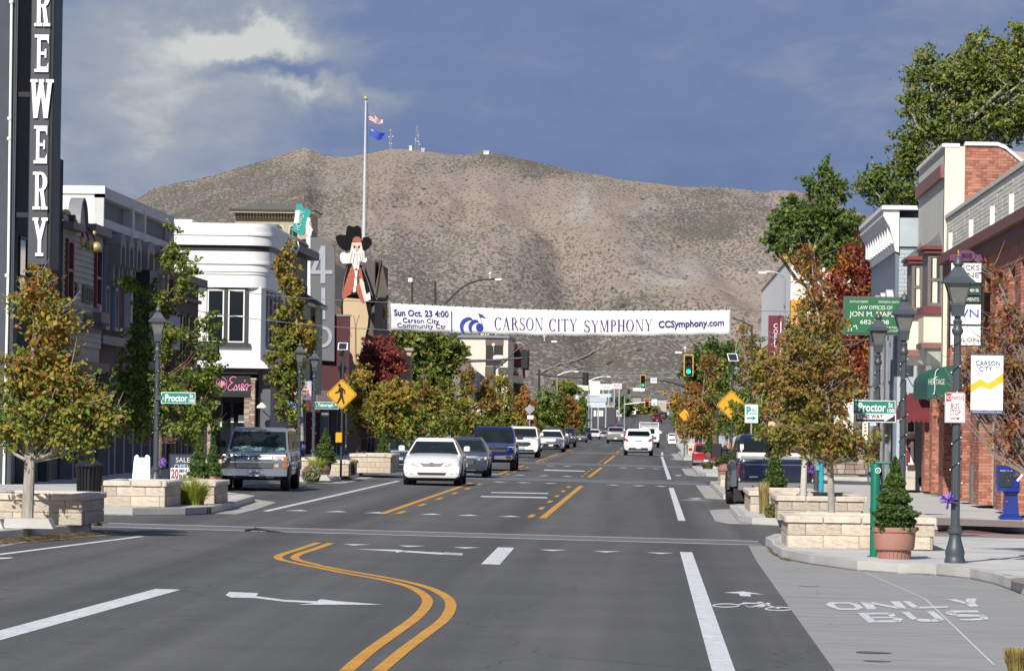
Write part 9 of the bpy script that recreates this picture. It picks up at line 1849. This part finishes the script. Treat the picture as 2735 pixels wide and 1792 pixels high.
    # wheels
    for sx in (-1,1):
        for yy_,nm in ((wf,'f'),(L-wb,'r')):
            q=MB(); cx=sx*(w-.13); n=22; pr=[(wr*.60,-.11),(wr*.92,-.125),(wr,-.09),(wr,.09),(wr*.92,.125),(wr*.60,.11)]
            V=[]; 
            for r_,dx_ in pr:
                for k in range(n): t=2*math.pi*k/n; V.append((cx+dx_,yf(yy_)+r_*math.cos(t),wr+r_*math.sin(t)))
            q.add(V,[(i*n+k,i*n+(k+1)%n,(i+1)*n+(k+1)%n,(i+1)*n+k) for i in range(5) for k in range(n)]); tw_=q.build('wheel',TYR,o,smooth=True)
            q=MB(); x1=cx+sx*.10; q.add([(x1-.05*sx,yf(yy_)+wr*.62*math.cos(2*math.pi*k/n),wr+wr*.62*math.sin(2*math.pi*k/n)) for k in range(n)],[tuple(range(n))])
            for k in range(6):
                t=2*math.pi*k/6; d=Vector((0,math.cos(t),math.sin(t))); e=Vector((0,-math.sin(t),math.cos(t)))*.03; c=Vector((x1,yf(yy_),wr)); q.add([c+e*.8,c-e*.8,c+d*wr*.6-e,c+d*wr*.6+e],[(0,1,2,3)])
            q.build('rim',RIM,tw_)
            q=MB(); q.add([(sx*(w*.999+.004),yf(yy_)+(wr+.07)*math.cos(math.pi*k/10),wr+(wr+.07)*math.sin(math.pi*k/10)) for k in range(11)]+[(sx*(w*.93),yf(yy_)+(wr+.07)*math.cos(math.pi*k/10),wr+(wr+.07)*math.sin(math.pi*k/10)) for k in range(11)],[tuple(range(11))]+[(k,k+1,k+12,k+11) for k in range(10)]); q.build('wheel_arch',PLS,o)
    q=MB(); q.box(-w*.80,w*.80,yf(.25),yf(L-.25),sz-.07,sz+.06); q.build('underbody',PLS,o)
    for s_ in (-1,1):
        for yy_ in (g0+.32,(g0+g2)/2+.35,g2+.02):
            q=MB(); q.box(min(s_*w*.985,s_*w*1.004),max(s_*w*.985,s_*w*1.004),yf(yy_),yf(yy_)+.018,sz+.2,bz-.06); q.build('door_seam',PLS,o)
        for yy_ in ((g0+g2)/2+.12,g2-.2): q=MB(); q.bbox(min(s_*w*.985,s_*w*1.02),max(s_*w*.985,s_*w*1.02),yf(yy_),yf(yy_)+.18,bz-.2,bz-.16,.008); q.build('door_handle',col,o)
    if front: feat=list(feat)+[('bonnet_gap',[(-.80,hz-.235),(.80,hz-.235),(.80,hz-.222),(-.80,hz-.222)],PLS,{'d':.006})]
    for sx in (-1,1):
        mz=bz+.10; k=1.35 if kind in('pickup','bigsuv') else 1; q=MB(); x0=sx*w*.96; x1=sx*(w+.20*k); q.bbox(min(x0+sx*.05,x1),max(x0+sx*.05,x1),yf(g0+.38),yf(g0+.52),mz-.0,mz+.15*k,.03); q.build('mirror',mirror or col,o)
    if rail:
        for sx in (-1,1): q=MB(); q.tube([(sx*tw*.93,yf(g1+.3),Hh+.02),(sx*tw*.93,yf(g2-.2),Hh+.04)],.022,6); q.build('roof_rail',PLS if rail is True else rail,o)
    # fascia pieces: polygons in (share of half width, height) on the curved nose or tail
    def face(nm,pts,mat,rear=False,d=.03,mir=False,th=.05):
        for m_ in ((1,-1) if mir else (1,)):
            P=[(a*w*m_,z) for a,z in pts]; n=len(P); V=[]
            for dd in (d,-th):
                for x,z in P:
                    c=.07*abs(x/w)**3+max(0,z-(hz-.22))*.35*(0 if rear else 1); y=(-L/2+c-dd) if not rear else (L/2-c*.7+dd); V.append((x,y,z))
            q=MB(); q.add(V,[tuple(range(n)),tuple(range(2*n-1,n-1,-1))]+[(i,(i+1)%n,(i+1)%n+n,i+n) for i in range(n)]); ob=q.recalc(q.build(nm,mat,o))
    for f_ in feat: face(*f_[:3],**(f_[3] if len(f_)>3 else {}))
    R_=lambda x0,x1,z0,z1:[(x0,z0),(x1,z0),(x1,z1),(x0,z1)]
    if plate: face('licence_plate',R_(-.165,.165,sz+.17,sz+.31),plate,rear=not front,d=.035)
    o.scale=(sc,sc,sc); o.rotation_euler=(0,0,(0 if front else math.pi)+hdg); fy=L/2*sc
    o.location=(X_,Y+fy-.6*0,gz(X_,Y+fy)+.008); 
    return o
def RC(x0,x1,z0,z1): return [(x0,z0),(x1,z0),(x1,z1),(x0,z1)]
MR={'mir':True}; RR={'rear':True}; RM={'rear':True,'mir':True}
SIL=paint('silver_grey',(.25,.255,.265),.5,.25); WHI=paint('white',(.86,.86,.85),0,.3); BLUG=paint('blue_grey',(.075,.085,.115),.5,.28); ROY=paint('royal_blue',(.005,.017,.115),.35,.2); DNV=paint('dark_navy',(.012,.022,.055),.4,.22); BLKP=paint('black',(.012,.012,.013),.1,.2); SLV=paint('light_silver',(.34,.35,.36),.5,.25); BRZ=paint('bronze',(.12,.10,.085),.5,.3); CRD=paint('red',(.34,.012,.02),.1,.25); DRD=paint('dark_red',(.14,.01,.02),.2,.25)
P1='cars driving towards the camera'; P2='parked vehicles'
def bars(n,x,z0,z1,mat,nm='grille_bar'):
    return [(nm,RC(-x,x,z0+(z1-z0)*(i+.25)/n,z0+(z1-z0)*(i+.6)/n),mat,{'d':.03}) for i in range(n)]
# old wagon parked at the left
car('parked_suv','silver-grey old truck wagon with chrome double grille parked at the left kerb','suv','bigsuv',587,767,1311,SIL,feat=[
 ('grille',RC(-.56,.56,.66,1.02),PLS)]+bars(4,.54,.87,1.0,CHR)+bars(4,.54,.68,.80,CHR)+[('chrome_bar',RC(-.58,.58,.815,.865),CHR,{'d':.035}),('chrome_strip',RC(-.93,.93,1.02,1.055),CHR,{'d':.03}),('badge',[(-.08,.825),(-.03,.825),(-.03,.81),(.03,.81),(.03,.825),(.08,.825),(.06,.855),(.03,.855),(.03,.87),(-.03,.87),(-.03,.855),(-.06,.855)],M('pale_gold_badge',(.75,.7,.5),.3,metal=.5),{'d':.045}),
 ('headlight',RC(.60,.88,.90,1.0),HLT,MR),('turn_lamp',RC(.62,.88,.70,.79),M('clear_amber',(.55,.42,.26),.2),MR),('side_marker',RC(.885,.97,.87,1.01),AMB,MR),('side_marker',RC(.885,.97,.68,.81),AMB,MR),('headlight_bezel',RC(.59,.96,.815,.865),CHR,{'mir':True,'d':.03}),
 ('bumper',[(-.98,.44),(.98,.44),(.99,.64),(-.99,.64)],CHR,{'d':.09}),('bumper_shadow',RC(-.6,.6,.38,.44),PLS,{'d':.08}),('tow_hook',RC(-.52,-.44,.36,.42),IR,{'d':.1}),('tow_hook',RC(.44,.52,.36,.42),IR,{'d':.1})],rows=3,mirror=PLS,rail=PLS,plate=None,group=P2)
w_=bpy.data.objects['parked_suv']
q=MB(); q.box(-.17,.17,-2.75-.13,-2.75-.10,.43,.60); q.build('licence_plate',PLT,w_); text(w_,'4BXN530',(-.14,-2.886,.47),.28,.09,M('plate_ink',(.03,.04,.10),.6),name='plate_number')
q=MB(); q.add([(-.78,-1.53,1.19),(.82,-1.53,1.19),(.78,-1.44,1.27),(.25,-1.43,1.28),(-.3,-1.40,1.31),(-.74,-1.43,1.27)],[tuple(range(6))]); q.build('dash_sunshade',M('sunshade_teal',(.10,.22,.21),.5),w_)
for x in (-.5,.25): q=MB(); q.tube([(x,-1.53,1.19),(x+.30,-1.42,1.30),(x+.5,-1.42,1.25)],.012,4); q.build('wiper',PLS,w_)
# white sedan leading the queue
car('white_sedan','white sedan at the head of the oncoming queue, swept headlights and wide lower grille','car','sedan',1073,1231,1297,WHI,feat=[('grille',[(-.30,.60),(.30,.60),(.42,.71),(.36,.72),(-.36,.72),(-.42,.71)],M('grey_grille',(.22,.22,.22),.4)),('grille_bar',RC(-.36,.36,.655,.665),CHR,{'d':.03}),('grille_bar',RC(-.34,.34,.69,.70),CHR,{'d':.03}),('badge',[(-.06,.64),(.06,.64),(.06,.70),(-.06,.70)],CHR,{'d':.035}),('headlight',[(.42,.60),(.90,.61),(.93,.73),(.82,.745),(.60,.69)],HLT,MR),('turn_lamp',[(.82,.62),(.91,.63),(.93,.72),(.84,.74)],M('clear_amber',(.55,.42,.26)),{'mir':True,'d':.025}),
 ('lower_grille',[(-.44,.33),(.44,.33),(.5,.40),(-.5,.40)],PLS),('lower_bar',RC(-.48,.48,.362,.372),CHR,{'d':.03}),('fog_crease',[(.62,.34),(.88,.36),(.85,.38),(.66,.365)],GREY,MR),('bumper_crease',[(-.95,.50),(.95,.50),(.95,.507),(-.95,.507)],GREY,{'d':.012})],group=P1,plate=None)
w_=bpy.data.objects['white_sedan']
q=MB(); 
for x in (-.38,.36): q.ball((x,-.35,1.12),.11,8,6); q.bbox(x-.2,x+.2,-.3,-.1,.85,1.05,.04)
q.build('seats',PLS,w_,kind='stuff')
car('grey_sedan','blue-grey sedan with hexagonal dark grille right behind the white sedan','car','sedan',1170,1303,1275,BLUG,feat=[('grille',[(-.40,.46),(.40,.46),(.52,.62),(.40,.70),(-.40,.70),(-.52,.62)],PLS)]+bars(4,.42,.48,.68,CHR)+[('headlight',[(.55,.64),(.92,.66),(.94,.76),(.72,.74)],HLT,MR),('fog_recess',[(.70,.33),(.86,.34),(.84,.50),(.72,.46)],PLS,MR),('lower_grille',RC(-.5,.5,.28,.36),PLS),('chrome_lip',RC(-.5,.5,.25,.275),CHR,{'d':.03})],group=P1)
car('blue_pickup','royal blue full-size pickup with black grille and chrome fog-lamp bumper, oncoming','pickup truck','pickup',1252,1376,1257,ROY,feat=[('grille',[(-.60,.82),(.60,.82),(.66,1.08),(-.66,1.08)],PLS),('grille_bar',RC(-.62,.62,.94,.97),IR,{'d':.03}),('headlight',[(.66,.90),(.93,.92),(.93,1.06),(.66,1.04)],M('dark_headlight',(.12,.12,.13),.15),MR),('daytime_strip',RC(.68,.93,1.03,1.055),HLT,{'mir':True,'d':.03}),('bumper',[(-.97,.52),(.97,.52),(.97,.76),(-.97,.76)],PLS,{'d':.06}),('bumper_chrome',[(.10,.50),(.84,.50),(.90,.60),(.84,.68),(.30,.66),(.10,.64)],CHR,{'mir':True,'d':.075}),('fog_lamp',[(.62,.53),(.80,.53),(.84,.59),(.80,.65),(.62,.65),(.58,.59)],PLS,{'mir':True,'d':.08})],group=P1,mirror=PLS,plate=None)
car('white_suv','white SUV with black roof rails and dark oval grille behind the blue pickup','suv','suv',1347,1439,1222,WHI,feat=[('grille',[(-.52,.62),(.30,.62),(.52,.70),(.52,.80),(.40,.86),(-.40,.86),(-.52,.80)],PLS),('badge',RC(-.09,.09,.80,.86),CHR,{'d':.03}),('headlight',[(.54,.80),(.93,.86),(.90,.94),(.60,.87)],HLT,MR),('lower_grille',[(-.75,.34),(.75,.34),(.66,.44),(-.66,.44)],PLS),('fog_recess',[(.70,.52),(.86,.56),(.84,.68)],PLS,MR),('chrome_lip',[(-.7,.30),(.7,.30),(.74,.33),(-.74,.33)],CHR,{'d':.03})],group=P1,rail=PLS,plate=PLB)
car('sport_sedan','white sedan with angular black lower grille beside the white SUV','car','sedan',1434,1508,1207,WHI,feat=[('upper_slot',[(-.9,.70),(0,.60),(.9,.70),(.9,.735),(0,.655),(-.9,.735)],PLS),('lower_grille',[(-.72,.27),(.72,.27),(.50,.50),(-.50,.50)],PLS),('side_vent',[(.72,.34),(.88,.36),(.84,.52),(.66,.50)],PLS,MR),('headlight',[(.56,.66),(.93,.72),(.90,.78),(.60,.71)],M('dark_headlight',(.12,.12,.13)),MR)],group=P1,glass=None)
car('dark_suv','dark SUV whose charcoal roof shows behind the angular white sedan','suv','suv',1440,1505,1197,BLUG,group=P1,Yset=325)
car('silver_hatchback','small pale silver hatchback tucked behind the angular white sedan','car','sedan',1458,1519,1198,SLV,feat=[('headlight',[(.6,.62),(.93,.66),(.93,.76),(.66,.72)],HLT,MR),('grille',RC(-.4,.4,.5,.6),PLS)],group=P1,Yset=338)
car('charcoal_suv','charcoal square-bodied SUV with one glinting headlight, oncoming','suv','bigsuv',1481,1537,1195,BLUG,feat=[('headlight',RC(.55,.93,.88,.98),HLT,MR),('grille',RC(-.5,.5,.72,1.0),PLS),('chrome_strip',RC(-.5,.5,.84,.87),CHR,{'d':.03})],group=P1,Yset=350)
car('bronze_sedan','bronze-grey sedan with bright headlight halfway back in the queue','car','sedan',1529,1568,1182,BRZ,feat=[('headlight',[(.5,.6),(.93,.62),(.93,.74),(.6,.72)],HLT,MR),('grille',RC(-.4,.4,.56,.66),CHR)],group=P1)
car('black_suv','black SUV overlapping the bronze sedan at its right','suv','suv',1543,1579,1180,BLKP,group=P1,Yset=436)
car('white_jeep','white square off-roader with black slotted grille far back in the queue','suv','bigsuv',1573,1602,1179,WHI,feat=[('slotted_grille',RC(-.45+.18*i,-.36+.18*i,.72,1.0),PLS) for i in range(6)]+[('bumper',RC(-.9,.9,.42,.56),PLS,{'d':.06})],group=P1,Yset=445)
car('silver_car','small silver car at the far end of the queue beside the white off-roader','car','sedan',1598,1621,1177,SLV,feat=[('headlight',RC(.5,.9,.6,.72),HLT,MR)],group=P1,Yset=462)
# vehicles going away
car('silver_suv','silver SUV seen from behind with lit brake lights in the left lane','suv','suv',1619,1669,1184,SLV,front=False,feat=[('brake_light',[(.72,.92),(.96,.95),(.96,1.14),(.80,1.10)],TLTL,RM),('high_brake_light',RC(-.12,.12,1.58,1.62),TLTL,{'rear':True,'d':-.16}),('bumper',RC(-.86,.86,.36,.52),PLS,RR)],Yset=402)
car('navy_suv','dark navy SUV directly ahead of the silver one, red lamp at its roof edge','suv','bigsuv',1620,1668,1177,DNV,front=False,feat=[('brake_light',RC(.84,.96,.9,1.2),TLTL,RM),('high_brake_light',RC(-.12,.12,1.74,1.78),TLTL,{'rear':True,'d':-.1})],Yset=425)
car('white_crossover','white crossover seen from behind in the middle of the street, red swept tail lamps','suv','suv',1665,1744,1217,WHI,front=False,feat=[('tail_light',[(.62,.94),(.78,.88),(.97,.93),(.97,1.08),(.84,1.10)],TLT,RM),('bumper_step',[(-.70,.34),(.70,.34),(.62,.50),(-.62,.50)],PLS,RR),('diffuser',[(-.72,.28),(.72,.28),(.72,.35),(-.72,.35)],GREY,RR),('chrome_handle',RC(-.22,.22,.93,.97),CHR,RR),('spoiler',[(-.72,1.60),(.72,1.60),(.66,1.66),(-.66,1.66)],WHI,{'rear':True,'d':-.05,'th':.3}),('reflector',RC(.72,.88,.50,.53),TLT,RM)])
o=car('work_truck','white work truck with pipe rack ahead of the white crossover','pickup truck','pickup',1704,1761,1196,WHI,front=False,feat=[('tail_light',RC(.86,.96,.9,1.2),TLT,RM),('rear_window_block',RC(-.7,.7,.8,1.15),GLB,RR),('bumper',RC(-.9,.9,.5,.66),GREY,RR)],Yset=368)
q=MB()
for x in (-.9,.9):
    for y in (-1.8,.2,2.8): q.tube([(x,y,1.2),(x,y,2.35)],.04,6)
    q.tube([(x,-2.4,2.35),(x,2.9,2.35)],.04,6)
for y in (-1.8,-.6,.6,1.8,2.8): q.tube([(-.9,y,2.35),(.9,y,2.35)],.04,6)
for z in (2.0,2.15): q.tube([(-.9,2.8,z),(.9,2.8,z)],.03,6)
q.build('pipe_rack',WPAINT,o,kind='stuff')
q=MB(); q.bbox(.55,1.02,.6,2.7,.95,1.75,.03); q.bbox(-1.02,-.55,.6,2.7,.95,1.75,.03); q.build('utility_box',WPAINT,o,kind='stuff')
car('red_pickup','dark red pickup climbing the far rise','pickup truck','pickup',1742,1768,1135,DRD,front=False,feat=[('tail_light',RC(.84,.96,.9,1.2),TLT,RM)],Yset=770)
car('far_sedan','maroon-topped grey sedan just ahead of the dark red pickup on the rise','car','suv',1755,1777,1121,BRZ,front=False,Yset=900); car('far_suv','black SUV farther up the rise','suv','suv',1762,1783,1116,BLKP,front=False,Yset=950)
car('far_van','small white van at the top of the rise by the red signal','van','bigsuv',1772,1786,1112,WHI,front=False,Yset=1080)
car('far_truck','white truck cresting the rise towards the camera','pickup truck','pickup',1673,1699,1112,WHI,feat=[('grille',RC(-.6,.6,.7,1.1),PLS),('bumper',RC(-.9,.9,.45,.62),PLS)],Yset=1000)
car('parked_white_suv','white SUV parked at the far right kerb','suv','suv',1783,1808,1177,WHI,front=False,Yset=440,group=P2); car('parked_white_sedan','white sedan parked at the right kerb in front of the far white SUV','car','sedan',1784,1806,1186,WHI,front=False,Yset=400,group=P2)
car('parked_red_pickup','bright red pickup parked on the right behind the narrow spruce','pickup truck','pickup',1850,1922,1225,CRD,front=False,feat=[('tail_light',RC(.84,.96,.85,1.2),TLT,RM),('bumper',RC(-.95,.95,.5,.68),CHR,{'rear':True,'d':.06})],Yset=212,group=P2)
car('parked_jeep','dark navy off-roader with white slotted grille parked left of the white sedan','suv','suv',1026,1112,1248,DNV,feat=[('grille_slot',RC(-.48+.14*i,-.40+.14*i,.66,.92),PLS) for i in range(7)]+[('white_grille',RC(-.54,.54,.62,.96),M('silver_grille',(.55,.56,.58),.3,metal=.4),{'d':.012}),('headlight',RC(.60,.85,.72,.94),HLT,MR),('bumper',RC(-.95,.95,.36,.50),PLS,{'d':.08})],Yset=186,plate=PLB,group=P2,rail=CHR)
car('parked_teal_car','dark teal car roof just showing left of the blue pickup','car','suv',1218,1268,1206,paint('dark_teal',(.02,.05,.06),.3),Yset=245,group=P2)
# big blue pickup parked on the right
o=car('parked_blue_pickup','dark blue full-size pickup parked at the right kerb with a white mesh tailgate rail','pickup truck','pickup',1956,2161,1353,DNV,front=False,hdg=.045,feat=[('tail_light',RC(.84,.975,.78,1.16),TLT,RM),('reverse_light',RC(.85,.97,.70,.775),HLT,RM),('tailgate_panel',RC(-.80,.80,.72,1.22),DNV,{'rear':True,'d':.03}),('tailgate_crease',RC(-.80,.80,1.13,1.145),CHR,{'rear':True,'d':.032,'th':.0}),('tailgate_handle',RC(-.06,.06,1.06,1.12),PLS,{'rear':True,'d':.04}),('badge',RC(.48,.70,.79,.83),CHR,{'rear':True,'d':.04}),('bumper',[(-.98,.46),(.98,.46),(.98,.66),(-.98,.66)],M('matte_grey_bumper',(.17,.175,.18),.55),{'rear':True,'d':.10}),('bumper_top',RC(-.96,.96,.66,.70),PLS,{'rear':True,'d':.09}),('marker_lamp',RC(-.18,.18,1.83,1.87),TLT,{'rear':True,'d':-2.05})],group=P2,mirror=PLS,plate=None,Yset=116.5)
L=5.9; 
for i,x in enumerate((-.62,-.25,.3,.62)): q=MB(); q.ball((x,L/2+.105,.57),.025,8,6); q.build('bumper_bolt',PLS,o)
q=MB(); q.box(-.93,.93,L/2-.15,L/2-.11,1.27,1.36)
q2=MB()
for i in range(60): x=-.93+1.86*i/59; q2.box(x-.004,x+.004,L/2-.105,L/2-.10,1.27,1.36)
for i in range(4): z=1.275+.025*i; q2.box(-.93,.93,L/2-.0995,L/2-.095,z,z+.004)
q.build('white_mesh_rail',M('pale_mesh',(.55,.56,.56),.5),o); q2.build('mesh_wires',GREY,o,kind='stuff')
for x0,x1 in ((-.95,-.05),(.18,.93)): MB().bbox(x0,x1,1.0,1.75,1.29,1.44,.01).build('toolbox_lid',WPAINT,o)
for sx in (-1,1):
    q=MB(); q.bbox(min(sx*1.2,sx*1.5),max(sx*1.2,sx*1.5),-1.15,-1.02,1.28,1.66,.03); q.build('tow_mirror',PLS,o); q=MB(); q.tube([(sx*.98,-1.05,1.33),(sx*1.25,-1.08,1.36)],.03,6); q.tube([(sx*.98,-1.05,1.5),(sx*1.25,-1.08,1.52)],.025,6); q.build('mirror_arm',PLS,o)
    q=MB(); pr=[(-.62,.0),(-.5,.45),(-.2,.62),(.2,.62),(.5,.45),(.62,.0)]; yc=L/2-1.25; V=[(sx*1.0,yc+a,.55+b2) for a,b2 in pr]+[(sx*1.13,yc+a*.92,.53+b2*.92) for a,b2 in pr]; q.add(V,[(k,k+1,k+7,k+6) for k in range(5)]+[tuple(range(6,12))]); q.recalc(q.build('flared_fender',paint('dusty_grey_navy',(.045,.05,.06),.3,.4),o)); q=MB(); q.box(min(sx*.80,sx*1.08),max(sx*.80,sx*1.08),yc+.50,yc+.53,.15,.75); q.build('mud_flap',PLS,o)
q=MB(); q.box(.72,.82,.72,.735,1.52,1.66); q.add([(.74,.73,1.52),(.82,.73,1.52),(.78,.73,1.44)],[(0,1,2)]); q.build('window_sticker',M('sticker_white',(.7,.62,.55),.6),o)
MB().bbox(.96,1.02,-1.0,-.9,1.52,1.68,.01).build('amber_reflector',AMB,o)
